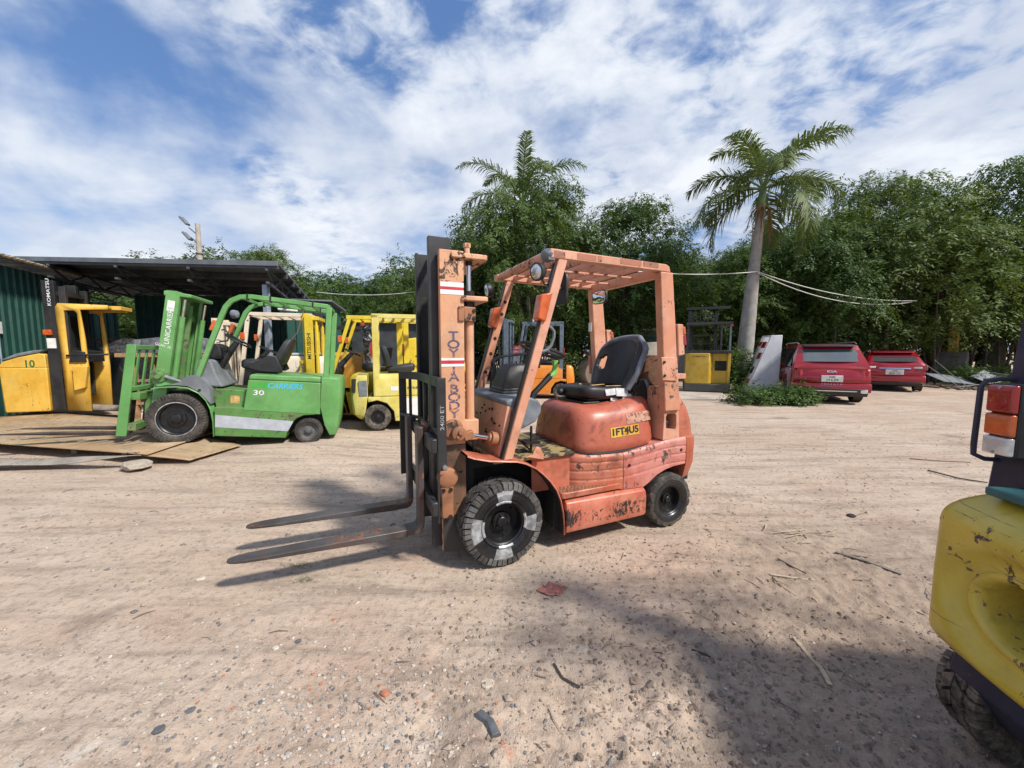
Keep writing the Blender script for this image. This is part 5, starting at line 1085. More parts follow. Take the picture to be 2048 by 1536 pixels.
def make_ground():
    def axis(lo, hi, step0, c0, grow, far):
        v = [c0]; 
        while v[-1] < far: d = v[-1] - c0; v.append(v[-1] + step0 + max(0, d - hi) * grow)
        return v
    xs = axis(0, 2.4, .014, 0, .045, 900); xs = [-a for a in reversed(xs[1:])] + xs
    ys = []; y = 1.0
    while y < 1200: ys.append(y); y += max(.011, (y - .3) * .0105) if y < 9 else (y - 4.0) * .035
    ys = [-900, -300, -100, -40, -15, -6, -3, -1.5, -.5, 0, .3, .55, .75, .9] + ys
    X, Y = np.meshgrid(np.array(xs), np.array(ys)); Z = hgt(X, Y)
    fade = np.clip((np.abs(X) - 25) / 30, 0, 1); Z = Z * (1 - fade) * (Y < 60)
    ny, nx = X.shape; V = np.stack([X, Y, Z], -1).reshape(-1, 3)
    idx = np.arange(ny * nx).reshape(ny, nx); Fq = np.stack([idx[:-1, :-1], idx[:-1, 1:], idx[1:, 1:], idx[1:, :-1]], -1).reshape(-1, 4)
    me = bpy.data.meshes.new('ground'); me.vertices.add(len(V)); me.vertices.foreach_set('co', V.ravel()); me.loops.add(Fq.size); me.loops.foreach_set('vertex_index', Fq.ravel())
    me.polygons.add(len(Fq)); me.polygons.foreach_set('loop_start', np.arange(0, Fq.size, 4)); me.polygons.foreach_set('use_smooth', np.ones(len(Fq), bool)); me.update(calc_edges=True)
    m, t, b = new_mat('packed yard dirt'); c = t.coord()
    big = t.noise(c, .55, 6, .6, .4); med = t.noise(t.scale(c, (1, 2.2, 1), rot=(0, 0, R(12))), 1.7, 7, .62, .3); fine = t.noise(c, 22, 6, .7); grit = t.noise(c, 110, 3, .7)
    col = t.mix(t.ramp(big, .35, .65), (.475, .362, .277), (.535, .428, .338))
    col = t.mix(t.math('MULTIPLY', t.ramp(t.noise(t.scale(c, (1, 1.6, 1), loc=(7, 3, 0)), .9, 5, .6), .52, .68), .38), col, (.445, .295, .225))
    streak = t.noise(t.scale(c, (.55, 4.2, 1), rot=(0, 0, R(10))), 1.2, 8, .68, .35)
    col = t.mix(t.math('MULTIPLY', t.ramp(streak, .48, .70), .62), col, (.225, .175, .135))
    col = t.mix(t.math('MULTIPLY', t.ramp(med, .48, .75), .42), col, (.27, .205, .152))
    col = t.mix(t.math('MULTIPLY', t.ramp(t.noise(t.scale(c, (1, 1, 1), loc=(2, 9, 0)), 1.3, 6, .6), .55, .75), .55), col, (.50, .415, .325))
    rut = t.noise(t.scale(c, (.30, 2.4, 1), rot=(0, 0, R(14)), loc=(3, 1, 0)), 2.0, 9, .72, .25)
    col = t.mix(t.math('MULTIPLY', t.ramp(rut, .52, .62), .38), col, (.24, .185, .145)); col = t.mix(t.math('MULTIPLY', t.ramp(rut, .42, .34), .5), col, (.54, .45, .365))
    oil = t.noise(t.scale(c, (1, 1.4, 1), loc=(11, 4, 0)), 1.1, 7, .66, .5)
    col = t.mix(t.math('MULTIPLY', t.ramp(oil, .60, .70), .55), col, (.17, .13, .105))
    # near truck's shade put into the colour of the churned soil on the near right, brick dust and pale mortar on the near left
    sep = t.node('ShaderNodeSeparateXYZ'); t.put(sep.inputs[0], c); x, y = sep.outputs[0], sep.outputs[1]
    near_shade = t.math('SUBTRACT', t.math('ADD', t.math('MULTIPLY', x, .70), t.math('MULTIPLY', t.math('SUBTRACT', big, .5), 1.8)), t.math('MULTIPLY', y, .42))
    near_shade = t.math('ADD', near_shade, t.math('MULTIPLY', t.math('SUBTRACT', med, .5), 1.6))
    col = t.mix(t.math('MULTIPLY', t.math('MULTIPLY', t.ramp(near_shade, -.60, .15), t.ramp(y, 4.2, 2.4)), .42), col, (.20, .152, .115))
    spot = t.noise(t.scale(c, (1, 1, 1), loc=(1.3, .4, 0)), 2.6, 6, .68, .3)
    zone = t.math('MULTIPLY', t.ramp(t.math('SUBTRACT', 1.75, y), 0, .45), t.ramp(t.math('SUBTRACT', .35, x), 0, .5))
    col = t.mix(t.math('MULTIPLY', t.math('MULTIPLY', zone, t.ramp(spot, .60, .68)), .75), col, (.50, .17, .10))
    spot2 = t.noise(t.scale(c, (1, 1, 1), loc=(5.3, 2.4, 0)), 2.2, 6, .7, .3)
    col = t.mix(t.math('MULTIPLY', t.math('MULTIPLY', zone, t.ramp(spot2, .56, .66)), .7), col, (.56, .50, .43))
    col = t.mix(t.math('MULTIPLY', t.ramp(fine, .48, .68), .52), col, (.19, .142, .108))
    col = t.mix(t.math('MULTIPLY', t.ramp(t.math('SUBTRACT', 1.0, fine), .55, .75), .4), col, (.55, .45, .35))
    col = t.mix(t.math('MULTIPLY', t.ramp(grit, .60, .72), .5), col, (.15, .115, .09))
    col = t.mix(t.math('MULTIPLY', t.ramp(grit, .28, .18), .5), col, (.60, .52, .43))
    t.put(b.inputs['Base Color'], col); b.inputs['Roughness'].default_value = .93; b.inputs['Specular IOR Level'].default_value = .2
    hh = t.math('ADD', t.math('MULTIPLY', fine, .6), t.math('ADD', t.math('MULTIPLY', grit, .35), t.math('MULTIPLY', streak, .5)))
    t.put(b.inputs['Normal'], t.bump(hh, 1.0, .018))
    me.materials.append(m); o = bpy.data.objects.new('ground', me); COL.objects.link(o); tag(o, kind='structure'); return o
def G(u, v, z=0.0):
    """where a sight line through photo point (u, v) meets the level z"""
    r = Vector(((u - 1024) / F_PX, 0, 0)); cp, sp = math.cos(PITCH), math.sin(PITCH); k = -(v - 768) / F_PX
    r += Vector((0, sp, cp)) * k + Vector((0, cp, -sp)); t = (z - EYE) / r.z; return Vector((0, 0, EYE)) + r * t
def rock(mb, c, s, rnd, n=7, mat=None, flat=.6):
    rs = []; ph = rnd.random() * 6
    for i in range(5):
        a = math.pi * (i + .3) / 5.6; rs.append([(c[0] + s * math.sin(a) * math.cos(2 * math.pi * j / n + ph) * (.75 + .5 * rnd.random()), c[1] + s * math.sin(a) * math.sin(2 * math.pi * j / n + ph) * (.7 + .45 * rnd.random()), c[2] - s * flat * math.cos(a) * (.85 + .3 * rnd.random())) for j in range(n)])
    mb.rings(rs, True, True, mat)
def scatter_gravel():
    rnd = np.random.default_rng(5); N = 26000
    y = 1.15 + 6.5 * rnd.random(N) ** 1.9; x = (rnd.random(N) - .5) * 2 * (1.45 * y + .3)
    cl = vnoise(x * 1.6 + 3, y * 1.6, 21); keep = rnd.random(N) < (.18 + 1.1 * np.clip(cl - .35, 0, 1) + .35 * (y < 2))
    x, y = x[keep], y[keep]; n = len(x); z = hgt(x, y)
    s = .0020 + .0075 * rnd.random(n) ** 4 + .0009 * y; s *= np.where(rnd.random(n) < .03, 1.9, 1)
    base = np.array([(1, 0, 0), (-1, 0, 0), (0, 1, 0), (0, -1, 0), (0, 0, 1), (0, 0, -1)], float); tri = np.array([(0, 2, 4), (2, 1, 4), (1, 3, 4), (3, 0, 4), (2, 0, 5), (1, 2, 5), (3, 1, 5), (0, 3, 5)])
    th = rnd.random(n) * 6.28; V = np.repeat(base[None], n, 0) * (.65 + .7 * rnd.random((n, 6, 1))) * s[:, None, None] * np.stack([1 + .5 * rnd.random(n), .8 + .4 * rnd.random(n), .45 + .35 * rnd.random(n)], -1)[:, None, :]
    c, sn = np.cos(th)[:, None], np.sin(th)[:, None]; V = np.stack([V[..., 0] * c - V[..., 1] * sn, V[..., 0] * sn + V[..., 1] * c, V[..., 2]], -1) + np.stack([x, y, z + s * .15], -1)[:, None, :]
    F = (tri[None] + 6 * np.arange(n)[:, None, None]).reshape(-1, 3)
    me = bpy.data.meshes.new('gravel'); me.from_pydata(V.reshape(-1, 3).tolist(), [], F.tolist())
    m, t, b = new_mat('gravel stones'); c_ = t.coord(); nz = t.noise(c_, 47, 0, .5); n2 = t.noise(c_, 31, 0, .5)
    col = t.mix(t.ramp(nz, .3, .7), (.20, .155, .12), (.40, .32, .25)); col = t.mix(t.ramp(n2, .64, .67), col, (.15, .148, .15)); col = t.mix(t.ramp(n2, .30, .27), col, (.52, .47, .41))
    t.put(b.inputs['Base Color'], col); b.inputs['Roughness'].default_value = .85; me.materials.append(m)
    o = bpy.data.objects.new('gravel', me); COL.objects.link(o); tag(o, kind='stuff', label='loose gravel and grit scattered over the dirt yard', cat='gravel')
def gravel_patch():
    rnd = random.Random(31); m = MB()
    for k in range(1700):
        u = rnd.gauss(640, 190); v = rnd.gauss(1450, 110)
        if v < 1230 or v > 1640: continue
        p = G(u, v); s = .0022 + .0085 * rnd.random() ** 3; mt = rnd.choices((0, 1, 2, 3), (5, 3, 1.2, .9 if u > 620 else .15))[0]
        rock(m, (p.x, p.y, H0(p.x, p.y) + s * .3), s, rnd, 5, mt, .6)
    o = m.build('gravel_patch', [plain('pale gravel', (.46, .41, .35), .85), plain('grey gravel', (.30, .28, .26), .85), plain('slate gravel', (.13, .13, .135), .8), plain('brick crumbs', (.38, .17, .105), .9)], smooth=0)
    tag(o, 'patch of pale gravel with brick crumbs in the foreground', 'gravel', kind='stuff')
def soil_clods():
    rng = np.random.default_rng(17); N = 5200; x = rng.normal(1.05, .75, N); y = 1.15 + np.abs(rng.normal(.55, .75, N)); k = (x < 1.15 * y + .25) & (y < 5) & (rng.random(N) < vnoise(x * 2.2, y * 2.2, 41) * 1.3); x, y = x[k], y[k]; n = len(x); z = hgt(x, y)
    s = .0025 + .012 * rng.random(n) ** 3.5
    base = np.array([(1, 0, -.3), (.3, .95, -.3), (-.8, .6, -.3), (-.8, -.6, -.3), (.3, -.95, -.3), (.5, .2, .7), (-.4, .35, .8), (-.1, -.5, .75)], float); tri = np.array([(0, 1, 5), (1, 6, 5), (1, 2, 6), (2, 3, 6), (3, 7, 6), (3, 4, 7), (4, 0, 5), (4, 5, 7), (5, 6, 7)])
    V = np.repeat(base[None], n, 0) * (.7 + .6 * rng.random((n, 8, 3))) * s[:, None, None] * np.array([1.25, 1, .75]); th = rng.random(n) * 6.28; c, sn = np.cos(th)[:, None], np.sin(th)[:, None]
    V = np.stack([V[..., 0] * c - V[..., 1] * sn, V[..., 0] * sn + V[..., 1] * c, V[..., 2]], -1) + np.stack([x, y, z], -1)[:, None, :]
    me = bpy.data.meshes.new('soil_clods'); me.from_pydata(V.reshape(-1, 3).tolist(), [], (tri[None] + 8 * np.arange(n)[:, None, None]).reshape(-1, 3).tolist()); me.materials.append(plain('soil clods', (.20, .15, .115), .95, 0, .4, 35, .4)); o = bpy.data.objects.new('soil_clods', me); COL.objects.link(o); tag(o, 'crumbly brown soil clods on the churned ground at right', 'soil', kind='stuff')
def scatter_twigs():
    rnd = random.Random(8); mb = MB()
    for k in range(400):
        if rnd.random() < .72: x, y = rnd.gauss(1.6, .9), 1.3 + abs(rnd.gauss(.9, 1.0))
        else: y = 1.4 + 7 * rnd.random() ** 1.4; x = (rnd.random() - .5) * 2.4 * y
        if x > 1.05 * y + .2 and y < 2: continue
        L = .010 + .065 * rnd.random() ** 2.6; a = rnd.gauss(-.3, .9); w = .0009 + .0020 * rnd.random() ** 1.5; z = H0(x, y) + w
        bend = rnd.uniform(-.25, .25); p = [(x - math.cos(a) * L, y - math.sin(a) * L, z), (x + bend * L * -math.sin(a), y + bend * L * math.cos(a), z + .003 + .006 * rnd.random()), (x + math.cos(a) * L, y + math.sin(a) * L, z)]
        mb.tube(p, [w, w, w * .6], 4, mat=rnd.choice((0, 0, 1, 2)))
    o = mb.build('twig_litter', [plain('grey twig', (.20, .16, .125), .9), plain('dark twig', (.09, .07, .055), .9), plain('straw', (.38, .30, .21), .9)], smooth=0)
    tag(o, kind='stuff', label='small twigs and straw strewn over the soil', cat='litter')
def litter():
    rnd = random.Random(21)
    wood = plain('grey weathered wood', (.20, .165, .135), .9, 0, .3, 30, .4); bark = plain('dark stick bark', (.07, .055, .045), .9, 0, .3, 40, .4); straw = plain('dry palm leaf', (.42, .34, .24), .85, 0, .25, 40, .3)
    def put(u, v): p = G(u, v); return Vector((p.x, p.y, H0(p.x, p.y)))
    def stick(pts, r, mat, name, label, cat, flat=False):
        ps = [put(*p) for p in pts]; ps = [p + Vector((0, 0, r * 1.2 + .004 * math.sin(3 * i))) for i, p in enumerate(ps)]
        m = MB()
        if flat:
            for i in range(len(ps) - 1): m.bar(ps[i], ps[i + 1], r * 3.2, r)
        else: m.tube(ps, [r * (1 - .4 * i / len(ps)) for i in range(len(ps))], 6)
        tag(m.build(name, mat, smooth=40), label, cat)
    stick([(1672, 1101), (1738, 1126), (1803, 1150)], .009, wood, 'plank', 'thin grey plank lying on the dirt right of the orange forklift', 'plank', True)
    stick([(1690, 1104), (1735, 1114)], .005, wood, 'wood_strip', 'short wood strip resting just above the thin grey plank', 'wood strip', True)
    stick([(1588, 1275), (1618, 1310), (1642, 1345), (1660, 1372)], .006, straw, 'palm_leaf', 'long curved pale dry leaf strip near the yellow counterweight', 'leaf', True)
    stick([(1556, 1115), (1580, 1130), (1612, 1148)], .005, bark, 'stick', 'dark stick on the dirt left of the thin grey plank', 'stick')
    stick([(1540, 1150), (1580, 1155), (1630, 1160)], .005, straw, 'palm_leaf', 'pale straw stalk crossing dark sticks on the dirt', 'leaf', True)
    stick([(1545, 1155), (1560, 1175), (1592, 1190)], .004, wood, 'twig', 'forked grey twig below the pale straw stalk', 'twig')
    stick([(1108, 1330), (1125, 1352), (1160, 1372)], .006, bark, 'stick', 'dark bent stick in front of the orange forklift', 'stick')
    stick([(1165, 1368), (1185, 1356), (1213, 1350)], .005, wood, 'stick', 'brown curved stick touching the dark bent one', 'stick')
    stick([(1070, 1352), (1092, 1356)], .004, wood, 'twig', 'small pale twig left of the dark bent stick', 'twig')
    stick([(1384, 1305), (1410, 1308), (1428, 1313)], .005, bark, 'stick', 'short dark stick in the churned soil', 'stick')
    stick([(1855, 945), (1920, 960), (1975, 968)], .010, bark, 'branch', 'thin dark branch far right on the pale dirt', 'branch')
    stick([(1820, 918), (1870, 922), (1940, 925)], .008, wood, 'branch', 'grey branch beyond the dark one on the pale dirt', 'branch')
    # flattened dry bundle
    c = put(1602, 1066); m = MB()
    for k in range(16):
        a = rnd.uniform(0, 3.1); L = rnd.uniform(.05, .13); p = c + Vector((rnd.gauss(0, .09), rnd.gauss(0, .05), .004 + .008 * rnd.random())); d = Vector((math.cos(a), math.sin(a) * .6, 0)) * L
        m.bar(p - d, p + d, .008, .003)
    tag(m.build('dry_leaf_bundle', straw), 'flattened bundle of pale dry leaf scraps on the dirt', 'leaves')
    # rubber offcut
    a, b = put(958, 1428), put(992, 1467); m = MB(); mid = (a + b) / 2 + Vector((.012, .006, .004))
    rs = []
    for p, w in ((a, .022), (a.lerp(mid, .5), .020), (mid, .019), (mid.lerp(b, .5), .021), (b, .024)):
        rs.append([p + Vector((-w, -w * .45, .002)), p + Vector((-w * .6, -w * .2, .020)), p + Vector((w * .6, w * .3, .022)), p + Vector((w, w * .45, .002))])
    m.rings(rs); tag(m.build('rubber_piece', plain('grey rubber', (.085, .09, .095), .6, 0, .25, 30, .3), bev=.003), 'bent dark grey rubber strip on the dirt in the foreground', 'rubber')
    def stone(u, v, s, col, label, flat=.5, name='stone'):
        p = put(u, v); m = MB()
        if flat < .35:   # broken flake, angular outline
            n = 7; pr = [(s * rnd.uniform(.55, 1.1) * math.cos(2 * math.pi * k / n), s * rnd.uniform(.5, .95) * math.sin(2 * math.pi * k / n)) for k in range(n)]; th = s * flat * .9
            m.rings([[(p.x + a, p.y + b, p.z - .004) for a, b in pr], [(p.x + a, p.y + b, p.z + th * .7 + .12 * a) for a, b in pr], [(p.x + a * .86 + .02 * s, p.y + b * .84, p.z + th + .10 * a) for a, b in pr]])
        else: rock(m, (p.x, p.y, p.z + s * flat * .45), s, rnd, 8, flat=flat)
        tag(m.build(name, plain('stone ' + label[:12], col, .9, 0, .2, 40, .5), smooth=25), label, 'stone')
    stone(976, 1366, .036, (.52, .44, .34), 'flat pale beige stone in front of the orange forklift', .3)
    stone(318, 1467, .022, (.10, .105, .11), 'dark smooth stone near the lower left', .5)
    stone(381, 1428, .018, (.12, .12, .125), 'dark grey stone beside pink dust at lower left', .5)
    stone(268, 1226, .017, (.13, .13, .13), 'small dark stone alone on the left dirt', .5)
    stone(597, 1284, .016, (.12, .12, .125), 'small dark stone below the fork shadow', .6)
    stone(1702, 1032, .035, (.03, .03, .03), 'black lump on the pale dirt right of the forklift', .5, 'lump')
    stone(402, 1159, .028, (.55, .49, .40), 'pale flat chip left of the fork tips', .25)
    stone(776, 1340, .030, (.40, .30, .24), 'brownish flat stone among the red brick dust', .3)
    stone(845, 1390, .050, (.43, .34, .27), 'large flat earthy slab among the brick dust', .12)
    stone(1165, 1300, .034, (.40, .35, .30), 'flat grey slab half buried right of the gravel', .14)
    stone(1270, 1355, .032, (.29, .195, .145), 'rusty brown flat clod in the churned soil', .14)
    stone(552, 1300, .018, (.50, .44, .37), 'white pebble right of the lower left stones', .5)
    stone(770, 1390, .020, (.38, .15, .09), 'red brick crumb among the brick dust', .5)
    # red rag
    c = put(1105, 1178); m = MB()
    def rag(u, v):
        r = (u * 2 - 1); q = (v * 2 - 1); x = r * .085 * (1 - .35 * q * q) + .02 * math.sin(4 * q); y = q * .075 * (1 - .45 * math.sin(2.2 * r) ** 2) + .015 * math.cos(6 * r)
        return (c.x + x, c.y + y, H0(c.x + x, c.y + y) + .005 + .009 * abs(math.sin(11 * r + 3 * q)) * abs(math.cos(5 * q + r)))
    m.grid(rag, 30, 26); tag(m.build('rag', plain('faded red cloth', (.33, .135, .11), .9, 0, .3, 40, .3), smooth=60), 'crumpled faded red rag on the dirt in front of the wheel', 'rag')
    # weeds under the fork
    for (u, v, s, lab) in ((598, 1130, .05, 'tuft of dry grass under the near fork shadow'), (610, 1160, .035, 'small dry weed tuft just below the fork shadow')):
        p = put(u, v); m = MB()
        for k in range(60):
            a = rnd.random() * 6.28; q = p + Vector((rnd.gauss(0, s), rnd.gauss(0, s * .5), 0)); L = rnd.uniform(.015, .035); e = q + Vector((math.cos(a) * L, math.sin(a) * L, L * .6)); m.bar(q, e, .003, .001, w2=.0005)
        tag(m.build('grass_tuft', plain('dry grass ' + lab[:6], (.20, .19, .11), .9), smooth=0), lab, 'grass')
# ------------------------------------------------------------------ steel plates on the left
def steel_plates():
    rp = paint('rusty ramp plate', (.34, .22, .115), (.42, .31, .19), chip=(.10, .06, .035), chips=.62, grime=.45, streak=.2, dirt=(.44, .35, .25), dirt_amt=.7, rough=.75, fade_scale=1.1)
    gp = paint('grey dusty plate', (.24, .21, .175), (.33, .29, .245), chip=(.10, .06, .04), chips=.62, grime=.4, dirt=(.40, .33, .26), dirt_amt=.6, rough=.8, seed=4)
    def sheet(name, pts, mat, label, th=.012, wob=.012, n=14, seed=1):
        a, b, c, d = [Vector(p) for p in pts]; m = MB(); r = random.Random(seed); ph = r.random() * 6
        def fn(u, v):
            p = a.lerp(b, u).lerp(d.lerp(c, u), v); return p + Vector((0, 0, wob * math.sin(4 * u + ph) * math.cos(3 * v + ph)))
        m.grid(fn, n, n); o = m.build(name, mat, solid=th, smooth=60); tag(o, label, 'steel plate'); return o
    P = sheet('steel_plate', [(-10.2, 5.95, .195), (-4.70, 4.86, .175), (-4.85, 6.6, .19), (-10.2, 8.2, .20)], rp, 'large rusty tan steel plate under the green forklift forks', wob=.006)
    m = MB()
    for k in range(22):
        for j in range(3):
            x = -9.6 + k * .20 + j * .06; y = 6.15 + j * .55 - (x + 10.2) * .19 + .0; m.bar((x, y, .208 - .0), (x + .12, y + .16, .207), .012, .006)
    o = m.build('tread_bars', gp, P); tag(o, kind='stuff')
    sheet('steel_plate', [(-4.78, 4.88, .150), (-4.22, 4.93, .075), (-4.12, 5.75, .07), (-4.78, 5.95, .155)], rp, 'small tan steel plate under the green forklift front wheel', wob=.004, seed=2)
    # folded ridge of plate along the back
    m = MB(); m.grid(lambda u, v: (-11.2 + 5.4 * u, 9.0 - 1.35 * u - .35 * (v - .5) + .03 * math.sin(9 * u), .23 + .12 * math.sin(math.pi * v) * (1 - .65 * u) + .015 * math.sin(14 * u)), 26, 7)
    tag(m.build('steel_plate', gp, solid=.012, smooth=60), 'grey bent plate edge in front of the reach truck numbered 10', 'steel plate')
    # curled skirt strip in front
    m = MB(); m.grid(lambda u, v: (-6.9 + 2.15 * u + .02 * math.sin(7 * u), 4.50 + .30 * u + .28 * v * (1 - .75 * u) + .05 * math.sin(5 * u), .075 + .10 * u ** 2 + .06 * v * (1 - u) + .018 * math.sin(8 * u + 2 * v) * (1 - .3 * v)), 30, 7)
    tag(m.build('steel_strip', gp, solid=.01, smooth=60), 'bent grey steel strip curling along the front of the plates', 'steel strip')
    for x, lab in ((-5.35, 'right steel foot under the raised plate'), (-6.25, 'left steel foot under the raised plate')):
        m = MB(); y = 4.93 + (-4.70 - x) * .2 + .14; m.box(x - .04, x + .04, y, y + .3, .03, .165); m.box(x - .07, x + .05, y - .05, y + .3, .015, .035); tag(m.build('support_foot', gp, bev=.004), lab, 'support')
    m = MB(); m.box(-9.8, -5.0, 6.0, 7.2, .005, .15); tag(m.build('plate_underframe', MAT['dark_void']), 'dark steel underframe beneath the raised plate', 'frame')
    rnd = random.Random(2); m = MB(); rock(m, (-4.72, 4.73, .075), .17, rnd, 9, flat=.36); tag(m.build('stone', plain('pale kerb stone', (.36, .31, .25), .9, 0, .2, 25, .5), smooth=30), 'pale rock wedged under the corner of the large plate', 'stone')
# ------------------------------------------------------------------ the dull yellow truck cut off by the right edge
def build_near():
    T = thing('forklift', 'scuffed dull yellow forklift with navy post cut off at the right edge', 'forklift', (1.515, 1.03, 0), R(-8))
    oy, nv = MAT['old_yellow'], MAT['navy']
    # counterweight: rounded block with a dished drawbar pocket in the rear face
    nz, ny = 30, 44
    def prof(z):   # rear x position and half width for a height
        k = (z - .40) / .60
        x = .0 + .055 * max(0, (.12 - k) / .12) ** 2 + .16 * max(0, (k - .80) / .20) ** 2.2; w = .405 - .02 * max(0, k - .5) - .05 * max(0, (k - .86) / .14) ** 2 - .02 * max(0, (.1 - k) / .1)
        return x, w
    def pt(u, k):
        z = .40 + .60 * k; x0, w = prof(z); a = (u - .5) * 2; r = .055
        L = w - r + r * 1.57 + .55; s = abs(a) * L; sg = 1 if a >= 0 else -1
        if s < w - r: x, y = x0, s
        elif s < w - r + r * 1.57: th = (s - (w - r)) / r; x, y = x0 + r * (1 - math.cos(th)), w - r + r * math.sin(th)
        else: x, y = x0 + r + (s - (w - r + r * 1.57)), w
        x += .035 * (y / .4) ** 2
        y *= sg; d = math.hypot((y - .10) * .92, (z - .655) * 1.12)
        if d < .25 and x < .3: x += .050 * smooth01((.25 - d) / .085)
        return (x, y, z)
    def holed(u, k): q = pt(u, k); return q[0] < .2 and math.hypot((q[1] - .10) * .92, (q[2] - .655) * 1.12) < .13
    us = sorted(set([i / 20 for i in range(21)] + [.5 + (i - 30) * .0075 for i in range(61)])); ks = [i / 46 for i in range(47)]
    m = MB(); nu = len(us); m.add([pt(u, k) for k in ks for u in us], [(j * nu + i, j * nu + i + 1, (j + 1) * nu + i + 1, (j + 1) * nu + i) for j in range(len(ks) - 1) for i in range(nu - 1) if not holed((us[i] + us[i + 1]) / 2, (ks[j] + ks[j + 1]) / 2)])
    top = [pt(u, 1) for u in us]; m.add(top + [(.75, p[1] * .9, 1.005) for p in top], [(i, i + 1, nu + i + 1, nu + i) for i in range(nu - 1)])
    bot = [pt(u, 0) for u in us]; m.add(bot + [(.75, p[1], .39) for p in bot], [(i, i + 1, nu + i + 1, nu + i) for i in range(nu - 1)])
    cw = m.build('counterweight', oy, T, smooth=50)
    m = MB(); rs = []
    for r, x in ((.158, .058), (.150, .048), (.138, .047), (.126, .056), (.118, .085), (.112, .14), (.10, .30)): rs.append([(x, .10 + r * math.cos(a) / .92, .655 + r * math.sin(a) / 1.12) for a in [2 * math.pi * k / 48 for k in range(48)]])
    m.rings(rs, True, False); m.build('pocket_lip', oy, cw, smooth=60)
    m = MB(); m.lathe([(.001, 0), (.14, 0), (.14, .05), (.001, .05)], (.30, .10, .655), (1, 0, 0), 24); m.build('drawbar_pocket', MAT['dark_void'], cw)
    m = MB(); m.tube([(.13, .10, .55), (.13, .10, .76)], .018, 10); m.build('drawbar_pin', MAT['greasy'], cw)
    m = MB(); m.box(.10, .62, -.30, .30, 1.0, 1.03); m.build('teal_cover', plain('teal cover', (.03, .12, .125), .5), T, bev=.008)
    # navy chassis under it, wheels
    m = MB(); m.prism([(.12, .392), (.10, .30), (.20, .16), (1.9, .16), (1.9, .75), (.75, .75), (.75, .392)], 'y', -.36, .36); m.build('frame', nv, T, bev=.01)
    for s in (1, -1):
        make_wheel(T, (.32, s * .33, .23), s, .23, .15, .13, 'block', 20, [MAT['rubber_dusty']] * 4, dish=.4)
        make_wheel(T, (1.75, s * .40, .30), s, .30, .18, .16, 'block', 20, [MAT['rubber']] * 4, dish=.4)
    m = MB(); m.box(.75, 1.6, -.44, .44, .45, 1.0); m.build('hood', oy, T, bev=.03, seg=3)
    seat(T, 1.15, 1.04)
    # guard
    for s in (1,):
        m = MB(); m.hexa([(.185, .265, .96), (.265, .245, 2.14), (.185, .385, .96), (.265, .365, 2.14), (.31, .265, .96), (.39, .245, 2.14), (.31, .385, .96), (.39, .365, 2.14)]); m.build('rear_post', nv, T, bev=.008)
        # tail lamp: red, amber, clear
        yl = s * .312; hs = None
        LX = .150
        m = MB(); m.box(LX, LX + .045, yl - .046, yl + .046, 1.135, 1.388); hs = m.build('tail_lamp', MAT['black'], T, bev=.006)
        for nm, z0, z1, mt in (('red_lens', 1.287, 1.383, MAT['red_lens']), ('amber_lens', 1.207, 1.283, MAT['amber']), ('clear_lens', 1.140, 1.203, MAT['clear_lens'])):
            m = MB(); rs = []
            for dx, k in ((0, 1), (-.012, 1), (-.020, .93), (-.024, .75)):
                h2, w2, zc = (z1 - z0) / 2 * k, .042 * (1 - (1 - k) * .6), (z0 + z1) / 2; rs.append([(LX + dx, yl - w2, zc - h2), (LX + dx, yl + w2, zc - h2), (LX + dx, yl + w2, zc + h2), (LX + dx, yl - w2, zc + h2)])
            m.rings(rs); m.build(nm, mt, hs, bev=.004, seg=2)
        m = MB(); m.lathe([(.028, -.002), (.026, .003), (.001, .006)], (LX - .024, yl, 1.325), (-1, 0, 0), 20); m.build('reflector', MAT['red_lens'], hs)
        m = MB()
        for z in (1.15, 1.375): m.lathe([(.005, 0), (.005, .003), (.001, .004)], (LX - .023, yl, z), (-1, 0, 0), 8)
        m.build('lens_screw', MAT['steel'], hs)
        yo = yl + .072; m = MB(); m.tube([(.25, yo - .03, 1.108), (.16, yo - .012, 1.108), (.135, yo, 1.122), (.133, yo, 1.16), (.137, yo, 1.37), (.148, yo - .004, 1.393), (.18, yo - .015, 1.400), (.26, yo - .04, 1.400)], .0085, 8); m.build('lamp_guard', nv, T)
    m = MB(); m.box(1.55, 1.7, -.36, .36, .7, 1.12); m.build('dashboard', MAT['black'], T, bev=.02)
    for y in (.325, -.325):
        m = MB(); m.box(.20, 1.50, y - .035, y + .035, 2.145, 2.21); m.build('guard_rail', nv, T, bev=.006)
        m = MB(); m.bar((1.85, y, .7), (1.48, y, 2.16), .06, .06); m.build('front_post', nv, T)
    for k in range(6): m = MB(); x = .30 + k * .22; m.box(x - .03, x + .03, -.29, .29, 2.15, 2.20); m.build('guard_slat', nv, T)
    return T
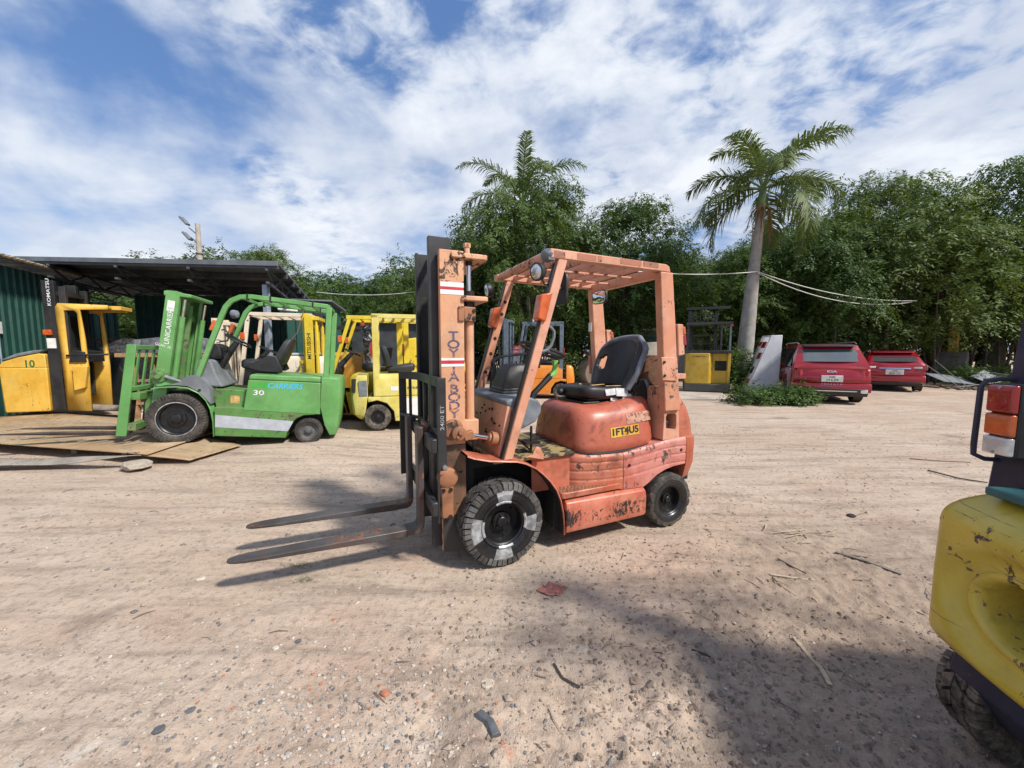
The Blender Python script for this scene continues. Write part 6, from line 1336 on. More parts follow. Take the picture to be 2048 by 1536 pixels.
# ------------------------------------------------------------------ buildings on the left
def corrugated(mb, p0, p1, z0, z1, pitch=.19, depth=.035, thick=0.0):
    """trapezoid sheet wall from p0 to p1 (xy), as one ribbed surface"""
    p0, p1 = Vector((p0[0], p0[1], 0)), Vector((p1[0], p1[1], 0)); d = p1 - p0; L = d.length; d.normalize(); n = Vector((-d.y, d.x, 0)); k = max(2, int(L / pitch)); row = []
    for i in range(k):
        for f, o in ((0, 0), (.45, 0), (.58, 1), (.87, 1)): row.append(p0 + d * min(L, (i + f) * L / k) + n * depth * o)
    row.append(p1); z0f = z0 if callable(z0) else (lambda p: z0); z1f = z1 if callable(z1) else (lambda p: z1)
    mb.rings([[p + Vector((0, 0, z0f(p))) for p in row], [p + Vector((0, 0, z1f(p))) for p in row]], closed=False, cap=False)
def buildings():
    gw = paint('dark green sheet metal', (.010, .062, .048), (.015, .080, .062), chip=(.05, .05, .045), chips=.72, grime=.3, streak=.8, dirt=(.06, .07, .055), dirt_amt=.3, rough=.55)
    rf = plain('grey roof sheet', (.17, .185, .20), .55, .1, .25, 2, .1); st = plain('pale blue grey steel', (.30, .36, .42), .5, .2, .2, 6); dk = plain('dark truss steel', (.07, .075, .085), .6, .1, .25, 8)
    gold = plain('straw coloured trim', (.42, .30, .15), .8, 0, .3, 30, .4)
    d = Vector((-.368, .93, 0))
    A = Vector((-10.95, 8.0, 0))
    # green workshop
    T = thing('workshop', 'dark green corrugated workshop wall at the far left behind the reach truck', 'building', (0, 0, 0))
    m = MB(); p0 = A - d * 5; p1 = A + d * 3.6; corrugated(m, p0, p1, 0.0, 3.38, .20, .035); m.build('wall', gw, T, smooth=0, solid=.004)
    m = MB(); e = Vector((.93, .368, 0)); p2 = p1 - e * 5; corrugated(m, p1, p2, 0.0, 3.4, .20, .035); m.build('wall', gw, T, smooth=0, solid=.004)
    m = MB(); q0 = p0 + e * .38; q1 = p1 + e * .38; b0 = p0 - e * 5; b1 = p1 - e * 5
    k = 60; row0 = []; row1 = []
    for i in range(k + 1):
        for f, o in ((0, 0), (.6, 0), (.7, .03), (.9, .03)):
            t = min(1, (i + f) / k); row0.append(q0.lerp(q1, t) + Vector((0, 0, 3.50 + o))); row1.append(b0.lerp(b1, t) + Vector((0, 0, 4.5 + o)))
    m.rings([row0, row1], closed=False, cap=False); m.build('roof', rf, T, smooth=0, solid=.004)
    m = MB()
    for i in range(90):
        t = i / 90; p = q0.lerp(q1, t) + Vector((0, 0, 3.49)); m.obox(p, (.035, .10, .035), (.3 * math.sin(i * 2.1), .4, math.atan2(d.y, d.x) - math.pi / 2))
    o = m.build('eave_trim', gold, T); tag(o, kind='stuff')
    m = MB(); pz = A + d * .35; m.obox(pz + e * .03 + Vector((0, 0, 2.0)), (.05, .16, .26), (0, 0, math.atan2(d.y, d.x) - math.pi / 2)); m.build('meter_box', MAT['white'], T, bev=.006)
    m = MB(); m.tube([pz + e * .03 + Vector((0, 0, 1.9)), pz + e * .03 + Vector((0, 0, .3))], .015, 6); m.build('conduit', st, T)
    # open shed
    T = thing('open_shed', 'open sided shed with a dark sheet metal roof on steel posts behind the green forklift', 'shed', (0, 0, 0))
    C = Vector((-4.95, 8.3, 3.36)); D = Vector((-7.02, 13.5, 3.28)); Lf = Vector((-13.6, 9.8, 3.84)); Lb = Vector((-15.5, 15.0, 3.76))
    m = MB(); k = 46; r0 = []; r1 = []
    for i in range(k + 1):
        for f, o in ((0, 0), (.6, 0), (.7, .035), (.9, .035)):
            t = min(1, (i + f) / k); r0.append(C.lerp(D, t) + Vector((0, 0, o))); r1.append(Lf.lerp(Lb, t) + Vector((0, 0, o)))
    m.rings([r0, r1], closed=False, cap=False); m.build('roof', rf, T, smooth=0, solid=.004)
    for i in range(6):
        t = .01 + i / 5 * .98; a = C.lerp(D, t); b = Lf.lerp(Lb, t); m = MB(); m.bar(a + Vector((0, 0, -.07)), b + Vector((0, 0, -.07)), .06, .11); m.build('purlin', dk, T)
    for i in range(5):
        t = .03 + i / 4 * .9; a = C.lerp(Lf, t); b = D.lerp(Lb, t); m = MB(); lo = Vector((0, 0, -.42)); hi = Vector((0, 0, -.15))
        m.bar(a + hi, b + hi, .06, .05); m.bar(a + lo, b + lo, .06, .05); n = 8
        for j in range(n): m.bar(a.lerp(b, j / n) + (lo if j % 2 else hi), a.lerp(b, (j + 1) / n) + (hi if j % 2 else lo), .035, .035)
        m.build('truss', dk, T)
    m = MB(); m.bar(C + Vector((0, 0, -.02)), Lf + Vector((0, 0, -.02)), .03, .10); m.build('eave_flashing', rf, T)
    posts = [C.lerp(Lf, .045) + d * .35, C.lerp(Lf, .045) + d * 4.8, C.lerp(Lf, .5) + d * 4.8]
    for p in posts: m = MB(); m.box(p.x - .055, p.x + .055, p.y - .055, p.y + .055, 0, p.z - .42); m.build('post', st, T, bev=.006)
    # back and side walls of the shed
    zr = lambda p: 3.1
    m = MB(); corrugated(m, (-6.75, 12.3), (-7.45, 14.4), 0, 3.2, .2, .035); m.build('wall', gw, T, smooth=0, solid=.004)
    m = MB(); corrugated(m, (-7.45, 14.2), (-12.2, 12.6), 0, 3.3, .2, .035); m.build('wall', gw, T, smooth=0, solid=.004)
    m = MB(); corrugated(m, (-5.75, 12.2), (-6.5, 12.0), 0, 3.05, .2, .035); m.build('wall', gw, T, smooth=0, solid=.004)
    m = MB(); corrugated(m, (-14.8, 14.6), (-17.5, 13.6), 0, 3.3, .2, .035); m.build('wall', gw, T, smooth=0, solid=.004)
    # small lean-to right of the shed
    T = thing('lean_to', 'small green corrugated lean-to beside the right end of the shed', 'shed', (0, 0, 0))
    m = MB(); corrugated(m, (-5.32, 11.4), (-6.4, 11.0), 0, 2.92, .2, .035); m.build('wall', gw, T, smooth=0, solid=.004)
    m = MB(); corrugated(m, (-5.32, 11.4), (-5.9, 13.4), 0, 2.88, .2, .035); m.build('wall', gw, T, smooth=0, solid=.004)
    m = MB(); m.hexa([(-6.5, 10.9, 2.93), (-6.5, 10.9, 2.97), (-7.0, 13.5, 2.9), (-7.0, 13.5, 2.94), (-5.22, 11.3, 2.93), (-5.22, 11.3, 2.97), (-5.8, 13.6, 2.88), (-5.8, 13.6, 2.92)]); m.build('roof', rf, T)
    # grey long roof far behind yellow trucks
    T = thing('storage_building', 'low dark grey storage building behind the yellow forklifts', 'building')
    m = MB(); m.hexa([(-6.0, 14.5, 0), (-6.0, 14.5, 2.6), (-6.4, 18, 0), (-6.4, 18, 2.6), (-2.6, 14.5, 0), (-2.6, 14.5, 2.6), (-2.6, 18, 0), (-2.6, 18, 2.6)]); m.build('wall', plain('dark grey cladding', (.05, .055, .06), .7, 0, .3, 3), T)
    m = MB(); m.hexa([(-6.2, 14.3, 2.61), (-6.2, 14.3, 2.68), (-6.6, 18.2, 3.1), (-6.6, 18.2, 3.17), (-2.4, 14.3, 2.61), (-2.4, 14.3, 2.68), (-2.4, 18.2, 3.1), (-2.4, 18.2, 3.17)]); m.build('roof', rf, T)
    # things kept under the shed
    wd = plain('raw timber', (.33, .19, .09), .8, 0, .3, 12, .3); film, t, b = new_mat('black plastic film'); b.inputs['Base Color'].default_value = (.03, .03, .034, 1); b.inputs['Roughness'].default_value = .22; t.put(b.inputs['Normal'], t.bump(t.noise(t.coord(), 9, 6, .7, 1.2), .9, .05))
    T = thing('work_bench', 'open timber bench frame under the shed left of the green mast', 'bench', (-6.95, 7.95, .10), .25)
    for x in (-.55, .45):
        for y in (-.3, .3): m = MB(); m.box(x - .05, x + .05, y - .05, y + .05, 0, 1.28); m.build('leg', wd, T, bev=.005)
    for z in (.35, .80): m = MB(); m.box(-.6, .5, -.36, -.33, z, z + .05); m.build('rail', wd, T)
    m = MB(); m.box(-.75, .65, -.45, .45, 1.28, 1.36); m.build('bench_top', wd, T, bev=.006)
    for x in (-.2, .1): m = MB(); m.box(x - .02, x + .02, -.35, -.31, .4, 1.28); m.build('upright', wd, T)
    def tarp(name, label, c, sx, sy, h, seed, mat=film):
        rr = random.Random(seed); ph = [rr.random() * 6 for _ in range(6)]
        def fn(u, v):
            a = 2 * math.pi * u; k = [1.12, 1.05, 1.0, .97, .7, .3, .02][int(v * 6 + .5)]; z = [0, .35, .7, .95, 1.02, 1.0, .96][int(v * 6 + .5)] * h
            cx, cy = sgn(math.cos(a)) * abs(math.cos(a)) ** .5, sgn(math.sin(a)) * abs(math.sin(a)) ** .5
            w = .06 * math.sin(5 * a + ph[0]) + .05 * math.sin(9 * a + ph[1] + 3 * v) + .03 * math.sin(17 * a + ph[2])
            return (c[0] + cx * sx * (k + w), c[1] + cy * sy * (k + w), c[2] + z * (1 + .10 * math.sin(3 * a + ph[3]) + .05 * math.sin(7 * a + ph[4])))
        m = MB(); m.grid(fn, 48, 7, closed_u=True); tag(m.build(name, mat, smooth=60), label, 'tarp')
    tarp('covered_pile', 'pile wrapped in glossy black plastic under the shed', (-9.2, 9.9, .05), .9, .6, 1.55, 3)
    tarp('covered_pile', 'lower black plastic wrapped pile behind the timber bench', (-7.75, 9.3, .05), .7, .5, 1.25, 5)
    tarp('covered_goods', 'crumpled grey plastic sheet on top of the timber bench', (-6.95, 7.95, 1.46), .62, .4, .28, 9, plain('grey clear film', (.16, .165, .18), .25, 0, .4, 9, .3))
    tarp('cloth_heap', 'white and pink cloth heap on the ground under the shed', (-7.55, 7.75, .12), .28, .2, .16, 11, plain('pale cloth', (.62, .50, .50), .8, 0, .35, 14, .2))
    rd = plain('red oxide steel', (.30, .05, .03), .6, .1, .3, 8)
    T = thing('steel_truss', 'red oxide steel truss stored at the back of the shed', 'truss', (-11.5, 12.0, 0), .1)
    for z in (1.55, 1.85): m = MB(); m.bar((-2, 0, z), (2, 0, z), .06, .05); m.build('chord', rd, T)
    for j in range(12): m = MB(); m.bar((-2 + j / 3, 0, 1.55 if j % 2 else 1.85), (-2 + (j + 1) / 3, 0, 1.85 if j % 2 else 1.55), .03, .03); m.build('web', rd, T)
    for j in (-1.6, 1.6): m = MB(); m.box(j - .05, j + .05, -.05, .05, 0, 1.53); m.build('trestle', rd, T)
    for k, (x, y, h, a) in enumerate(((-6.25, 11.6, 1.75, .1), (-6.75, 11.75, 1.35, -.15))):
        m = MB(); m.obox((x, y, h / 2), (.30, .03, h), (.10, 0, a)); tag(m.build('board', wd, bev=.004), ('tall' if k == 0 else 'short') + ' timber board leaning against the green shed wall', 'board')
    # lamp pole far behind the shed
    T = thing('lamp_pole', 'concrete pole with two floodlights rising behind the shed', 'lamp pole', (-16.25, 20.5, 0))
    m = MB(); m.tube([(0, 0, 0), (0, 0, 8.05)], [.17, .105], 14); m.build('pole', plain('concrete', (.40, .36, .30), .85, 0, .15, 4, .2), T)
    for k, (dx, dz) in enumerate(((-.75, .55), (-.62, -.02))):
        m = MB(); m.tube([(0, -.05 * k, 7.35 + dz * .2 - .3 * k), (dx * .5, -.1, 7.55 + dz * .5 - .2 * k)], .03, 6); m.build('lamp_arm', dk, T)
        m = MB(); m.obox((dx * .75, -.12, 7.85 + dz * .55 - .45 * k), (.50, .28, .10), (0, .85, 0)); m.build('floodlight', MAT['grey_plastic'], T, bev=.01)
    m = MB(); m.lathe([(.15, 0), (.16, .03), (.15, .06)], (0, 0, 6.5), (0, 0, 1), 12); m.build('pole_band', dk, T)
# ------------------------------------------------------------------ vegetation
def leaf_mat(name, c1, c2, c3, trans=.35):
    m, t, b = new_mat(name); nt = m.node_tree; c = t.coord()
    n = t.noise(c, .9, 3, .6); n2 = t.noise(c, 11, 2, .6)
    col = t.mix(t.ramp(n, .3, .7), c1, c2); col = t.mix(t.ramp(n2, .45, .75), col, c3)
    rnd_ = t.node('ShaderNodeObjectInfo').outputs['Random']; col = t.mix(t.math('MULTIPLY', t.ramp(rnd_, .35, 1.0), .40), col, tuple(x * q for x, q in zip(c3, (1.15, .95, .9)))); col = t.mix(t.math('MULTIPLY', t.ramp(rnd_, .4, 0.0), .45), col, tuple(x * .62 for x in c1))
    t.put(b.inputs['Base Color'], col); b.inputs['Roughness'].default_value = .55; b.inputs['Specular IOR Level'].default_value = .3
    tr = nt.nodes.new('ShaderNodeBsdfTranslucent'); t.put(tr.inputs[0], t.mix(.5, col, (.16, .22, .02)))
    mx = nt.nodes.new('ShaderNodeMixShader'); mx.inputs[0].default_value = trans; out = nt.nodes['Material Output']
    nt.links.new(b.outputs[0], mx.inputs[1]); nt.links.new(tr.outputs[0], mx.inputs[2]); nt.links.new(mx.outputs[0], out.inputs[0]); return m
LEAF = leaf_mat('fig leaves', (.034, .074, .016), (.066, .132, .027), (.115, .178, .045), .26)
LEAF2 = leaf_mat('broad leaves', (.042, .090, .018), (.080, .152, .030), (.130, .195, .048), .28)
PALM = leaf_mat('palm leaflets', (.060, .115, .030), (.090, .165, .045), (.15, .20, .07), .28)
BARK = plain('fig bark', (.085, .070, .055), .9, 0, .35, 5, .6)
def crown_mesh(name, seed, lobes, n_leaf, leaf=(.16, .055), droop=.5, mat=None):
    """leaf sprays hung on many lobes: each lobe is (x, y, z, r, flat)"""
    rng = np.random.default_rng(seed); V = []; tot = sum(l[3] ** 2 for l in lobes)
    for (lx, ly, lz, lr, fl) in lobes:
        k = int(n_leaf * lr * lr / tot); ns = max(3, k // 14)
        # sprays: twig ends over the lobe, most on its outside and top
        d = rng.normal(size=(ns, 3)); d[:, 2] = d[:, 2] * .8 + .35; d /= np.linalg.norm(d, axis=1)[:, None]
        rad = lr * (.72 + .36 * rng.random(ns) ** .6) * (1 + .18 * rng.normal(size=ns))
        sc = np.array([lx, ly, lz]) + d * rad[:, None] * np.array([1, 1, fl])
        out = d + np.array([0, 0, -.15]); 
        ax = out * np.array([1, 1, .35]) + np.array([0, 0, -droop]) + .35 * rng.normal(size=(ns, 3)); ax /= np.linalg.norm(ax, axis=1)[:, None]
        per = 14; t = np.linspace(0, 1, per)
        L = (.28 + .28 * rng.random(ns)) * (lr / 1.0) ** .4
        P = sc[:, None, :] + ax[:, None, :] * (t[None, :, None] * L[:, None, None]) + rng.normal(size=(ns, per, 3)) * .035; P[..., 2] -= (t ** 2)[None, :] * .12 * droop
        side = np.cross(ax, np.array([0, 0, 1.0])); side /= np.linalg.norm(side, axis=1)[:, None] + 1e-6
        sg = np.where(np.arange(per) % 2 == 0, 1, -1)[None, :, None]
        ld = ax[:, None, :] * .55 + side[:, None, :] * sg * .75 + np.array([0, 0, -.35 * droop]) + rng.normal(size=(ns, per, 3)) * .22; ld /= np.linalg.norm(ld, axis=2)[..., None]
        up = d[:, None, :] * .8 + np.array([0, 0, .75]) + rng.normal(size=(ns, per, 3)) * .28
        w = np.cross(ld, up); w /= np.linalg.norm(w, axis=2)[..., None] + 1e-6
        ll = leaf[0] * (.7 + .6 * rng.random((ns, per, 1))); ww = leaf[1] * (.7 + .6 * rng.random((ns, per, 1)))
        nrm = np.cross(w, ld)
        q = np.stack([P, P + ld * ll * .45 + w * ww * .5 - nrm * ww * .12, P + ld * ll, P + ld * ll * .45 - w * ww * .5 - nrm * ww * .12], 2)
        V.append(q.reshape(-1, 4, 3))
    V = np.concatenate(V); n = len(V); me = bpy.data.meshes.new(name); me.vertices.add(n * 4); me.vertices.foreach_set('co', V.reshape(-1)); me.loops.add(n * 4); me.loops.foreach_set('vertex_index', np.arange(n * 4)); me.polygons.add(n); me.polygons.foreach_set('loop_start', np.arange(0, n * 4, 4)); me.update(calc_edges=True)
    me.materials.append(mat or LEAF); return me
def fig_lobes(seed, rx, ry, h0, h1, n, r=(.75, 1.35), top_bias=.0):
    rng = random.Random(seed); out = []
    for k in range(n):
        while True:
            x, y, z = rng.uniform(-1, 1), rng.uniform(-1, 1), rng.uniform(-1, 1); q = math.sqrt(x * x + y * y + z * z)
            if .45 < q < 1.0: break
        zz = (h0 + h1) / 2 + z * (h1 - h0) / 2
        sp = 1.0 + (.25 if z < -.2 else 0)
        out.append((x * rx * sp, y * ry * sp, zz, rng.uniform(*r) * (1 - .25 * max(0, z)), rng.uniform(.65, .95)))
    return out
def trunk_mesh(name, seed, h, r, spread, roots=0):
    rng = random.Random(seed); m = MB()
    base = [(0, 0, -.1), (rng.gauss(0, .08), rng.gauss(0, .08), h * .35), (rng.gauss(0, .2), rng.gauss(0, .2), h * .6)]
    m.tube(base, [r * 1.35, r, r * .8], 10)
    for k in range(7):
        a = 2 * math.pi * k / 7 + rng.random(); e = Vector((math.cos(a) * spread * rng.uniform(.5, .9), math.sin(a) * spread * rng.uniform(.5, .9), h * rng.uniform(.85, 1.35)))
        b = Vector(base[rng.choice((1, 2))]); mid = b.lerp(e, .5) + Vector((rng.gauss(0, .2), rng.gauss(0, .2), .25)); m.tube([b, mid, e], [r * .5, r * .34, r * .12], 6)
        for j in range(2):
            e2 = mid + Vector((rng.gauss(0, 1), rng.gauss(0, 1), rng.uniform(.4, 1.4))); m.tube([mid, e2], [r * .2, r * .06], 5)
    for k in range(roots):   # hanging aerial roots
        a = rng.random() * 6.28; q = rng.uniform(.3, spread * .75); x, y = math.cos(a) * q, math.sin(a) * q; m.tube([(x, y, h * rng.uniform(.8, 1.1)), (x + rng.gauss(0, .08), y + rng.gauss(0, .08), h * .4), (x + rng.gauss(0, .12), y + rng.gauss(0, .12), rng.choice((0, 0, h * .25)))], rng.uniform(.012, .05), 5)
    return m.mesh(name, [BARK], 50)
def palm_fronds(mb, rng, n, L, el_lo, el_hi, droop, width=.62, leaflets=46, twist=0):
    for k in range(n):
        az = 2 * math.pi * (k * .381966 + rng.uniform(-.03, .03)); el = el_lo + (el_hi - el_lo) * (k + .5) / n; ll = L * rng.uniform(.88, 1.05)
        d = Vector((math.cos(az), math.sin(az), 0)); p = Vector((0, 0, 0)); pts = []; ang = el
        for i in range(15): pts.append(p.copy()); st = ll / 14; p = p + (d * math.cos(ang) + Vector((0, 0, 1)) * math.sin(ang)) * st; ang -= droop / 14 * (.6 + i / 9)
        mb.tube(pts, [.035 * (1 - i / 15) + .006 for i in range(15)], 5, mat=1)
        side = Vector((-d.y, d.x, 0))
        for i in range(leaflets):
            t = .16 + .84 * i / (leaflets - 1); f = t * 14; j = min(13, int(f)); q = pts[j].lerp(pts[min(14, j + 1)], f - j) if j < 14 else pts[14]
            tg = unit(pts[min(14, j + 1)] - pts[max(0, j)]) if j < 14 else unit(pts[14] - pts[13]); nrm = unit(side.cross(tg)) * -1
            if nrm.z < 0: nrm = -nrm
            wl = width * math.sin(math.pi * min(1, .12 + .86 * t)) ** .6 * rng.uniform(.85, 1.1)
            for s in (1, -1):
                lift = rng.uniform(-.45, .65); dr = unit(tg * (.55 + .5 * t) + side * s * 1.0 + nrm * lift); w = unit(dr.cross(nrm)) * (.019 + .010 * rng.random()); m1 = q + dr * wl * .55 + Vector((0, 0, -.03 * wl)); e = q + dr * wl + Vector((0, 0, -(.25 + .35 * rng.random()) * wl))
                mb.add([q - w * .6, q + w * .6, m1 + w, m1 - w, e], [(0, 1, 2, 3), (3, 2, 4)], 0)
def vegetation():
    rng = random.Random(12)
    def variant(nm, seed, lob, n, leaf, droop, mat): return crown_mesh(nm, seed, lob, n, leaf, droop, mat)
    cA = variant('crown', 1, fig_lobes(1, 3.2, 3.0, 1.5, 8.3, 105, (.45, 1.05)), 84000, (.135, .052), .75, LEAF)
    cB = variant('crown', 2, fig_lobes(2, 3.5, 3.1, 1.2, 8.1, 110, (.45, 1.1)), 84000, (.135, .052), .55, LEAF2)
    cC = variant('crown', 3, fig_lobes(3, 3.1, 2.9, 1.8, 7.1, 78, (.5, 1.15)), 56000, (.16, .072), .35, LEAF2)
    tA = trunk_mesh('trunk', 4, 4.2, .34, 2.4, 46); tB = trunk_mesh('trunk', 5, 4.0, .30, 2.6, 8)
    def tree(name, label, x, y, s, rz, crown, trunk, grp=None, sz=1.0, cat='tree'):
        T = thing(name, label, cat, (x, y, 0), rz, grp); T.scale = (s, s, s * sz)
        a = bpy.data.objects.new('crown', crown); COL.objects.link(a); a.parent = T
        b = bpy.data.objects.new('trunk', trunk); COL.objects.link(b); b.parent = T; return T
    # middle figs behind the orange forklift
    tree('fig_tree', 'weeping fig with hanging roots directly behind the overhead guard of the orange forklift', .6, 19.6, 1.15, .4, cA, tA)
    tree('fig_tree', 'weeping fig right of the hidden palm, behind the orange rear pillar', 5.6, 20.6, 1.12, 2.2, cB, tA)
    tree('fig_tree', 'weeping fig partly hidden by the tall mast of the orange forklift', -1.7, 23.0, .95, 4.0, cA, tA)
    tree('fig_tree', 'darker fig between the two palms, far behind the yellow order picker', 9.0, 24.5, .92, 1.0, cA, tA)
    # right group: rising to the right edge
    tree('tree', 'broad green tree behind the leaning white cabinet', 11.6, 19.8, .80, .3, cB, tB)
    tree('tree', 'broad tree directly behind the dark red SUV', 14.6, 19.0, .95, 1.7, cA, tB)
    tree('tree', 'tall tree above the second red car', 18.6, 19.5, 1.22, 3.0, cB, tA)
    tree('tree', 'tall tree at the far right above the scrap heap', 23.6, 19.0, 1.22, 5.0, cA, tA)
    tree('tree', 'tall tree mostly hidden by the navy post at the right edge', 28.5, 18.5, 1.08, .9, cB, tA)
    tree('tree', 'round tree seen through the gap left of the straight palm', 13.0, 27.0, 1.05, 2.5, cC, tB)
    for k, (x, y, s) in enumerate(((17, 27, 1.15), (22, 27, 1.3), (28, 26, 1.12), (3.5, 29, 1.0))):
        tree('tree', ('background tree filling the gap behind the dark red SUV', 'background tree filling the gap above the red hatchback', 'background tree behind the excavator in shade', 'background tree filling the gap behind the rear pillar of the orange forklift')[k], x, y, s, k * 1.3, (cA, cB, cC)[k % 3], tB)
    # left background trees
    for k, (u, Y, s, lab) in enumerate(((415, 30, 1.27, 'tree behind the lamp pole above the shed roof'), (535, 30, 1.12, 'round tree rising behind the right part of the shed roof'), (668, 30, 1.06, 'tree beyond the yellow forklifts left of the tallest gap'), (640, 21, .66, 'low bright tree just right of the shed roof end'), (760, 22, .68, 'low bright tree behind the pale yellow guard'), (730, 34, 1.0, 'far tree between two lower bright trees'), (835, 27, 1.06, 'tree left of the black mast of the orange forklift'), (860, 20.5, .72, 'dense shrub like tree just left of the black mast base'), (300, 34, 1.12, 'far treetop peeping over the middle of the shed roof'), (30, 26, .98, 'treetop peeping over the green workshop roof'), (560, 24, .66, 'low tree hidden behind the open shed wall'), (150, 33, 1.10, 'far treetop between workshop and lamp pole'))):
        tree('tree', lab, (u - 1024) / F_PX * Y, Y, s, k * 1.9, (cC, cB, cC)[k % 3], tB)
    # dark ficus hedge mass under the canopies at the back
    hl = [(rng.uniform(-14, 40), 0, rng.uniform(.4, 3.2), rng.uniform(.9, 1.4), .9) for _ in range(120)]
    hl = [(x, 24.5 + rng.uniform(-1, 1.5) + (0 if x < 20 else -(x - 20) * .12), z, r, f) for x, _, z, r, f in hl]
    me = crown_mesh('undergrowth', 9, hl, 42000, (.24, .10), .5, LEAF); o = bpy.data.objects.new('undergrowth', me); COL.objects.link(o); tag(o, 'dark mass of undergrowth closing the back of the yard', 'undergrowth', kind='stuff')
    # palms
    pb = plain('palm trunk bark', (.30, .285, .255), .85, 0, .22, 3, .35); gs = plain('green crownshaft', (.12, .19, .07), .5, 0, .2, 6); dead = plain('dead frond', (.22, .10, .04), .8, 0, .3, 9)
    def palm(label, x, y, h, r, seed, lean, L, n):
        rr = random.Random(seed); T = thing('palm_tree', label, 'palm tree', (x, y, 0))
        m = MB(); pts = []; rad = []
        for i in range(26): t = i / 25; pts.append((lean * t ** 1.3, 0, h * t - .05)); rad.append(r * (1.05 - .52 * t + .10 * math.sin(math.pi * min(1, t * 1.4))) * (1.03 if i % 2 else 1))
        m.tube(pts, rad, 18); m.build('trunk', pb, T, smooth=50)
        m = MB(); m.tube([(lean, 0, h - .06), (lean + .02, 0, h + .5), (lean + .03, 0, h + 1.0)], [r * .60, r * .52, r * .22], 12); m.build('crownshaft', gs, T)
        m = MB(); palm_fronds(m, rr, n, L, R(-25), R(84), R(78), .80, 80); m.v = [(x_ + lean + .03, y_, z_ + h + .75) for x_, y_, z_ in m.v]; m.build('crown', [PALM, gs], T, smooth=0, fix=False)
        m = MB()
        for k in range(26):
            a = rr.random() * 6.28; e = (lean + math.cos(a) * rr.uniform(.2, .55), math.sin(a) * rr.uniform(.2, .55), h - rr.uniform(.3, 1.3)); m.tube([(lean + math.cos(a) * .12, math.sin(a) * .12, h + .15), (lean + math.cos(a) * .3, math.sin(a) * .3, h - .05), e], [.02, .015, .006], 4)
        m.build('dead_fronds', dead, T); tag(children(T)[-1], kind='stuff')
    palm('straight tall palm with pale grey trunk beside the white cabinet', 8.85, 14.75, 6.7, .27, 3, .38, 3.15, 15)
    palm('palm whose crown rises above the weeping figs behind the orange mast', .45, 21.6, 8.7, .30, 8, .1, 4.2, 17)
    # bush round the cabinet
    bl = [(rng.uniform(-.85, .85), rng.gauss(0, .2), .10 + .14 * rng.random(), rng.uniform(.22, .36), .8) for _ in range(26)]
    def bush(label, x, y, lobes, n, seed, sc=1.0, mat=None):
        me = crown_mesh('foliage', seed, lobes, n, (.085, .04), .2, mat or LEAF2); T = thing('bush', label, 'bush', (x, y, 0)); T.scale = (sc,) * 3
        o = bpy.data.objects.new('foliage', me); COL.objects.link(o); o.parent = T
        m = MB(); rr = random.Random(seed)
        for k in range(14): l = rr.choice(lobes); m.tube([(l[0] * .8, l[1] * .8, 0), (l[0], l[1], l[2])], .008, 4)
        m.build('stems', BARK, T)
    bush('low leafy bush spreading in front of the leaning white cabinet', 7.35, 10.95, bl, 9000, 21)
    bush('taller leafy plant behind the cabinet beside the palm trunk', 8.15, 13.9, [(rng.gauss(0, .3), rng.gauss(0, .3), rng.uniform(.2, 1.3), rng.uniform(.25, .4), .9) for _ in range(18)], 6000, 22)
    bush('small plant behind the green lever of the orange forklift', 2.6, 17.2, [(rng.gauss(0, .3), rng.gauss(0, .3), rng.uniform(.3, 1.3), rng.uniform(.25, .4), .9) for _ in range(14)], 4500, 23)
    bush('weedy bush growing over the scrap heap at right', 19.8, 16.6, [(rng.gauss(0, .9), rng.gauss(0, .4), rng.uniform(.2, .7), rng.uniform(.25, .45), .8) for _ in range(20)], 6000, 24)
    # cables tied to the palm
    wire = plain('white cable', (.55, .55, .52), .5, 0, .1, 4)
    tie = Vector((8.85 + .22, 14.50, 4.42))
    def cable(a, b, sag, label):
        a, b = Vector(a), Vector(b); m = MB(); m.tube([a.lerp(b, i / 24) - Vector((0, 0, sag * 4 * (i / 24) * (1 - i / 24))) for i in range(25)], .016, 5); tag(m.build('cable', wire), label, 'cable')
    cable((3.9, 13.4, 4.25), tie, .12, 'white cable running left from the straight palm behind the orange guard')
    cable(tie, (16.6, 16.0, 3.55), .30, 'upper white cable sagging right from the straight palm into the trees')
    cable(tie - Vector((0, 0, .04)), (16.4, 16.0, 3.50), .48, 'lower white cable sagging right from the straight palm into the trees')
    cable((-9.0, 18.0, 4.2), (-3.0, 18.5, 4.55), .25, 'thin cable crossing in front of the left background trees')
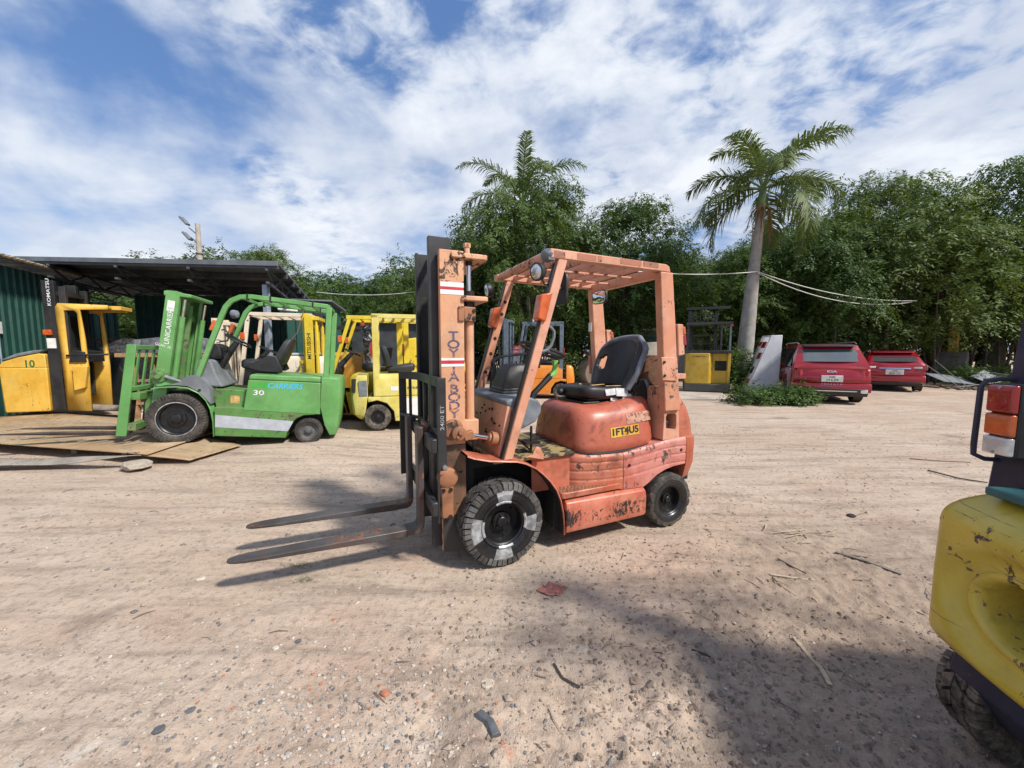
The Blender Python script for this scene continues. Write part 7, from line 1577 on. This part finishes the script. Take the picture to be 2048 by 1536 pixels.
# ------------------------------------------------------------------ parked cars and other things at the back
MAT['car_red'] = plain('dark red car paint', (.27, .006, .013), .22, .1, .1, 2, 0, coat=.7)
MAT['car_red2'] = plain('red car paint', (.30, .007, .014), .22, .1, .1, 2, 0, coat=.7)
MAT['car_glass'] = plain('tinted car glass', (.03, .035, .04), .05, .0, .1, 2, 0, spec=.9, coat=1.0)
MAT['rear_glass'] = plain('rear window glass', (.10, .12, .13), .06, .35, .1, 2, 0, spec=1.0, coat=1.0)
MAT['tail_red'] = plain('bright tail lamp', (.45, .012, .012), .2, 0, .2, 14, coat=.8)
MAT['plate'] = plain('number plate', (.66, .66, .62), .5)
def car(label, loc, yaw, L=4.7, W=1.86, Hc=1.68, zb=1.02, wb=2.75, over=.93, rw=.36, mat=None, slope=.52, hatch=False, brand='', model='', plate=('', '')):
    T = thing('car', label, 'car', loc, R(yaw)); hw = W / 2; mat = mat or MAT['car_red']
    # origin at rear axle on the ground, +X forward
    xr, xf = -over, L - over; n = 74
    def zlow(x):
        z = .24
        for xc in (0, wb):
            d = abs(x - xc)
            if d < rw + .07: z = max(z, rw + math.sqrt(max(0, (rw + .07) ** 2 - d * d)))
        return z + (.10 if x < xr + .25 else 0) * (1 - (x - xr) / .25)
    def top(x):   # belt / bonnet line
        if x > wb - .25: return zb - .05 - .10 * ((x - wb + .25) / (xf - wb + .25)) ** 2
        return zb
    rs = []
    for i in range(n):
        x = xr + (xf - xr) * i / (n - 1); e = min(x - xr, xf - x); k = 1 - .13 * max(0, 1 - e / .45) ** 2.2; w = hw * k; zl, zt = zlow(x), top(x); k2 = .03 * max(0, 1 - (x - xr) / .3)
        if i == 0: zl = .42
        half = [(w * .80, zl), (w * .97, zl + .01), (w, max(zl + .04, .45)), (w * 1.0, max(zl + .06, .62)), (w * .985, max(zl + .08, .80)), (w * .99, zt - .10), (w * .955, zt - .02), (w * .90, zt)]
        rs.append([(x, y, z) for y, z in half] + [(x, -y, z) for y, z in reversed(half)])
    m = MB(); m.rings(rs); m.build('body', mat, T, smooth=40)
    m = MB(); m.box(xr + .3, xf - .3, -hw + .18, hw - .18, .20, .6); m.build('underbody', MAT['dark_void'], T)
    # greenhouse
    xa, xb, xc, xd = xr + .10, xr + .10 + slope, wb - .95, wb + .05
    st = [(xa, 0), (xa + .10, .28), (xb - .06, .86), (xb, .97), (xb + .35, 1.0), (xc - .5, 1.0), (xc, .93), (xc + .4, .56), (xd, 0.0)]
    rs = []
    for x, t in st:
        z = zb - .01 + (Hc - zb) * t; w0, w1 = hw * .93, hw * (.93 - .19 * t)
        rs.append([(x, w0, zb - .015), (x, (w0 + w1) / 2 + .015, (zb + z) / 2), (x, w1, z - .03 * t), (x, w1 * .8, z + .0), (x, 0, z + .012 * t), (x, -w1 * .8, z), (x, -w1, z - .03 * t), (x, -(w0 + w1) / 2 - .015, (zb + z) / 2), (x, -w0, zb - .015)])
    m = MB(); m.rings(rs, closed=False, cap=False); gh = m.build('cabin', mat, T, smooth=45)
    for s in (1, -1):   # side glass, three panes
        for x0, x1, x2, x3 in ((xb + .02, xb + .55, xb + .55, xb + .22), (xb + .62, xb + 1.45, xb + 1.45, xb + .62), (xb + 1.52, xd - .35, xc + .15, xb + 1.52)):
            z0, z1 = zb + .02, Hc - .13; f = lambda z: hw * (.93 - .19 * (z - zb) / (Hc - zb)) + .022
            m = MB(); m.add([(x0 - (.16 if x0 < xb + .1 else 0), s * f(z0), z0), (x1, s * f(z0), z0), (x2, s * f(z1), z1), (x3 + .0, s * f(z1), z1)], [(0, 1, 2, 3)]); m.build('side_window', MAT['car_glass'], T, solid=.008, smooth=0)
        m = MB(); m.tube([(xb + .05, s * hw * .72, Hc - .01), (xb + .25, s * hw * .725, Hc + .035), (xc - .1, s * hw * .725, Hc + .035), (xc + .1, s * hw * .71, Hc - .02)], .018, 6); m.build('roof_rail', MAT['steel'], T)
        make_wheel(T, (0, s * (hw - .13), rw), s, rw, .22, rw * .68, 'block', 30, [MAT['rubber']] * 4, rim_mat=MAT['rim_grey'], dish=.3, detail=False); make_wheel(T, (wb, s * (hw - .13), rw), s, rw, .22, rw * .68, 'block', 30, [MAT['rubber']] * 4, rim_mat=MAT['rim_grey'], dish=.3, detail=False)
        m = MB(); m.obox((wb - .75, s * (hw + .10), zb + .03), (.10, .20, .14)); m.build('door_mirror', mat, T, bev=.03, seg=3)
        for zc in (.85,): m = MB(); m.box(.55, .75, s * hw * .985 - .01, s * hw * .985 + .025, zc, zc + .03); m.build('door_handle', MAT['steel'], T)
    # tail panels, curved in plan
    def bend(v): x, y, z = v; return (x + .13 * (abs(y) / hw) ** 2.4, y, z)
    def yloft(poly, w, name, mt, parent, bev=0, wt=None):
        q = MB(); ys = [w * (k / 8 - 1) for k in range(17)]; zs = [p[1] for p in poly]; lo, hi = min(zs), max(zs)
        q.rings([[bend((px, y * (1 if wt is None else 1 + (wt / w - 1) * (pz - lo) / (hi - lo + 1e-6)), pz)) for px, pz in poly] for y in ys]); return q.build(name, mt, parent, bev=bev, smooth=40)
    sl = lambda t: (xa + .10 + (xb - .06 - xa - .10) * t, zb - .01 + (Hc - zb) * (.28 + .58 * t))
    a, b = sl(-.02), sl(.98); w0, w1 = hw * .80, hw * .62
    yloft([(a[0] - .05, a[1]), (a[0] - .035, a[1]), (b[0] - .035, b[1]), (b[0] - .05, b[1])], w0, 'rear_window', MAT['rear_glass'], T, wt=w1)
    yloft([(a[0] - .02, a[1] - .03), (a[0] + .05, a[1] - .03), (b[0] + .05, b[1] + .05), (b[0] - .02, b[1] + .05)], w0 * 1.12, 'tailgate_frame', mat, T, wt=w1 * 1.16)
    yloft([(b[0] - .20, b[1] + .02), (b[0] + .18, b[1] + .075), (b[0] + .18, b[1] + .10), (b[0] - .18, b[1] + .065)], w1 * 1.05, 'roof_spoiler', MAT['black'] if not hatch else mat, T, .01)
    m = MB(); m.add([(xd - .03, -hw * .82, zb + .04), (xd - .03, hw * .82, zb + .04), (xc + .12, hw * .66, Hc - .10), (xc + .12, -hw * .66, Hc - .10)], [(0, 1, 2, 3)]); m.build('windscreen', MAT['car_glass'], T, solid=.01)
    tg = yloft([(xr - .075, .60), (xr - .105, .66), (xr - .10, .78), (xr - .065, .84), (xr - .045, .93), (xr + .03, zb + .01), (xr + .10, zb + .06), (xr + .2, .6)], hw * .93, 'tailgate', mat, T, .008)
    bp = yloft([(xr - .085, .35), (xr - .125, .41), (xr - .13, .54), (xr - .10, .595), (xr + .1, .60), (xr + .3, .35)], hw * .96, 'bumper', mat, T, .01)
    yloft([(xr - .07, .24), (xr - .115, .29), (xr - .135, .34), (xr - .135, .455 if not hatch else .36), (xr + .1, .46), (xr + .3, .24)], hw * .88, 'lower_bumper', MAT['black'], T, .01)
    if not hatch:
        yloft([(xr - .150, .375), (xr - .13, .375), (xr - .13, .400), (xr - .150, .400)], hw * .60, 'chrome_trim', MAT['chrome'], bp)
        for s in (1, -1): m = MB(); m.box(xr - .08, xr - .03, s * hw * .62, s * hw * .86, .335, .43); m.build('exhaust_trim', MAT['chrome'], bp, bev=.015)
    for s in (1, -1):
        if not hatch:
            for q in (.74, .86): m = MB(); m.obox((xr - .06 + .13 * q ** 2.4, s * hw * q, .815), (.05, .075, .27), (0, .12, s * .28)); m.build('tail_lamp', MAT['tail_red'], T, bev=.012)
        else:
            m = MB(); m.obox((xr + .03, s * hw * .88, .90), (.06, .20, .17), (0, .15, s * .30)); m.build('tail_lamp', MAT['tail_red'], T, bev=.02)
            m = MB(); m.obox((xr - .02, s * hw * .70, .895), (.04, .22, .075), (0, .15, s * .22)); m.build('reverse_lamp', MAT['clear_lens'], T, bev=.015)
    if hatch: yloft([(xr - .115, .85), (xr - .08, .85), (xr - .07, .885), (xr - .10, .885)], .42, 'chrome_bar', MAT['chrome'], tg)
    pz = .73
    m = MB(); m.box(xr - .122, xr - .104, -.24, .24, pz - .09, pz + .09); pl = m.build('number_plate', MAT['plate'], tg, bev=.006)
    m = MB(); text_mesh(m, plate[0], (xr - .1235, 0, pz + .042), (0, -1, 0), (0, 0, 1), .095, 1.0, .006); text_mesh(m, plate[1], (xr - .1235, 0, pz - .042), (0, -1, 0), (0, 0, 1), .095, 1.1, .006); m.build('plate_text', MAT['black_ink'], pl, fix=False, smooth=0)
    if brand: m = MB(); text_mesh(m, brand, (xr - .055, 0, .925), (0, -1, 0), (.2, 0, 1), .085, 1.7, .012); m.build('badge', MAT['chrome'], tg, fix=False, smooth=0)
    if model: m = MB(); text_mesh(m, ' '.join(model), (xr - .120, 0, .575), (0, -1, 0), (.3, 0, 1), .05, 1.5, .008); m.build('model_name', MAT['chrome'], bp, fix=False, smooth=0)
    return T
def back_things():
    car('dark red SUV with silver rear trim parked beside the white cabinet', (9.42, 11.65, 0), 63, Hc=1.72, brand='KIA', model='SORENTO', plate=('30K', '394.09'))
    car('red hatchback with chrome tailgate bar parked right of the red SUV', (14.55, 14.75, 0), 52, L=4.2, W=1.72, Hc=1.50, zb=.98, wb=2.5, over=.72, rw=.31, mat=MAT['car_red2'], slope=.72, hatch=True, plate=('30G', '860.12'))
    # white sloping cabinet
    T = thing('control_cabinet', 'white wedge shaped cabinet with red and black fittings leaning by the palm', 'cabinet', (8.02, 13.35, 0), R(-14))
    wp = paint('white cabinet paint', (.58, .60, .63), (.66, .68, .70), chips=.74, grime=.15, dirt_amt=.15, rough=.4); gp = MAT['grey_paint']
    m = MB(); m.prism([(-.05, 0), (.95, 0), (1.00, 2.02), (.68, 2.02)], 'y', -.40, .40); m.build('cabinet_body', wp, T, bev=.01)
    ang = math.atan2(2.02, .73)
    sl = lambda t, o=0.0: (-.05 + .73 * t - math.sin(ang) * o, 2.02 * t + math.cos(ang) * o)
    m = MB()
    m.add([(sl(.06, .008)[0], -.37, sl(.06, .008)[1]), (sl(.06, .008)[0], .37, sl(.06, .008)[1]), (sl(.97, .008)[0], .37, sl(.97, .008)[1]), (sl(.97, .008)[0], -.37, sl(.97, .008)[1])], [(0, 1, 2, 3)]); m.build('sloping_panel', plain('grey white panel', (.50, .50, .49), .6), T, solid=.006)
    for (y, t, w, h, mt) in ((-.18, .84, .30, .11, 'red_lens'), (.18, .86, .22, .08, 'red_lens'), (-.20, .66, .26, .11, 'red_lens'), (-.15, .42, .16, .12, 'black'), (.17, .45, .22, .13, 'black'), (-.2, .22, .2, .1, 'red_lens'), (.2, .25, .2, .06, 'black')):
        c = sl(t, .02); m = MB(); m.obox((c[0], y, c[1]), (h * 2.0, w, .035), (0, -ang, 0)); m.build('switch_box', MAT[mt], T, bev=.008)
    # order picker
    T = thing('order_picker', 'yellow order picker with black platform rails standing left of the palm', 'order picker', (7.2, 14.3, 0), R(-112))
    oyp = paint('picker yellow', (.50, .31, .02), (.56, .37, .05), chips=.66, grime=.35, dirt_amt=.3, rough=.5); bs = MAT['black_steel']
    m = MB(); m.prism([(-.62, -.74), (.72, -.74), (.72, .74), (-.62, .74)], 'z', .06, .33); m.build('chassis', plain('dark picker base', (.06, .055, .05), .7), T, bev=.02)
    for y in (-.45, .45): make_wheel(T, (.55, y * 1.35, .10), 1 if y > 0 else -1, .10, .1, .05, 'solid', 10, [MAT['rubber']] * 2, detail=False)
    m = MB(); m.prism([(.15, -.72), (.66, -.72), (.72, -.55), (.72, .05), (.60, .14), (.15, .14)], 'z', .335, 1.42); cb = m.build('motor_cover', oyp, T, bev=.02)
    m = MB(); m.prism([(.10, .15), (.50, .15), (.50, .70), (.10, .70)], 'z', .335, 1.42); m.build('battery_cover', oyp, T, bev=.015)
    m = MB(); m.box(.50, .505, .25, .62, .80, 1.15); m.build('vent', MAT['dark_void'], T)
    m = MB(); m.box(.15, .62, .64, .73, .335, 1.44); m.build('side_post', oyp, T, bev=.01)
    m = MB(); text_mesh(m, 'KOMATSU', (.7215, -.28, 1.30), (0, 1, 0), (0, 0, 1), .08, 1.2, .01); m.build('lettering', MAT['black_ink'], cb, fix=False, smooth=0)
    m = MB(); m.box(.0, .70, -.74, .74, 1.43, 1.52); m.build('console_top', bs, T, bev=.01)
    for y in (-.58, .30): m = MB(); m.box(-.30, -.18, y - .06, y + .06, .3, 3.0 if y < 0 else 2.9); m.build('mast_channel', bs, T)
    for z, x0, x1 in ((2.44, -.30, .55), (3.05, -.30, -.2)):
        m = MB(); m.box(x0, x1, -.72, .76, z, z + .09); m.build('guard_frame', bs, T)
    for z in (2.05, 1.75): m = MB(); m.box(-.26, -.2, -.5, .3, z, z + .06); m.build('cross_bar', bs, T)
    for k in range(7): m = MB(); y = -.5 + k * .13; m.box(-.24, -.22, y, y + .03, 2.5, 2.95); m.build('guard_bar', bs, T)
    for y in (-.66, .42, .70): m = MB(); m.box(.44, .52, y - .03, y + .03, 1.5, 2.46); m.build('post', bs if y != .70 else MAT['blue_grey'], T)
    for k in range(6): m = MB(); y = -.05 + k * .06; m.tube([(.35, y, 1.5), (.37 + .03 * (k % 3), y + .03 * (k % 2), 1.85 + .07 * (k % 3))], .012, 5); m.build('control_lever', MAT['black'], T)
    m = MB(); m.lathe([(.05, 0), (.06, .05), (.04, .10), (.001, .1)], (.48, .72, 2.36), (0, 0, 1), 10); m.build('beacon', MAT['red_lens'], T)
    # road roller
    T = thing('road_roller', 'old rust orange road roller with cream hood far behind the black seat', 'road roller', (5.0, 16.4, 0), R(186))
    ro = MAT['peach_dirty']; cr = MAT['cream']; tan = plain('tan drum steel', (.33, .25, .18), .6, .3, .25, 5, .2)
    for nm, x in (('front_drum', 1.5), ('rear_drum', -1.15)):
        m = MB(); m.lathe([(.001, -.62), (.45, -.62), (.58, -.60), (.60, -.58), (.60, .58), (.58, .60), (.45, .62), (.001, .62)], (x, 0, .60), (0, 1, 0), 36); m.build(nm, tan if x > 0 else MAT['rusty'], T)
    m = MB(); m.prism([(-1.9, 1.05), (1.7, 1.05), (1.7, 1.2), (.2, 1.28), (-1.9, 1.28)], 'y', -.48, .48); m.build('chassis', ro, T, bev=.02)
    for s in (1, -1): m = MB(); m.prism([(-1.85, 1.28), (-1.80, .7), (-1.55, .62), (-1.75, 1.0), (-1.6, 1.2), (-.7, 1.2), (-.6, .7), (-.35, .62), (-.45, 1.28)], 'y', s * .64, s * .68); m.build('drum_yoke', ro, T, bev=.01)
    for s in (1, -1): m = MB(); m.prism([(1.2, 1.2), (1.35, .5), (1.65, .5), (1.7, 1.2)], 'y', s * .64, s * .68); m.build('front_fork', ro, T, bev=.01)
    m = MB(); m.prism([(-.15, 1.29), (-.25, 1.72), (-.55, 1.86), (-2.0, 1.90), (-2.1, 1.29)], 'y', -.55, .55); m.build('hood', cr, T, bev=.04, seg=3)
    m = MB(); m.box(1.2, 1.75, -.45, .45, 1.21, 1.55); m.build('water_tank', plain('dull tank', (.22, .20, .18), .5, .4), T, bev=.04)
    steer_wheel(T, (.35, 0, 1.75), .4, .2, (.6, 0, 1.25)); seat(T, .05, 1.32)
    # small red notice
    T = thing('notice_sign', 'small red notice board with white lettering on a post behind the steering wheel', 'sign', (.14, 16.9, 0), 0)
    m = MB(); m.box(-.03, .03, 0, .04, 0, 1.75); m.build('post', MAT['rusty'], T)
    m = MB(); m.box(-.34, .34, -.03, 0, 1.36, 1.74); m.build('board', MAT['red_stripe'], T, bev=.004)
    m = MB(); text_mesh(m, 'TỰ LÁNG', (0, -.033, 1.63), (1, 0, 0), (0, 0, 1), .13, 1, .006); text_mesh(m, 'ĐỖ XE BÊN PHẢI', (0, -.033, 1.47), (1, 0, 0), (0, 0, 1), .11, .75, .006); m.build('lettering', MAT['white_ink'], T, fix=False, smooth=0)
    m = MB(); m.box(-.2, .2, -.02, .0, 1.05, 1.3); m.build('lower_board', MAT['grey_paint'], T)
    # blue site hut behind
    T = thing('site_hut', 'blue and white site hut glimpsed behind the order picker', 'hut', (9.2, 20.5, 0), 0)
    m = MB(); corrugated(m, (-3.2, 0), (1.0, 0), 0, 2.55, .3, .03); m.build('wall', plain('pale hut wall', (.34, .34, .33), .7), T, smooth=0, solid=.004)
    m = MB(); m.box(-3.2, .2, -.03, -.01, 1.7, 2.3); m.build('blue_band', plain('blue band', (.03, .10, .30), .6), T)
    m = MB(); m.hexa([(-3.4, -.4, 2.56), (-3.4, -.4, 2.62), (-3.4, 3, 2.9), (-3.4, 3, 2.96), (1.2, -.4, 2.56), (1.2, -.4, 2.62), (1.2, 3, 2.9), (1.2, 3, 2.96)]); m.build('roof', plain('light roof', (.45, .48, .5), .5), T)
    # excavator in the shade
    T = thing('excavator', 'yellow excavator with its arm and bucket lowered in tree shade at the far right', 'excavator', (24.2, 20.5, 0), R(215))
    ey = paint('excavator yellow', (.42, .24, .03), (.48, .30, .06), chips=.64, grime=.4, dirt_amt=.4, rough=.55)
    for s in (1, -1):
        m = MB(); m.prism([(-1.6, .1), (1.6, .1), (1.8, .45), (1.5, .8), (-1.5, .8), (-1.8, .45)], 'y', s * 1.15 - .25, s * 1.15 + .25); m.build('track', MAT['rubber'], T, bev=.03)
    m = MB(); m.box(-1.7, 1.3, -1.2, 1.2, .95, 1.7); m.build('upper_body', ey, T, bev=.06)
    m = MB(); m.prism([(.2, 1.7), (1.3, 1.7), (1.2, 2.7), (.9, 2.8), (.2, 2.8)], 'y', .3, 1.2); cab = m.build('cab', ey, T, bev=.05)
    m = MB(); m.box(.35, 1.1, 1.201, 1.21, 1.85, 2.65); m.build('cab_window', MAT['car_glass'], cab)
    m = MB(); m.bar((1.2, -.1, 1.4), (2.6, -.1, 3.7), .4, .6); m.bar((2.6, -.1, 3.7), (4.4, -.1, 3.9), .4, .5, h2=.3); m.build('boom', ey, T, bev=.03)
    m = MB(); m.bar((4.4, -.1, 4.1), (3.7, -.1, 1.3), .32, .5, h2=.3); m.build('stick', ey, T, bev=.02)
    m = MB(); m.prism([(3.9, 1.5), (4.3, 1.0), (4.2, .4), (3.7, .12), (3.1, .2), (3.5, .6), (3.5, 1.2)], 'y', -.6, .4); m.build('bucket', plain('grey bucket', (.16, .145, .13), .7), T, bev=.03)
    m = MB(); m.tube([(2.9, -.1, 4.2), (4.2, -.1, 4.5)], .07, 8); m.build('hydraulic_ram', MAT['chrome'], T)
    # scrap
    rnd = random.Random(5); gs = plain('galvanised scrap', (.20, .22, .24), .55, .2, .3, 6)
    for k, (x, y, sx, sy, a, b, lab) in enumerate(((18.2, 15.9, 1.5, .9, .35, .1, 'large bent grey sheet on the scrap heap'), (19.3, 15.6, .9, .6, .5, -.25, 'pale tilted sheet on top of the scrap heap'), (17.2, 16.3, 1.1, .8, 1.1, .3, 'upright grey panel at the left of the scrap heap'), (20.2, 16.1, 1.4, .5, .15, .2, 'flat grey sheet at the right of the scrap heap'))):
        m = MB(); m.obox((x, y, .35 + .1 * (k % 2)), (sx, sy, .02), (a, b, .3 * k)); tag(m.build('scrap_sheet', gs), lab, 'scrap metal')
    for k, (x, y, x2, y2, z2) in enumerate(((17.8, 15.2, 16.6, 15.5, 1.0), (18.0, 15.1, 17.0, 15.5, 1.15), (17.9, 15.4, 20.4, 15.2, .55))):
        m = MB(); m.tube([(x, y, .06), ((x + x2) / 2 + .15, (y + y2) / 2, z2 * .42), (x2, y2, z2)], .012, 6); tag(m.build('metal_strip', gs), ('left', 'middle', 'long')[k] + ' white metal strip sticking out of the scrap heap', 'scrap metal')
    m = MB(); 
    for k in range(60): rock(m, (17 + 4 * rnd.random(), 14.6 + 1.2 * rnd.random(), .03), rnd.uniform(.05, .16), rnd, 6, flat=.5)
    tag(m.build('rubble', plain('dark earth rubble', (.13, .10, .075), .95, 0, .3, 12, .4), smooth=0), 'low heap of dark earth and rubble before the scrap', 'rubble', kind='stuff')
    # concrete apron and stones left of the bush
    m = MB(); m.prism([(2.2, 12.2), (6.6, 11.6), (8.0, 14.8), (3.2, 16.5)], 'z', -.05, .035); tag(m.build('concrete_apron', plain('pale concrete', (.42, .36, .30), .9, 0, .25, 1.4, .3)), kind='structure')
    for (u, v, s, lab) in ((1487, 803, .24, 'white stone at the left end of the bush'), (1468, 785, .16, 'grey stone between order picker and bush'), (1632, 803, .10, 'pale stone at the right end of the bush')):
        p = G(u, v); m = MB(); rock(m, (p.x, p.y, .06), s, rnd, 9, flat=.5); tag(m.build('stone', plain('pale stone ' + lab[:5], (.50, .46, .40), .9, 0, .2, 8, .4), smooth=30), lab, 'stone')
    for k, (x, y, sx, lab) in enumerate(((-2.2, 12.6, .5, 'dark machine shape with red parts beyond the yellow trucks'),)):
        T = thing('compressor', lab, 'machine', (x, y, 0)); m = MB(); m.box(-.6, .6, -.4, .4, .2, 1.2); m.build('housing', MAT['black'], T, bev=.05); m = MB(); m.lathe([(.2, -.3), (.25, 0), (.2, .3)], (0, -.3, 1.4), (1, 0, 0), 16); m.build('red_tank', MAT['red_stripe'], T); m = MB(); m.box(-.5, .5, -.35, .35, 0, .2); m.build('skid', MAT['greasy'], T)
# ------------------------------------------------------------------ build the place
make_ground(); buildings(); steel_plates(); vegetation()
build_orange(); build_green(); build_yard_trucks(); build_near(); back_things()
scatter_gravel(); gravel_patch(); soil_clods(); scatter_twigs(); litter()
